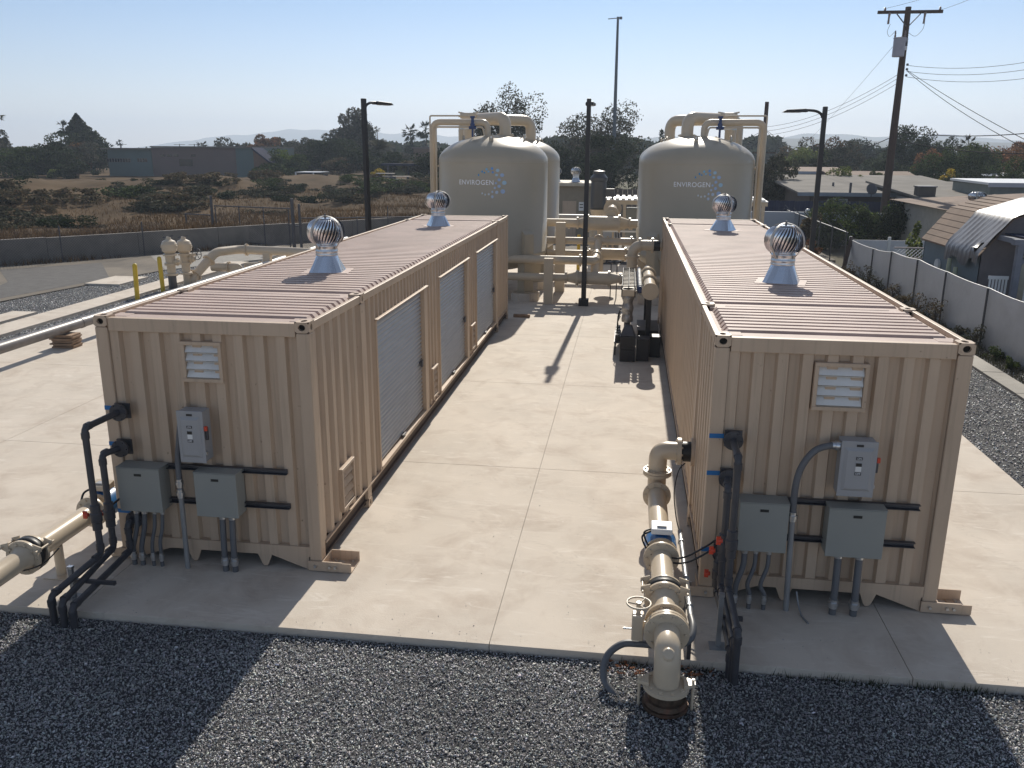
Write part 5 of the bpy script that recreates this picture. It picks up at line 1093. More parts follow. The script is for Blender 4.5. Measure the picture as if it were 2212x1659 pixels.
LT = [
 ('tall palm cut by the left picture edge above the dark trees', 'palm', -14, 236, 44, 105, L_MID),
 ('dark purple-brown tree at the left picture edge, above the green bushes', 'dome', -18, 283, 70, 112, L_OLIVE),
 ('low green bushy tree at the left edge of the far bank', 'bush', 14, 318, 110, 92, L_MID),
 ('dark bushy tree between the left edge and the round dark tree', 'bush', 60, 322, 90, 100, L_DARK),
 ('round very dark tree on a short trunk above the far bank', 'dome', 104, 290, 112, 96, L_DARK),
 ('yellowish tree with rusty right flank behind the round dark tree', 'dome', 148, 308, 96, 108, L_OLIVE, (1.9, 1.0, 0.6)),
 ('tallest dark conifer on the left with a sloping right flank', 'cone', 164, 246, 108, 124, L_DARK),
 ('dark tree leaning against the right flank of the tall conifer', 'airy', 190, 284, 60, 120, L_DARK),
 ('palm with drooping head just left of the tall dark conifer', 'palm', 134, 262, 36, 122, L_DARK),
 ('dark bushy tree at the left end of the long low building', 'dome', 196, 316, 74, 112, L_DARK),
 ('small round bush with pale green top under the left trees', 'bush', 118, 366, 34, 90, L_LIGHT),
 ('dark bush beside the teal end of the long building', 'bush', 166, 352, 58, 90, L_DARK),
 ('small palm showing over the left end of the building roof', 'palm', 233, 309, 26, 150, L_DARK),
 ('tiny bare-stemmed palm showing over the building roof', 'palm', 258, 302, 16, 190, L_DARK),
 ('palm with arching fronds over the middle of the building', 'palm', 436, 306, 34, 160, L_OLIVE),
 ('palm with ragged fronds over the right of the building', 'palm', 470, 309, 34, 150, L_OLIVE),
 ('grey-green tree behind the right end of the building', 'dome', 508, 300, 84, 150, L_OLIVE),
 ('reddish topped tree behind the sloping roof end', 'dome', 560, 293, 66, 138, L_RUST),
 ('grey airy tree left of the leafy green one', 'airy', 600, 300, 92, 150, L_OLIVE),
 ('round tree with a bright green cap by the goal-like shelter', 'dome', 608, 325, 100, 100, L_MID, (1.6, 1.6, 1.0)),
 ('mid height tree between the round green tree and the broad dark one', 'dome', 660, 300, 76, 135, L_OLIVE),
 ('broad dark tree in the middle of the left tree row', 'dome', 694, 300, 118, 112, L_DARK),
 ('brownish tree in front of the tall airy tree', 'dome', 742, 328, 84, 105, L_DRY),
 ('slim airy tree left of the tall grey one', 'airy', 730, 280, 52, 140, L_OLIVE),
 ('tall airy grey tree just left of the left light pole', 'airy', 762, 238, 82, 130, L_OLIVE),
 ('dark tree behind the left light pole', 'dome', 788, 322, 100, 104, L_DARK),
 ('big date palm with spiky head right of the left light pole', 'feather', 817, 300, 76, 108, L_OLIVE),
 ('dense dark tree below the date palm', 'dome', 832, 330, 92, 100, L_DARK),
 ('very distant thin palm right of the left light pole', 'palm', 814, 273, 16, 230, L_DARK),
 ('left one of the two tall fan palms', 'palm', 886, 271, 42, 150, L_DARK),
 ('right one of the two tall fan palms, the taller', 'palm', 919, 265, 44, 140, L_DARK),
 ('small conifer below the left fan palm', 'cone', 889, 303, 26, 150, L_DARK),
 ('second small conifer beside the brown tower block', 'cone', 878, 318, 30, 140, L_DARK),
 ('hazy green tree left of the brown tower block', 'dome', 862, 330, 72, 130, L_OLIVE),
 ('brown tinged tree in front of the brown tower block', 'dome', 905, 346, 84, 98, L_DRY),
 ('dark tree beside the left tank pipework', 'dome', 942, 324, 74, 92, L_DARK),
 ('yellow-green bush on the far field right of the light pole', 'bush', 822, 372, 34, 88, L_YEL),
 ('large airy tree rising behind the left logo tank', 'airy', 1086, 194, 160, 75, L_OLIVE),
 ('dark bushy tree showing right of the left tanks', 'dome', 1196, 308, 60, 86, L_DARK),
 ('pointed dark tree in the gap between the tanks', 'cone', 1214, 316, 36, 84, L_DARK),
 ('tall airy tree behind the middle light pole', 'airy', 1300, 229, 185, 96, L_OLIVE),
 ('dense dark green tree between the tanks behind the tan hut', 'dome', 1322, 292, 158, 72, L_DARK),
 ('second dense tree behind the tan hut, left of the black pole', 'dome', 1250, 322, 90, 78, L_DARK),
 ('tree top peeping over the dome of the right logo tank', 'dome', 1440, 284, 36, 92, L_DARK),
 ('bushy olive tree beside the bare wooden pole', 'dome', 1668, 338, 92, 58, L_OLIVE),
 ('slender cypress spire far off right of the bare wooden pole', 'cypress', 1679, 304, 9, 170, L_DARK),
 ('small round tree beside the far cypress spire', 'dome', 1669, 318, 18, 180, L_DARK),
 ('rosy brown hazy tree right of the bare pole', 'dome', 1706, 318, 70, 118, L_DRY),
 ('light green tree with a pale spray left of the right light pole', 'dome', 1752, 322, 90, 96, L_LIGHT),
 ('twiggy brown-topped tree behind the right light pole', 'airy', 1800, 300, 110, 98, L_OLIVE, (1.7, 1.0, .8)),
 ('rounded dark blue-green tree far behind the grey roofs', 'dome', 1854, 303, 96, 150, L_DARK),
 ('clipped dense bush growing over the grey house roof', 'dome', 1830, 362, 72, 62, L_LIGHT),
 ('hazy tree left of the large utility pole', 'dome', 1902, 332, 66, 120, L_MID),
 ('large dark tree right behind the utility pole', 'dome', 1966, 274, 122, 92, L_DARK),
 ('rusty leaved tree right of the large dark tree', 'dome', 2010, 326, 66, 84, L_RUST),
 ('yellow flowering bush under the rusty tree', 'bush', 2048, 368, 50, 66, L_YEL),
 ('dense green tree with a palm head behind it', 'dome', 2068, 314, 122, 74, L_MID),
 ('palm head rising over the dense green tree', 'palm', 2096, 296, 60, 80, L_OLIVE),
 ('green tree left of the orange-brown crowns', 'dome', 2130, 318, 76, 82, L_MID),
 ('broad orange-brown tree at the right picture edge', 'dome', 2176, 309, 128, 88, L_RUST),
 ('bushy green tree below the orange-brown crown at the right edge', 'dome', 2206, 342, 90, 62, L_MID),
 ('tall dark tree filling the gap between the rusty and the dense green tree', 'dome', 2030, 300, 70, 100, L_DARK),
 ('dark green hedge-like tree behind the white flat roof', 'dome', 1935, 345, 110, 86, L_DARK),
 ('mid green tree just right of the utility pole over the roofs', 'dome', 1996, 352, 70, 74, L_MID),
 ('dark tree between the distant pole and the light pole', 'dome', 1776, 330, 60, 84, L_DARK),
 ('dark green bush rising behind the left end of the wide grey roof', 'dome', 1700, 366, 60, 64, L_MID),
 ('green shrub showing over the grey roof left of the utility pole', 'dome', 1896, 372, 44, 66, L_MID),
 ('shrub mass under the dense green tree by the parked cars', 'bush', 2070, 372, 130, 60, L_DARK),
]
for k, row in enumerate(LT):
    T(row[0], row[1], row[2], row[3], row[4], row[5], row[6], 100 + k * 7, mix=row[7]) if len(row) > 7 else T(row[0], row[1], row[2], row[3], row[4], row[5], row[6], 100 + k * 7)
# garden trees beyond the right fence
T('leafy citrus tree on a forked trunk beyond the right fence', 'dome', 1814, 430, 116, 39.5, L_MID, 901, z0=-.1, n=7000, ls=.13, mix=(1.7, 1.7, 1.2))  # mix lightens leaf patches as painted light
T('leafy garden tree left of the utility pole foot', 'dome', 1895, 446, 100, 39.2, L_MID, 902, z0=-.1, n=6000, ls=.13, mix=(1.8, 1.8, 1.3))  # lighter leaf patches here are painted light as well
T('leafy garden tree right of the utility pole foot', 'dome', 1962, 436, 96, 38.5, L_DARK, 903, z0=-.1, n=5000, ls=.13)
T('brown twiggy shrub by the pale garden wall', 'bush', 1738, 462, 58, 37, L_DRY, 904, z0=-.1, name='shrub', cat='shrub', n=2600, ls=.12)
T('bright green low shrub at the foot of the citrus tree', 'bush', 1788, 496, 56, 38, L_MID, 905, z0=-.1, name='shrub', cat='shrub', n=2600, ls=.12)
T('broad leaved bush beside the shed corner', 'bush', 1992, 482, 50, 27, L_LIGHT, 906, z0=-.1, name='shrub', cat='shrub', n=1500, ls=.16)
T('spiky orange-tinged weed clump at the end of the right container', 'bush', 1752, 548, 34, 33, L_RUST, 907, z0=-.1, name='shrub', cat='shrub', n=900, ls=.14)
# weeds against the grey fence
r = np.random.default_rng(5)
for k, (y, h, w, m) in enumerate(((27.6, 0.8, .8, L_DRY), (25.2, 1.0, .9, L_OLIVE), (23.9, .7, .8, L_OLIVE), (22.0, .8, .9, L_DRY), (19.3, .9, 1.1, L_DRY), (17.6, 1.0, .9, L_DRY), (15.8, .45, .7, L_OLIVE), (14.5, .75, .8, L_OLIVE), (13.2, .42, .7, L_MID), (12.2, .38, .6, L_MID), (20.7, .5, .8, L_DRY))):
    tree('weed', ['straw', 'tall olive', 'ragged', 'thin', 'broad', 'dry', 'low', 'leafy', 'pale', 'small', 'tangled'][k] + ' weed clump against the grey fence', 'bush', (15.26, y, GZ), h * .8, w * .7, m, 50 + k, n=420, ls=.06, cat='weed', group='weed clumps along the grey fence')
# brush on the far bank
r = np.random.default_rng(21); protos = {}
for k in range(240):
    u = r.uniform(-38, 85)
    s = r.normal(27, 5) if k < 205 else r.uniform(6, 16) if k < 216 else r.uniform(44, 60)
    x = WA.x + wd.x * u + wnv.x * s; y = WA.y + wd.y * u + wnv.y * s
    if x > -7: continue
    mk = r.choice(4, p=[.34, .26, .30, .10]); m = [L_DARK, L_DRY, L_OLIVE, L_MID][mk]
    h = r.uniform(.5, 1.25) if k < 205 else r.uniform(.3, .8)
    lab = ['dark green scrub bush on the far bank beyond the channel wall', 'dry brown scrub bush on the far bank beyond the channel wall', 'olive grey scrub bush on the far bank beyond the channel wall', 'fresh green scrub bush on the far bank beyond the channel wall'][mk]
    if mk not in protos:
        o = tree('shrub', lab, 'bush', (x, y, hz(x, y) - .1), 1.5, 3.6, m, 300 + mk, n=1700, ls=.24, cat='shrub', group='%s bushes on the far bank' % lab.split(' scrub')[0]); protos[mk] = o
        for c in list(o.children):
            if c.name.startswith('trunk'): bpy.data.objects.remove(c)
    else:
        o = copy_tree(protos[mk]); o.location = (x, y, hz(x, y) - .1)
    o.rotation_euler = (0, 0, r.uniform(0, 6.28)); q = h / 1.5; o.scale = (q * r.uniform(1.0, 1.9), q * r.uniform(.9, 1.5), q)
# dry grass
def grass(name, n, area, hh, w, m, seed, zf):
    r = np.random.default_rng(seed); X, Y = area(n, r); Z = zf(X, Y)
    h = hh * r.uniform(.5, 1.4, len(X)); a = r.uniform(0, 2 * PI, len(X)); dx = np.cos(a) * w; dy = np.sin(a) * w; lx = r.normal(0, .35, len(X)) * h; ly = r.normal(0, .35, len(X)) * h
    v = np.stack([np.stack([X - dx, Y - dy, Z - .02], 1), np.stack([X + dx, Y + dy, Z - .02], 1), np.stack([X + lx, Y + ly, Z + h], 1)], 1).reshape(-1, 3)
    tn = np.repeat(np.clip(r.lognormal(0, .3, len(X)), .3, 2.2)[:, None] * np.array([[1, 1, 1]]), 3, 0)
    o = obj(name, np_mesh(name, v, np.arange(3 * len(X)).reshape(-1, 3), tone=tn), m); o['kind'] = 'stuff'; return o
def bank(n, r):
    u = r.uniform(-40, 75, n); s = 0.4 + 30 * r.uniform(0, 1, n) ** 2.2; x = WA.x + wd.x * u + wnv.x * s; y = WA.y + wd.y * u + wnv.y * s; k = x < -5
    pat = np.sin(x * .35 + np.sin(y * .2) * 2) + np.sin(y * .5) + r.normal(0, .7, n) > -.6
    return x[k & pat], y[k & pat]
grass('dry_grass', 70000, bank, 0.26, 0.026, L_STRAW, 3, lambda X, Y: hterr(X, Y))
def verge(n, r):
    u = r.uniform(-30, 55, n); s = r.uniform(-1.0, -.15, n); x = WA.x + wd.x * u + wnv.x * s; y = WA.y + wd.y * u + wnv.y * s; k = np.sin(u * .8) + r.normal(0, .5, n) > .2; return x[k], y[k]
grass('verge_grass', 5000, verge, 0.25, 0.02, L_STRAW, 4, lambda X, Y: X * 0 - .045)
def edgeg(n, r): 
    x = np.concatenate([r.normal(c, .10, n // 8) for c in (6.28, 6.95, 7.9, 8.6, 9.05, 9.4, 8.3, 9.6)]); return x, r.normal(-1.31, .035, len(x))
grass('slab_edge_grass', 360, edgeg, 0.07, 0.005, L_DARK, 6, lambda X, Y: X * 0 + GZ + .01)
def curbw(n, r): return r.uniform(14.95, 15.5, n), r.uniform(6, 30, n)
grass('fence_foot_grass', 5000, curbw, 0.14, 0.012, L_OLIVE, 8, lambda X, Y: X * 0 + GZ)
# dry leaves in the gravel by the elbow
rl = np.random.default_rng(11); n = 70; P = np.stack([np.where(rl.uniform(size=n) < .5, rl.normal(6.25, .12, n), rl.normal(6.85, .12, n)), rl.uniform(-1.5, -1.29, n), np.full(n, GZ + .03)], 1); v, f = leaf_quads(P, .05, rl, flat=.7)
o = obj('leaf_litter', np_mesh('leaf_litter', v, f, tone=np.repeat(np.clip(rl.lognormal(0, .5, n), .4, 3)[:, None] * np.ones((1, 3)), 4, 0)), leafmat('fallen_leaf_brown', (0.25, 0.12, 0.07))); o['kind'] = 'stuff'
# distant belt of trees closing the horizon
def belt(name, x0, x1, Yd, h0, h1, n, ls, m, seed):
    r = np.random.default_rng(seed); x = r.uniform(x0, x1, n); hh = h0 + (h1 - h0) * (0.5 + 0.25 * np.sin(x * .045 + seed) + .25 * np.sin(x * .13 + seed * 3) + .15 * np.sin(x * .41)); z = r.uniform(0, 1, n) ** .7 * hh
    P = np.stack([x, Yd + r.uniform(-9, 9, n), z], 1); v, f = leaf_quads(P, ls, r, aspect=.8); o = obj(name, np_mesh(name, v, f, tone=tone_of(n, r)), m); o['kind'] = 'stuff'
belt('far_treeline', -260, -75, 210, 2.6, 4.2, 8000, 1.6, L_DARK, 1)
belt('far_treeline', -80, 40, 200, 4.5, 8.0, 9000, 1.7, L_DARK, 7)
belt('far_treeline', -20, 160, 190, 3.5, 7, 12000, 1.7, L_DARK, 2)
belt('far_treeline', -60, -15, 150, 2.5, 5.0, 6000, 1.2, L_DARK, 5)
belt('far_treeline', 20, 110, 128, 2.0, 4.5, 8000, 1.1, L_OLIVE, 4)
# ------------------------------------------------------------------ far buildings on the left
M_B1 = mat('pale_teal_render', (0.14, 0.18, 0.175), 0.9, var=0.08, vscale=.3); M_B2 = mat('mauve_render', (0.19, 0.145, 0.132), 0.9, var=0.08, vscale=.3); M_B3 = mat('dull_orange_render', (0.20, 0.13, 0.095), 0.9, var=0.1)
M_WIN = mat('dark_window_glass', (0.02, 0.025, 0.03), 0.12); M_ROOFG = mat('grey_roof_felt', (0.20, 0.185, 0.165), 0.9, spec=0.15, var=0.2, vscale=.5, dirt=(.13, .12, .11), dscale=.3); M_ROOFB = mat('brown_shingle_roof', (0.21, 0.145, 0.105), 0.9, var=0.2, vscale=1.2, dirt=(.14, .10, .075), dscale=.5)
M_NAVY = mat('dark_navy_boards', (0.035, 0.04, 0.07), 0.9, spec=0.04, var=0.2, vscale=2, stretch=(4, 4, .5)); M_PALEW = mat('pale_blue_wall_paint', (0.42, 0.45, 0.50), 0.8, var=0.06, vscale=.5)
b = thing('school_building', 'long low flat-roofed building in teal and mauve on the far bank', 'building', (-50, 100, 1.2))
def sect(px0, px1, top, Y0, dep, m, zb=1.0):
    a = at(px0, top, Y0); c = at(px1, top, Y0); g = G().box(a.x, c.x, Y0, Y0 + dep, zb - .8, a.z); return ow('wall', g, m, b), a.x, c.x, a.z
w1, xa, xb, zt = sect(231, 326, 323, 100.3, 12, M_B1); ow('roof_edge', G().box(xa - .6, xb, 99.8, 112.5, zt + .01, zt + .22), M_ROOFG, b)
for (p0, p1, n_) in ((231, 283, 9), (297, 319, 4)):
    x0 = at(p0, 345, 100.3).x; x1 = at(p1, 345, 100.3).x; z0 = at(p0, 350, 100.3).z; z1 = at(p0, 342, 100.3).z
    for i in range(n_):
        q0 = x0 + (x1 - x0) * i / n_; q1 = x0 + (x1 - x0) * (i + 1) / n_ - .08
        wf = ow('window', G().box(q0, q1, 100.26, 100.29, z0, z1), M_B2, b); owp('pane', G().box(q0 + .05, q1 - .05, 100.24, 100.255, z0 + .04, z1 - .04), M_WIN, wf, b)
w2, xa, xb, zt = sect(326.2, 508, 318.5, 100.0, 14, M_B2); ow('roof_edge', G().box(xa, xb, 99.7, 114.3, zt + .01, zt + .18), M_ROOFG, b)
for p in (352, 366, 381, 418): q = at(p, 336, 100); ow('wall_vent', G().box(q.x - .3, q.x + .3, 99.94, 99.99, q.z - .12, q.z + .15), M_WIN, b)
q = at(402, 350, 100); ow('recess', G().box(q.x - .9, q.x + .9, 99.92, 99.985, q.z - .5, q.z + .35), M_WIN, b)
w3, xa, xb, zt = sect(508.2, 546, 320, 99.6, 14, M_B1); ow('roof_edge', G().box(xa, xb, 99.3, 113.8, zt + .01, zt + .2), M_ROOFG, b)
a = at(546.2, 323, 99.4); c = at(582, 352, 99.4); g = G().hull8([(a.x, 99.4, .3), (c.x, 99.4, .3), (c.x, 102, .3), (a.x, 102, .3)], [(a.x, 99.4, a.z), (c.x, 99.4, c.z), (c.x, 102, c.z), (a.x, 102, a.z)]); ow('gable_end', g, M_B3, b)
ow('sloping_roof', G().hull8([(a.x, 99.0, a.z + .02), (c.x + .6, 99.0, c.z - .35), (c.x + .6, 102.4, c.z - .35), (a.x, 102.4, a.z + .02)], [(a.x, 99.0, a.z + .25), (c.x + .6, 99.0, c.z - .12), (c.x + .6, 102.4, c.z - .12), (a.x, 102.4, a.z + .25)]), M_NAVY, b)
for p in (388, 420, 262): q = at(p, 316, 103); ow('aerial', G().bar((q.x, 103, 4.6), (q.x, 103, 5.3), .07).bar((q.x - .8, 103, 5.2), (q.x + .8, 103, 5.2), .05), M_STRUT, b)
q = at(870, 345, 138); q2 = at(925, 300, 138)
b = thing('tower_block', 'brown boxy building part showing above the trees by the palms', 'building', (at(908, 330, 138).x, 138, 0)); x0, x1 = at(893, 330, 138).x, at(925, 330, 138).x; zt = at(910, 321, 138).z; ow('tower_wall', G().box(x0, x1, 138, 146, 0, zt), M_B3, b); ow('lower_wall', G().box(at(862, 345, 138).x, x1 - .5, 137, 137.9, 0, at(880, 344, 138).z), M_B1, b); ow('parapet', G().box(x0 - .2, x1 + .2, 137.8, 146.2, zt + .01, zt + .25), M_B2, b)
b = thing('goal_shelter', 'dark open shelter with white posts on the far field', 'shelter', (at(665, 395, 88).x, 88, 1.4)); x0, x1, xm = at(641, 395, 88).x, at(690, 395, 88).x, at(679, 395, 88).x; z1 = at(660, 373, 88).z; z0 = z1 - 1.25
ow('dark_wall', G().box(x0 + .1, xm - .1, 88, 91, z0 - .3, z1 - .08), M_NAVY, b); ow('side_wall', G().box(xm - .098, x1, 88.5, 91, z0 - .3, z1 - .2), M_STRUT, b)
for x in (x0, xm): ow('post', G().box(x - .07, x + .07, 87.8, 87.95, z0 - .4, z1), M_WHITE, b)
ow('roof', G().box(x0 - .1, x1 + .1, 87.8, 91.2, z1 + .005, z1 + .07), M_PALEW, b)
for k, (p, y) in enumerate(((834, 84), (868, 83))):
    c = at(p, 405, y); z = hz(c.x, y); b = thing('picnic_table', ['picnic table on the far field, left one', 'picnic table on the far field, right one'][k], 'picnic table', (c.x, y, z), group='picnic tables'); obj('tabletop', G().box(-1.0, 1.0, -.4, .4, .72, .78), M_CONC, b)
    for yy in (-.85, .6): obj('bench', G().box(-1.0, 1.0, yy, yy + .25, .42, .47), M_CONC, b)
    for xx in (-.7, .7): obj('leg', G().box(xx - .06, xx + .06, -.8, .8, 0, .41).box(xx - .06, xx + .06, -.25, .25, .41, .715), M_STRUT, b)
c = at(905, 385, 96); b = thing('park_shelter', 'low open park shelter near the fan palms', 'shelter', (c.x, 96, 1.2)); z = hz(c.x, 96)
for i in range(4): ow('post', G().box(c.x - 4 + i * 2.6, c.x - 3.8 + i * 2.6, 96, 96.2, z - .3, z + 1.5), M_STRUT, b)
ow('roof', G().box(c.x - 4.6, c.x + 4.6, 95.5, 99, z + 1.5, z + 1.75), M_NAVY, b); ow('back_wall', G().box(c.x - 4, c.x + 3.9, 98.5, 98.7, z - .3, z + 1.5), mat('yellowish_lime_wall', (0.42, 0.42, 0.22), .9), b)  # back wall has a plain yellowish lime colour
# ------------------------------------------------------------------ chain-link fences
def chain(name, label, A, B, h, z0, step, wire=0.0035, posts=None, toprail=True, group=None, pr=0.03, arms=False, cell=0.06, density=True, botrail=False):
    A = Vector(A); B = Vector(B); L = (B - A).length; d = (B - A) / L; t = thing(name, label, 'fence' if 'gate' not in name else 'gate', (A.x, A.y, z0), group=group)
    P = lambda s, z, o=0.0: Vector((A.x + d.x * s - d.y * o, A.y + d.y * s + d.x * o, z0 + z))
    if density:
        g = G(); n = int(L / cell); vs = []; fs = []
        for sg in (1, -1):
            for i in range(-int(h / cell), n + 1):
                s0 = i * cell; s1 = s0 + h
                a0, a1 = max(0, s0), min(L, s1)
                if a1 - a0 < .02: continue
                za, zb = (a0 - s0), (a1 - s0)
                if sg < 0: za, zb = h - za, h - zb
                p = P(a0, za, .004 * sg); q = P(a1, zb, .004 * sg); o = len(vs); u = Vector((d.x, d.y, 0)) * wire + Vector((0, 0, -sg * wire))
                vs += [p - u, p + u, q + u, q - u]; fs.append((o, o + 1, o + 2, o + 3))
        g.add(vs, fs); o = ow('wire_mesh', g, M_STRUT if wire < .01 else M_GALV, t); o['kind'] = 'stuff'
    for s in (posts if posts is not None else np.arange(0, L + .01, step)):
        o = ow('post', G().cyl(P(s, -.1, .05), P(s, h + .04, .05), pr, n=8), M_STRUT, t)
        if arms:
            owp('barb_arm', G().bar(P(s, h + .04, .05), P(s, h + .38, .38), .035), M_STRUT, o, t)
    if toprail: ow('top_rail', G().cyl(P(0, h), P(L, h), .028, n=8), M_GALV if False else M_STRUT, t)
    if botrail: ow('bottom_rail', G().cyl(P(0, .06), P(L, .06), .022, n=8), M_STRUT, t)
    return t
fa = WA + wd * -30 - wnv * .7; fb = WA + wd * 7.0 - wnv * .7
chain('chain_fence', 'old thin chain-link fence in front of the channel wall', (fa.x, fa.y, 0), (fb.x, fb.y, 0), 1.55, -.05, 3.6, wire=.003, cell=.12, toprail=False)
fa2 = WA + wd * 20 - wnv * .7; fb2 = WA + wd * 60 - wnv * .7
chain('chain_fence', 'chain-link fence continuing behind the left container roof', (fa2.x, fa2.y, 0), (fb2.x, fb2.y, 0), 1.7, -.05, 3.6, wire=.003, cell=.14, toprail=False)
chain('chain_fence', 'short chain-link panel left of the sliding gate', (-17.6, 35.0, 0), (-15.8, 34.5, 0), 1.45, 0, 1.8, wire=.0025, cell=.10, group=None, pr=.045, botrail=True)
chain('sliding_gate', 'wide chain-link sliding gate across the road behind the valves', (-15.6, 34.4, 0), (-10.9, 33.1, 0), 1.9, 0.05, 1.57, wire=.0025, cell=.11, botrail=True)
t = thing('gate_post', 'thick grey double post at the right end of the sliding gate', 'gate post', (-10.7, 33.0, 0)); ow('post', G().cyl((-10.75, 33.0, -.1), (-10.75, 33.0, 2.45), .085, n=14), M_STRUT, t); ow('post', G().cyl((-10.35, 32.9, -.1), (-10.35, 32.9, 2.2), .06, n=14), M_STRUT, t); ow('brace', G().bar((-10.7, 33, 1.1), (-10.4, 32.9, 1.1), .06), M_STRUT, t)
t = thing('gate_post', 'tall grey post at the left end of the sliding gate', 'gate post', (-15.75, 34.4, 0)); ow('post', G().cyl((-15.75, 34.4, -.1), (-15.75, 34.4, 2.45), .07, n=14), M_STRUT, t)
chain('chain_fence', 'chain-link fence right of the gate post behind the container', (-10.3, 32.9, 0), (-2.0, 36.0, 0), 1.5, 0, 2.8, wire=.0025, cell=.11)
t = thing('hose_bib', 'curved cream standpipe behind the left container roof', 'pipe', (-3.2, 30, 0)); ow('pipe', G().tube(bend([(-2.9, 30, 0), (-2.9, 30, 1.25), (-3.9, 30, 1.25), (-4.0, 30, 1.0)], .3, 6), .05, 12), M_CREAM, t)
# grey privacy fence on the right
FX = 15.5
M_VIN = mat('grey_white_privacy_sheet', (0.62, 0.63, 0.66), .6, var=.06, vscale=.7, dirt=(.32, .32, .33), dscale=.8, damt=.35)
t = thing('privacy_fence', 'long grey-white sheeted fence with dark posts along the right side', 'fence', (FX, 6, GZ)); ys_ = [3.6, 6.2, 9.0, 11.9, 14.71, 17.83, 20.48, 23.38, 25.75, 29.39]
for k in range(len(ys_) - 1):
    a, c = ys_[k], ys_[k + 1]; h0, h1 = (1.54, 1.52, 1.5, 1.48, 1.46, 1.46, 1.5, 1.42, 1.26, 1.24)[k:k + 2] if k < 9 else (1.3, 1.3); m = 7; g = G(); vs = []
    for i in range(m):
        q = i / (m - 1); y = a + (c - a) * q; sag = -.035 * math.sin(PI * q); bl = .04 * math.sin(PI * q) * math.sin(k * 1.7)
        vs += [(FX + .03 + bl, y, GZ), (FX + .03 + bl * .5, y, (h0 * (1 - q) + h1 * q) + sag), (FX + .045 + bl, y, GZ), (FX + .045 + bl * .5, y, (h0 * (1 - q) + h1 * q) + sag)]
    g.add(vs, [(i * 4, i * 4 + 4, i * 4 + 5, i * 4 + 1) for i in range(m - 1)] + [(i * 4 + 2, i * 4 + 3, i * 4 + 7, i * 4 + 6) for i in range(m - 1)] + [(i * 4 + 1, i * 4 + 5, i * 4 + 7, i * 4 + 3) for i in range(m - 1)]); ow('panel', g, M_VIN, t)
    ow('top_rail', G().tube([(vs[i * 4 + 1][0], vs[i * 4 + 1][1], vs[i * 4 + 1][2] + .01) for i in range(m)], .014, 8), M_WHITE, t)
    ow('post', G().cyl((FX - .03, a, GZ - .1), (FX - .03, a, h0 + .02), .028, n=10), M_STRUT, t)
g = G(); L = 25.8; vs = []; fs = []; cell = .075; hh = 1.5; w = .0018
for sg in (1, -1):
    for i in range(-int(hh / cell), int(L / cell) + 1):
        s0 = i * cell; a0, a1 = max(0, s0), min(L, s0 + hh)
        if a1 - a0 < .02: continue
        za, zb = a0 - s0, a1 - s0
        if sg < 0: za, zb = hh - za, hh - zb
        o = len(vs); vs += [(FX - .004 * sg - .02, 3.6 + a0 - w, GZ + za + sg * w), (FX - .004 * sg - .02, 3.6 + a0 + w, GZ + za - sg * w), (FX - .004 * sg - .02, 3.6 + a1 + w, GZ + zb - sg * w), (FX - .004 * sg - .02, 3.6 + a1 - w, GZ + zb + sg * w)]; fs.append((o, o + 1, o + 2, o + 3))
g.add(vs, fs); o = ow('wire_mesh', g, M_GALV, t); o['kind'] = 'stuff'
o = thing('broken_post', 'dark leaning timber stake at the far end of the grey fence', 'post', (15.3, 29.2, 0)); ow('stake', G().bar((15.05, 28.4, -.1), (15.55, 29.5, 1.35), .14), M_POLEW, o)
chain('barbed_fence', 'chain-link fence with angled barb arms beyond the grey fence', (15.5, 30.0, 0), (15.3, 52.0, 0), 1.55, -.05, 2.6, wire=.003, cell=.11, arms=True, pr=.03)
t = thing('white_fence', 'white panelled vinyl fence running behind the grey fence end', 'fence', (15.6, 29.8, 0))
for k in range(4): x0 = 15.6 + k * 1.6; ow('panel', G().box(x0 + .06, x0 + 1.54, 29.85, 29.89, -.1, 1.22), M_VIN, t); ow('post', G().box(x0 - .055, x0 + .055, 29.81, 29.93, -.1, 1.36), M_WHITE, t)
t = thing('lattice_screen', 'pink-grey lattice screen beside the shed', 'screen', (17.0, 26, 0)); x0, x1 = at(1935, 540, 25.5).x, at(2012, 540, 25.5).x; z1 = at(1960, 537, 25.5).z; z0 = at(1960, 556, 25.5).z; M_PINK = mat('faded_pinkish_boards', (.34, .29, .28), .8)
g = G(); n = 9
for i in range(-3, n + 1):
    for sg in (1, -1):
        s0 = x0 + i * (x1 - x0) / n; s1 = s0 + (z1 - z0); a0, a1 = max(x0, s0), min(x1, s1)
        if a1 - a0 < .02: continue
        za, zb = z0 + a0 - s0, z0 + a1 - s0
        if sg < 0: za, zb = z1 + z0 - za, z1 + z0 - zb
        g.bar((a0, 25.5 + .01 * sg, za), (a1, 25.5 + .01 * sg, zb), .03, .01)
o = ow('lattice', g, M_VIN, t); o['kind'] = 'stuff'; ow('frame', G().box(x0 - .05, x1 + .05, 25.46, 25.54, z1, z1 + .05), M_PINK, t); ow('lower_board', G().box(x0 - .05, x1 + .05, 25.47, 25.53, -.1, z0 - .004), M_PINK, t)
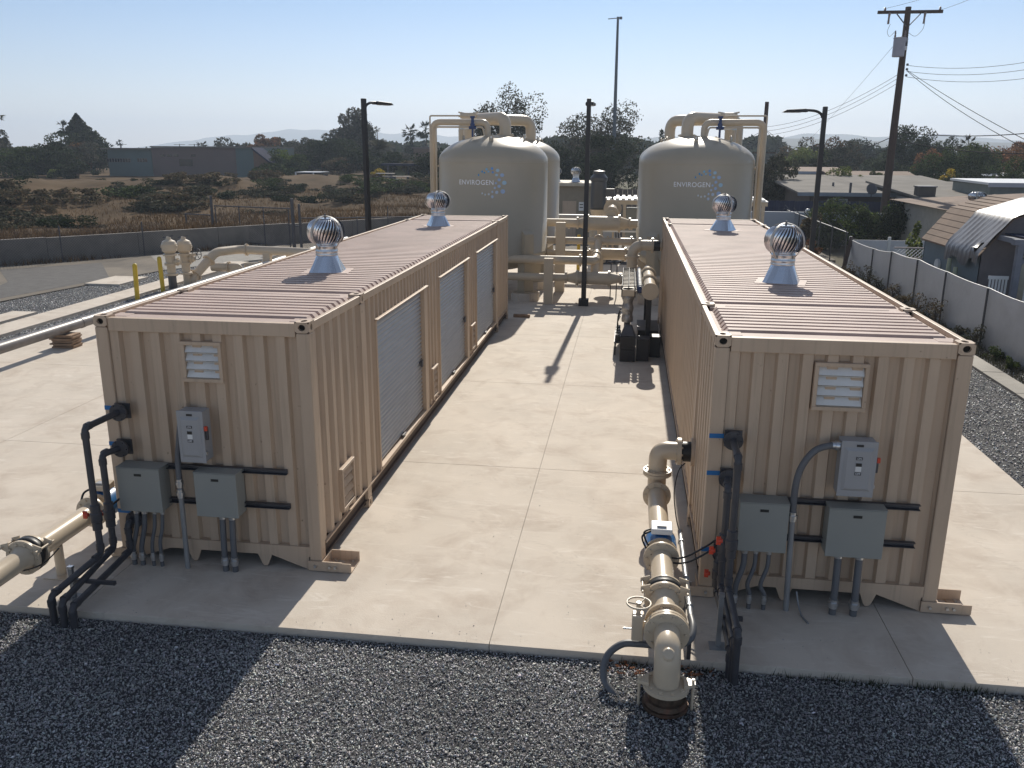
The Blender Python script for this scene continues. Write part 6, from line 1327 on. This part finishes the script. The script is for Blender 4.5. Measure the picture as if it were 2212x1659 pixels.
# ------------------------------------------------------------------ garden shed with tarp
sh = thing('garden_shed', 'blue-grey barn-roofed shed half covered by a torn dark tarp', 'shed', (18.6, 20.5, 0))
M_SHED = mat('dull_blue_shed_boards', (.17, .21, .235), .8, var=.1, vscale=.8, stretch=(1, 1, .3)); X0, X1, Y0, Y1 = 16.45, 20.6, 18.0, 23.0; EZ, BZ, RZ_ = 2.05, 3.0, 3.45; BX0, BX1 = 17.15, 19.9; XM = (X0 + X1) / 2
ow('side_wall', G().box(X0, X0 + .08, Y0 + .08, Y1, -.1, EZ), M_SHED, sh)
prof = [(X0, -.1), (X1, -.1), (X1, EZ), (BX1, BZ), (XM, RZ_), (BX0, BZ), (X0, EZ)]
for yy in (Y0, Y1): g = G().add([(x, yy, z) for x, z in prof] + [(x, yy + .08, z) for x, z in prof], [tuple(range(7)), tuple(range(7, 14))[::-1]]); ow('gable_wall', g, M_SHED if yy > Y0 else mat('brown_grey_gable_boards', (.16, .14, .14), .85), sh)
ow('side_wall', G().box(X1 - .08, X1, Y0 + .08, Y1, -.1, EZ), M_SHED, sh)
rp = [(X0 - .12, EZ - .10), (BX0, BZ + .04), (XM, RZ_ + .06), (BX1, BZ + .04), (X1 + .12, EZ - .1)]
for i in range(4):
    a, c = rp[i], rp[i + 1]
    for j in range(6):   # courses of shingles
        q0, q1 = j / 6, (j + 1) / 6; p0 = (a[0] + (c[0] - a[0]) * q0, a[1] + (c[1] - a[1]) * q0); p1 = (a[0] + (c[0] - a[0]) * q1, a[1] + (c[1] - a[1]) * q1)
        if i >= 2: p0, p1 = p0, p1
        ow('shingle_course', G().hull8([(p0[0], Y0 - .1, p0[1] - .03), (p0[0], Y1 + .1, p0[1] - .03), (p1[0], Y1 + .1, p1[1] - .03), (p1[0], Y0 - .1, p1[1] - .03)], [(p0[0], Y0 - .1, p0[1] + (.022 if i < 2 else .0)), (p0[0], Y1 + .1, p0[1] + (.022 if i < 2 else 0)), (p1[0], Y1 + .1, p1[1] + (0 if i < 2 else .022)), (p1[0], Y0 - .1, p1[1] + (0 if i < 2 else .022))]), M_ROOFB, sh)
# tarp, draped and torn
rt = np.random.default_rng(9); g = G(); nu, nv = 60, 26; sect_ = [(X0 - .16, EZ - .42), (X0 - .15, EZ - .02), (BX0 - .03, BZ + .09), (XM, RZ_ + .12), (BX1, BZ + .1)]; cum = [0]
for a, c in zip(sect_[:-1], sect_[1:]): cum.append(cum[-1] + math.dist(a, c))
vs = []
for i in range(nu):
    q = i / (nu - 1); y = Y0 - .16 + 2.75 * q
    for j in range(nv):
        s = cum[-1] * j / (nv - 1); k = max(i_ for i_ in range(4) if cum[i_] <= s + 1e-9); a, c = sect_[k], sect_[k + 1]; u = (s - cum[k]) / (cum[k + 1] - cum[k]); x = a[0] + (c[0] - a[0]) * u; z = a[1] + (c[1] - a[1]) * u
        fold = .014 * math.sin(y * 17 + s * 5.5) + .009 * math.sin(y * 37 + s * 7 + 1); amp = 1.0 if k < 2 else .35
        if j < 3: z += .10 * math.sin(y * 4.2 + .5) * (3 - j) / 3 + (.12 if abs(q - .2) < .05 else 0)
        vs.append((x - (fold if k < 2 else 0) * amp * .8 - .01, y, z + abs(fold) * amp + .01))
g.add(vs, [(i * nv + j, (i + 1) * nv + j, (i + 1) * nv + j + 1, i * nv + j + 1) for i in range(nu - 1) for j in range(nv - 1) if not (4 < i < 9 and 1 < j < 4)], True)
ow('draped_sheet', g, mat('dark_woven_tarp', (.10, .10, .115), .38, var=.12, vscale=2), thing('tarp', 'dark wrinkled tarp draped over the near half of the shed roof', 'tarp', (17.5, 19, 0)))
o = thing('round_mirror', 'white oval plate hanging on the shed side wall', 'wall plate', (16.4, 21.3, 0)); ow('plate', G().cyl((16.36, 21.4, 1.25), (16.44, 21.4, 1.25), .20, n=20), M_WHITE, o)
for k, (yy, zz) in enumerate(((19.9, 1.35), (19.3, 1.15))):
    o = thing('rolled_sheet', ['tattered pale green sheet hanging on the shed side', 'pale green rolled sheet leaning on the shed side'][k], 'sheet', (16.3, yy, 0)); ow('roll', G().tube([(16.25, yy, zz + .3), (16.22, yy - .06, zz - .3), (16.2, yy - .15, 0.0 if k else .5)], [.06, .08, .07], 10), mat('pale_green_plastic', (.42, .44, .30), .6), o)
# pergola and chairs in front of the shed
pg = thing('pergola', 'grey timber pergola post and beam in front of the shed', 'pergola', (17.1, 16.9, 0)); M_PG = mat('grey_blue_timber', (.19, .20, .23), .8)
ow('post', G().box(16.82, 16.98, 16.55, 16.71, -.1, 2.42), M_PG, pg); ow('beam', G().box(16.7, 22, 16.5, 16.76, 2.425, 2.58), M_PG, pg); ow('brace', G().bar((16.95, 16.63, 1.9), (17.45, 16.63, 2.42), .1), M_PG, pg); ow('side_beam', G().box(16.80, 16.96, 16.77, 17.99, 2.44, 2.58), M_PG, pg); ow('roof_cloth', G().box(17.0, 22, 16.5, 17.98, 2.60, 2.63), M_NAVY, pg)
o = thing('pale_door', 'stained pale board leaning in the pergola shade', 'door', (18, 17.8, 0)); ow('board', G().box(17.5, 18.45, 17.75, 17.85, .7, 2.0), mat('stained_cream_board', (.45, .42, .33), .8, dirt=(.25, .15, .08), dscale=2), o)
def chair(x, y, label, first=None):
    if first: return dup(first, label, (x, y, -.1), .15)
    t = thing('garden_chair', label, 'chair', (x, y, -.1), 0, 'white garden chairs')
    obj('seat', G().box(-.26, .26, -.25, .25, .58, .62), M_WHITE, t)
    for k in range(6): obj('back_slat', G().box(-.24 + k * .088, -.19 + k * .088, -.28, -.255, .63, 1.5), M_WHITE, t)
    obj('top_rail', G().box(-.27, .27, -.285, -.25, 1.502, 1.60), M_WHITE, t)
    for sx in (-.25, .25):
        for sy in (-.26, .22): obj('leg', G().box(sx - .025, sx + .025, sy - .025, sy + .025, 0, .575), M_WHITE, t)
        obj('arm', G().box(sx - .04, sx + .04, -.25, .25, .82, .85), M_WHITE, t)
    return t
c1 = chair(16.62, 17.3, 'white slatted chair under the pergola, left of the post'); chair(17.45, 17.1, 'white slatted chair under the pergola, right of the post', c1)
o = thing('canopy', 'pale lilac canopy top peeking over the grey fence', 'canopy', (17.2, 13, 0)); g = G(); g.add([(16.2, 11.0, 1.15), (16.2, 14.6, 1.15), (20, 14.6, 1.15), (20, 11.0, 1.15), (18.1, 12.8, 1.75)], [(0, 1, 4), (1, 2, 4), (2, 3, 4), (3, 0, 4), (3, 2, 1, 0)]); ow('canopy_top', g, mat('lilac_grey_canvas', (.50, .50, .60), .7), o)
for (x, y) in ((16.3, 11.1), (16.3, 14.5), (19.9, 14.5), (19.9, 11.1)): ow('leg', G().cyl((x, y, -.1), (x, y, 1.16), .03, n=8), M_WHITE, o)
# ------------------------------------------------------------------ neighbourhood houses
def house(name, label, x0, x1, y0, y1, ze, zr, mw, mr, ov=.5, ridge='x', fascia=None, z0=-.15, wins=3):
    t = thing(name, label, 'house', ((x0 + x1) / 2, y0, 0)); ow('wall', G().box(x0, x1, y0, y1, z0, ze), mw, t)
    if ridge == 'x':
        ym = (y0 + y1) / 2; a = [(x0 - ov, y0 - ov, ze), (x1 + ov, y0 - ov, ze), (x1 + ov, ym, zr), (x0 - ov, ym, zr)]; b_ = [(x0 - ov, ym, zr), (x1 + ov, ym, zr), (x1 + ov, y1 + ov, ze), (x0 - ov, y1 + ov, ze)]
        if name == 'hip_house': a[2] = (x1 - 2, ym, zr); a[3] = (x0 + 4.5, ym, zr); b_[0] = (x0 + 4.5, ym, zr); b_[1] = (x1 - 2, ym, zr)
    elif ridge == 'mono': a = [(x0 - ov, y0 - ov, ze), (x1 + ov, y0 - ov, ze), (x1 + ov, y1 + ov, zr), (x0 - ov, y1 + ov, zr)]; b_ = None
    for q in (a, b_):
        if q: ow('roof_slope', G().hull8([(p[0], p[1], p[2] + .01) for p in q], [(p[0], p[1], p[2] + .13) for p in q]), mr, t)
    if name == 'hip_house': ow('roof_slope', G().add([(x0 - ov, y0 - ov, ze + .13), (x0 + 4.5, ym, zr + .13), (x0 - ov, y1 + ov, ze + .13)], [(0, 1, 2)]), mr, t)
    ow('fascia', G().box(x0 - ov - .02, x1 + ov + .02, y0 - ov - .05, y0 - ov - .004, ze - .10, ze + .12), fascia or M_PALEW, t)
    for i in range(wins):
        xx = x0 + (x1 - x0) * (i + .5) / wins; f_ = ow('window', G().box(xx - .6, xx + .6, y0 - .05, y0 - .004, z0 + 1.0, ze - .3), M_WHITE, t); owp('pane', G().box(xx - .52, xx + .52, y0 - .07, y0 - .052, z0 + 1.08, ze - .38), M_WIN, f_, t)
    return t
M_HW = mat('dark_brown_house_wall', (.13, .105, .09), .9); M_HW2 = mat('pale_house_wall', (.38, .36, .32), .9)  # house wall colours, one dark brown and one pale
h1 = house('house', 'wide house with a low grey felt roof beyond the garden trees', 17.3, 27.5, 48, 62, 2.30, 2.95, M_HW, M_ROOFG, ov=.9, ridge='mono', fascia=mat('blue_grey_fascia', (.27, .30, .33), .7))
h2 = house('house', 'grey-roofed house wing right of the utility pole', 22.2, 31, 40, 52, 2.30, 2.85, M_HW2, M_ROOFG, ov=.5, ridge='mono')
hb = house('hip_house', 'house with a low brown hipped roof behind the shed', 20.2, 32, 29, 38.5, 2.35, 3.0, M_HW2, M_ROOFB, ov=.6)
house('house', 'dark navy gabled house under the twiggy tree', 17.5, 24.5, 72, 80, 3.0, 3.3, M_NAVY, M_ROOFB, ridge='x', wins=0)
house('house', 'house with a small brown roof behind the wide grey roof', 23.0, 29.0, 66, 74, 2.55, 3.1, M_HW, M_ROOFB, ridge='x', wins=0)
house('house', 'far house with a glaring white flat roof', 31.0, 44.0, 76, 84, 2.65, 2.75, M_HW, M_WHITE, ridge='mono', fascia=M_HW, wins=0)
house('house', 'far right greenish block-like house with white roof edge', at(2148, 400, 40).x, 36, 40.5, 46, 3.2, 3.25, mat('grey_green_render', (.20, .22, .20), .9), M_WHITE, ridge='mono', ov=.15, wins=1)
house('house', 'pale roofed house far behind the yellow bush', 48, 60, 92, 100, 2.6, 3.3, M_HW2, M_ROOFG, wins=2)
o = thing('chimney', 'square brown chimney on the grey roof near the brown one', 'chimney', (24.0, 41.5, 2.3)); q = at(1998, 412, 42); ow('stack', G().box(q.x - .45, q.x + .45, 41.6, 42.4, 2.2, 3.0), mat('brown_chimney_render', (.12, .10, .085), .9), o); ow('cap', G().box(q.x - .5, q.x + .5, 41.55, 42.45, 3.01, 3.07), M_STRUT, o)
vv = dup(v1, 'old grey turbine ventilator on the brown hipped roof', (at(2108, 448, 31).x, 31, at(2108, 448, 31).z - .15)); vv.scale = (1.25, 1.25, .95); del vv['group']
for k, (p, yy, zz) in enumerate(((1767, 50, 395), (1800, 52, 397), (1985, 44, 405), (1838, 46, 398))):
    q = at(p, zz, yy); o = thing('roof_pipe', ['short vent pipe on the grey roof left of the light pole', 'short vent pipe on the grey roof right of the light pole', 'dark vent pipe on the roof right of the utility pole', 'stubby vent pipe on the grey roof near the dish'][k], 'vent pipe', (q.x, yy, q.z - .5)); ow('pipe', G().cyl((q.x, yy, q.z - .5), (q.x, yy, q.z + .1), .07, n=10), M_STRUT, o)
o = thing('satellite_dish', 'dark satellite dish on the near edge of the grey roof', 'satellite dish', (at(1884, 420, 45).x, 45, 2.2)); q = at(1884, 408, 45); ow('dish', G().lathe([(0.0001, 0.05), (.18, .03), (.33, -.03), (.33, -.05), (.18, .0), (0.0001, .02)], q, (0.25, -1, .35), 20), M_STRUT, o); ow('mast', G().cyl((q.x, 45.05, q.z - .5), (q.x, 45.05, q.z), .03, n=8), M_STRUT, o)
o = thing('garden_wall', 'pale blue-grey masonry wall behind the barbed fence', 'wall', (20, 42, 0)); ow('wall', G().box(12.5, 24.5, 42.0, 42.25, -.2, 1.55), M_PALEW, o)
for k in range(3): ow('ball_cap', G().lathe([(0.0001, 0), (.12, .03), (.14, .1), (.08, .18), (0.0001, .2)], (13.5 + k * 2.6, 42.1, 1.55), n=12), M_WHITE, o)
o = thing('board_fence', 'brown board fence coloured shade-dark navy below the wide grey roof', 'fence', (17, 45, 0))
for k in range(36): ow('board', G().box(13.2 + k * .3, 13.49 + k * .3, 45.0, 45.03, -.2, 2.0 + .01 * (k % 3)), M_NAVY, o)  # brown boards, with their shade put into the navy colour
o = thing('low_wall', 'low beige garden wall between the trees beyond the grey fence', 'wall', (19, 40.6, 0)); ow('wall', G().box(16.2, 26, 40.6, 40.8, -.2, .42), M_HW2, o)
def car(x, y, rz, label, m):
    t = thing('parked_car', label, 'car', (x, y, -.1), rz, 'cars parked by the far houses')
    pr = [(-2.1, .35), (-2.1, .75), (-1.9, .85), (-1.1, .92), (-.6, 1.38), (.7, 1.40), (1.3, .98), (2.0, .86), (2.15, .7), (2.15, .35)]; n = len(pr)
    g = G().add([(a, -.82, c) for a, c in pr] + [(a, .82, c) for a, c in pr], [tuple(range(n)), tuple(range(n, 2 * n))[::-1]] + [(i, i + n, (i + 1) % n + n, (i + 1) % n) for i in range(n)]); obj('body', g, m, t, bevel=.04)
    for sy in (-.83, .80): obj('side_glass', G().add([(-1.0, sy, .93), (1.15, sy, .96), (.65, sy, 1.34), (-.58, sy, 1.33), (-1.0, sy + .03, .93), (1.15, sy + .03, .96), (.65, sy + .03, 1.34), (-.58, sy + .03, 1.33)], [(0, 1, 2, 3), (4, 7, 6, 5), (0, 4, 5, 1), (1, 5, 6, 2), (2, 6, 7, 3), (3, 7, 4, 0)]), M_WIN, t)
    for a in (-1.35, 1.35):
        for sy in (-.84, .62): obj('wheel', G().cyl((a, sy, .33), (a, sy + .22, .33), .33, n=16), M_BLK, t)
    return t
q = at(2082, 405, 62); car(q.x, 62, .2, 'white parked car under the green trees far right', M_WHITE); q = at(2150, 398, 66); car(q.x, 66, .1, 'silver parked car farther right behind the roofs', M_GALV)
# ------------------------------------------------------------------ small plant buildings behind the tanks
b = thing('plant_hut', 'small tan flat-roofed hut seen between the tanks', 'hut', (3.1, 42, 0)); M_HUT = mat('tan_block_wall', (.30, .255, .19), .85, var=.08)
ow('wall', G().box(1.2, 4.15, 42, 46, -.2, 2.85), M_HUT, b); ow('roof', G().box(.9, 4.45, 41.6, 46.4, 2.86, 3.04), mat('cream_roof_coating', (.50, .44, .34), .7), b); ow('sign', G().box(3.15, 3.45, 41.96, 41.99, 1.45, 1.95), M_WHITE, b)
for zz in (1.62, 1.78): ow('sign_line', G().box(3.2, 3.4, 41.94, 41.955, zz, zz + .05), M_TEXTD, b)
ow('door', G().box(2.2, 3.0, 41.95, 41.99, -.1, 2.0), M_TAN, b)
for k, x in enumerate((1.75, 2.9)):
    o = dup(v1, ['small turbine ventilator on the tan hut roof, nearer the tank', 'small turbine ventilator in the middle of the tan hut roof'][k], (x, 42.6, 3.05)); del o['group']
t = thing('board_fence', 'grey-brown board fence right of the tan hut', 'fence', (5.5, 44, 0))
for k in range(14): ow('board', G().box(4.5 + k * .29, 4.77 + k * .29, 44, 44.03, -.2, 2.62 + .012 * (k % 4)), mat('grey_brown_fence_board', (.16, .135, .115), .85, var=.2), t)
t = thing('equipment_canopy', 'white corrugated canopy on posts behind the right tanks', 'canopy', (9, 32, 0))
for k in range(27):
    x0 = 4.9 + k * .27; ow('roof_rib', G().hull8([(x0, 31.0, 2.72), (x0 + .17, 31.0, 2.72), (x0 + .17, 32.6, 2.78), (x0, 32.6, 2.78)], [(x0 + .02, 31.0, 2.79), (x0 + .15, 31.0, 2.79), (x0 + .15, 32.6, 2.85), (x0 + .02, 32.6, 2.85)]), M_WHITE, t)
ow('roof_sheet', G().hull8([(4.85, 31.02, 2.68), (12.2, 31.02, 2.68), (12.2, 32.6, 2.74), (4.85, 32.6, 2.74)], [(4.85, 31.02, 2.715), (12.2, 31.02, 2.715), (12.2, 32.6, 2.775), (4.85, 32.6, 2.775)]), M_WHITE, t)
ow('eave_beam', G().box(4.85, 12.2, 31.1, 31.22, 2.50, 2.675), M_CREAM, t)
for x in (5.8, 8.6, 11.95): ow('post', G().box(x, x + .14, 31.1, 31.24, -.1, 2.50), M_CREAM, t)
t = thing('control_cabinet', 'white control cabinet under the canopy beside the tank', 'cabinet', (5.2, 31.6, 0)); ow('body', G().box(4.75, 5.7, 31.5, 32.1, .6, 2.32), M_PALEW, t, bevel=.02); ow('screen', G().box(4.98, 5.1, 31.46, 31.49, 1.95, 2.1), M_TEXTD, t); ow('plinth', G().box(4.8, 5.65, 31.55, 32.05, -.1, .59), M_CONC2, t); ow('body_side', G().box(5.95, 7.0, 31.5, 32.1, .6, 2.32), M_GREY, t, bevel=.02)
t = thing('pipe_barrier', 'white horizontal barrier rails behind the cross pipes', 'barrier', (6, 30, 0))
for z in (.9, 1.35): ow('rail', G().box(4.8, 8.2, 30.0, 30.06, z, z + .07), M_WHITE, t)
for x in (4.9, 5.4, 6.5, 8.0): ow('post', G().cyl((x, 30.1, -.1), (x, 30.1, 1.6), .05, n=10), M_CREAM, t)
t = thing('tall_mast', 'very tall slender grey mast behind the tanks', 'mast', (4.11, 90, 0)); ow('mast', G().tube([(4.11, 90, -.2), (4.08, 90, 9), (4.05, 90, 18.55)], [.24, .19, .12], 12), mat('grey_blue_mast_paint', (.10, .12, .14), .5), t); ow('top_arm', G().bar((3.0, 90, 18.35), (4.35, 90, 18.45), .08), M_STRUT, t); ow('top_box', G().box(4.2, 4.5, 89.9, 90.1, 18.3, 18.55), M_STRUT, t)
# ------------------------------------------------------------------ cream valve station on the left
t = thing('valve_station', 'pair of cream hydrant-like valves on a black stub left of the container', 'valve', (-10.3, 20.4, 0))
for k, (x, y) in enumerate(((-10.30, 20.1), (-10.22, 21.0))):
    dz = -.08 * k
    st = ow('valve_stack', G().lathe([(.13, -.1), (.13, .42), (.22, .43), (.22, .50), (.15, .52), (.15, .78), (.22, .80), (.22, .88), (.17, .9), (.17, 1.12), (.24, 1.14), (.24, 1.20), (.16, 1.22), (.26, 1.32), (.27, 1.55), (.22, 1.66), (.10, 1.72), (.07, 1.82), (.0001, 1.84)], (x, y, dz), n=20), M_CREAM, t)
    if k == 0: ow('black_stub', G().lathe([(.145, -.1), (.145, .40), (.20, .41), (.20, .46)], (x, y, .0), n=20), M_STRUT, t)
    ow('side_outlet', G().cyl((x, y, .92), (x + .38, y, .92), .09, n=14), M_CREAM, t); ow('flange', G().flange((x + .26, y, .92), (1, 0, 0), .14, .04, 6), M_CREAM, t)
    ow('top_cross', G().bar((x - .2, y, 1.78 + dz), (x + .2, y, 1.86 + dz), .04), M_STRUT, t)
    for (fx, fz) in ((-.26, 1.45), (.26, 1.45), (0, 1.7)): ow('cap_bolt', G().box(x + fx - .05, x + fx + .05, y - .05, y + .05, fz + dz - .04, fz + dz + .06), M_CREAM, t, bevel=.01)
c = Vector((-9.74, 21.0, 1.10)); g = G().tube([c + Vector((0.35 * 0, math.cos(a) * .0, 0)) + Vector((math.cos(a) * .20, -math.cos(a) * .05, math.sin(a) * .20)) for a in [2 * PI * i / 24 for i in range(25)]], .014, 8, caps=False)
wh = ow('hand_wheel', g, M_STRUT, t)
for k in range(3): a = k * PI / 3; owp('spoke', G().tube([c - Vector((math.cos(a) * .2, -.05 * math.cos(a), math.sin(a) * .2)), c + Vector((math.cos(a) * .2, -.05 * math.cos(a), math.sin(a) * .2))], .012, 6), M_STRUT, wh, t)
ow('valve_arm', G().cyl((-10.1, 21, 1.05), (-9.76, 21.0, 1.10), .05, n=12), M_CREAM, t)
pipe([(-10.15, 21.2, -.05), (-10.15, 21.2, .12), (-9.70, 22.4, 1.02), (-9.2, 23.4, 1.02), (-5.2, 23.5, .92)], .17, 'cream pipe rising at a slant then running level behind the left container', rad=.25, flanges=[((-10.08, 21.4, .27), (.35, .85, .7), .25), ((-9.82, 22.05, .75), (.35, .85, .7), .25), ((-8.9, 23.42, 1.01), (1, 0, 0), .24)], posts=[(-8.05, 23.4, .98), (-7.3, 23.9, .85)])
pipe([(-10.3, 23.2, .33), (-9.2, 23.2, .33), (-9.0, 22.6, .33)], .17, 'low capped cream pipe behind the slanting one', rad=.2, flanges=[((-9.0, 22.62, .33), (.3, -1, 0), .22), ((-9.6, 23.2, .33), (1, 0, 0), .23)])
pipe([(-8.9, 23.2, .40), (-7.6, 23.2, .42)], .13, 'short cream pipe joining the low capped pipe', flanges=[((-8.3, 23.2, .41), (1, 0, 0), .2)])
# ------------------------------------------------------------------ utility poles and wires
PY = 43.8; pb = at(1912, 500, PY); pt_ = at(1955, 15, PY); PX = (pb.x + pt_.x) / 2; PH = pt_.z
t = thing('utility_pole', 'tall brown wooden utility pole with crossarm and transformer', 'utility pole', (PX, PY, -.2))
ow('pole', G().tube([(PX, PY, -.3), (PX, PY, PH * .5), (PX, PY, PH)], [.24, .20, .15], 14), M_POLEW, t)
za = at(1955, 27, PY).z; ow('crossarm', G().box(PX - 1.62, PX + 1.75, PY - .24, PY - .12, za - .08, za + .08), M_POLEW, t)
for s in (-1, 1):
    ow('arm_brace', G().bar((PX + s * .62, PY - .2, za - .09), (PX + s * .06, PY - .2, za - .72), .05), M_STRUT, t)
    ow('cutout', G().tube([(PX + s * .92 - .1, PY - .3, za - .05), (PX + s * .92 - .12, PY - .32, za - .3), (PX + s * .92 - .12, PY - .3, za - .62)], [.07, .05, .06], 10), mat('brown_grey_ceramic', (.22, .17, .16), .35), t)
    ow('insulator', G().lathe([(.05, 0), (.07, .05), (.04, .08), (.06, .13), (.0001, .17)], (PX + s * (1.25 if s < 0 else 1.6), PY - .18, za + .09), n=10), MATS['brown_grey_ceramic'], t)
z0 = at(1945, 124, PY).z; z1 = at(1945, 83, PY).z; tx = at(1938, 100, PY).x
tr = ow('transformer', G().lathe([(.0001, z0), (.30, z0), (.31, z0 + .05), (.31, z1 - .06), (.33, z1 - .04), (.33, z1), (.0001, z1 + .05)], (tx, PY - .35, 0), n=24), mat('pale_grey_transformer', (.36, .36, .42), .45), t)
for s in (-1, 1): owp('bushing', G().lathe([(.04, 0), (.06, .08), (.035, .12), (.05, .2), (.02, .34), (.0001, .36)], (tx + s * .26, PY - .35, z1 + .02), n=8), MATS['brown_grey_ceramic'], tr, t)
for k, rr in enumerate((88, 95, 104)): q = at(1950, rr, PY); ow('number_plate', G().box(PX - .12, PX + .12, PY - .245, PY - .235, q.z - .13, q.z + .1), [M_PALEW, M_STRUT, M_WHITE][k], t)
for rr in (140, 150, 163): q = at(1955, rr, PY); ow('spool_rack', G().lathe([(.05, -.06), (.07, 0), (.05, .06)], (PX + .28, PY - .1, q.z), n=8), M_STRUT, t)
P2 = at(1648, 400, 58); p2t = at(1657, 220, 58); t = thing('bare_pole', 'plain dark wooden pole beside the right tank', 'utility pole', (p2t.x, 58, -.2))
ow('pole', G().tube([(p2t.x, 58, -.3), (p2t.x, 58, p2t.z)], [.20, .14], 12), M_POLEW, t); q = at(1652, 330, 58); ow('short_arm', G().bar((q.x - .9, 57.8, q.z), (q.x + .75, 57.8, q.z), .09), M_POLEW, t)
P3 = at(1731, 320, 120); t = thing('distant_pole', 'small distant utility pole with a crossarm', 'utility pole', (P3.x, 120, 0)); zt3 = at(1731, 307, 120).z; ow('pole', G().cyl((P3.x, 120, 0), (P3.x, 120, zt3), .13, n=8), M_POLEW, t); ow('crossarm', G().bar((P3.x - 1.3, 120, zt3 - 1.1), (P3.x + 1.3, 120, zt3 - 1.1), .12), M_POLEW, t)
WG = 'overhead wires'
def wire(a, b, sag, label, r=.012):
    a = Vector(a); b = Vector(b); n = 14; pts = [a.lerp(b, i / n) - Vector((0, 0, 4 * sag * (i / n) * (1 - i / n))) for i in range(n + 1)]
    g = G().tube([p - a for p in pts], r * .8, 5); return tag(obj('wire', g, mat('dark_cable_sheath', (.03, .03, .035), .9, spec=.1), loc=a), label, 'wire', WG)
for k, (r0, r1, r2) in enumerate(((152, 270, 124), (160, 279, 141), (170, 288, 162))):
    nm = ['top', 'middle', 'lowest'][k]
    wire(at(1948, r0 + 4, PY), at(1656, r1 + 4, 58), .55, nm + ' of three wires sagging from the utility pole to the bare pole', .014)
    wire(at(1958, (141, 154, 166)[k], PY), at(2300, r2 - 6, 38), .35, nm + ' of three wires running right from the utility pole', .014)
wire(at(1960, 152, PY), at(2300, 345, 24), .15, 'upper thick service wire slanting down right from the utility pole', .018); wire(at(1960, 154, PY), at(2300, 362, 24), .30, 'lower thick service wire slanting down right from the utility pole', .018)
wire(at(1940, 290, PY), at(1655, 358, 90), .8, 'long wire dropping left from the lower part of the utility pole', .03); wire(at(1938, 312, PY), at(1640, 380, 110), 1.2, 'second long wire dropping left from the utility pole', .025)
wire(at(1950, 286, PY), at(2300, 279, 36), .25, 'thick wire running right at the height of the tree tops', .028); wire(at(1950, 305, PY), at(2300, 330, 30), .25, 'thick wire sloping gently right below the tree tops', .028)
wire(at(1948, 78, PY), at(1731, 318, 120), .3, 'thin guy wire from the pole top down to the distant pole', .012); wire((PX - 1.2, PY - .18, za + .2), at(2080, -30, 34), .05, 'thin high wire leaving the left end of the crossarm', .010); wire((PX + 1.7, PY - .18, za + .1), at(2160, -30, 34), .05, 'thin high wire leaving the right end of the crossarm', .010)
for k in range(3): wire(at(1656, 276 + k * 9, 58), at(1560, 310 + k * 12, 90), .4, ['top', 'middle', 'lowest'][k] + ' wire leaving the bare pole behind the right tank', .02)
wire(at(1657, 282, 58), at(1722, 318, 120), .3, 'upper wire from the bare pole to the distant pole', .02); wire(at(1657, 284, 58), at(1718, 328, 120), .6, 'lower wire from the bare pole to the distant pole', .02)
cable([(PX - .92, PY - .3, za - .62), (PX - 1.05, PY - .35, za - 1.0), (PX - .9, PY - .35, za - 1.25), (tx - .26, PY - .35, z1 + .36)], .01, 'jumper wire from the left cutout to the transformer', 'wire', M_STRUT, WG)
cable([(PX + .85, PY - .3, za - .62), (PX + .75, PY - .35, za - .95), (PX + .4, PY - .35, za - 1.25), (tx + .26, PY - .35, z1 + .36)], .01, 'jumper wire from the right cutout to the transformer', 'wire', M_STRUT, WG)
# ------------------------------------------------------------------ far hills and the air
M_HILL = mat('far_hill_scrub', (.10, .095, .07), .95, spec=.05, var=.2, vscale=.01)
def ridge(name, x0, x1, Y, hs, seed):
    xs_ = np.linspace(x0, x1, 120); u = (xs_ - x0) / (x1 - x0); h = np.interp(u, np.linspace(0, 1, len(hs)), hs) * (1 + .05 * np.sin(u * 40 + seed) + .03 * np.sin(u * 93 + seed * 2)); h = np.maximum(h, 0.3)
    rows = [(-260, 0), (-120, .45), (0, 1), (160, .6), (400, 0)]; V = np.concatenate([np.stack([xs_, np.full(120, Y + d), h * k - .4], 1) for d, k in rows]); i = np.arange(119); F = np.concatenate([np.stack([r_ * 120 + i, r_ * 120 + i + 1, (r_ + 1) * 120 + i + 1, (r_ + 1) * 120 + i], 1) for r_ in range(4)])
    o = obj('hills', np_mesh('hills', V, F, smooth=True), M_HILL); o['kind'] = 'structure'
ridge('hills', 60, 1100, 1300, [14, 22, 18, 20, 15, 21, 19, 24, 16], 1)
ridge('hills', 250, 1900, 2300, [22, 44, 40, 42, 28, 30, 42, 40, 26, 22], 2)
ridge('hills', -1700, -100, 3100, [20, 40, 56, 70, 66, 54, 48, 44, 30, 20], 3)
ridge('hills', -220, 250, 2000, [10, 22, 30, 26, 34, 20, 12], 4)
hzm = bpy.data.materials.new('haze_air'); hzm.use_nodes = True; nn = hzm.node_tree.nodes; nn.clear(); pv = nn.new('ShaderNodeVolumePrincipled'); pv.inputs['Color'].default_value = (.72, .84, 1.0, 1); pv.inputs['Density'].default_value = HAZE; pv.inputs['Anisotropy'].default_value = 0.3; ho = nn.new('ShaderNodeOutputMaterial'); hzm.node_tree.links.new(pv.outputs[0], ho.inputs['Volume'])
o = obj('haze', G().box(-3200, 3200, -60, 3600, -1.4, 112), hzm); o['kind'] = 'stuff'
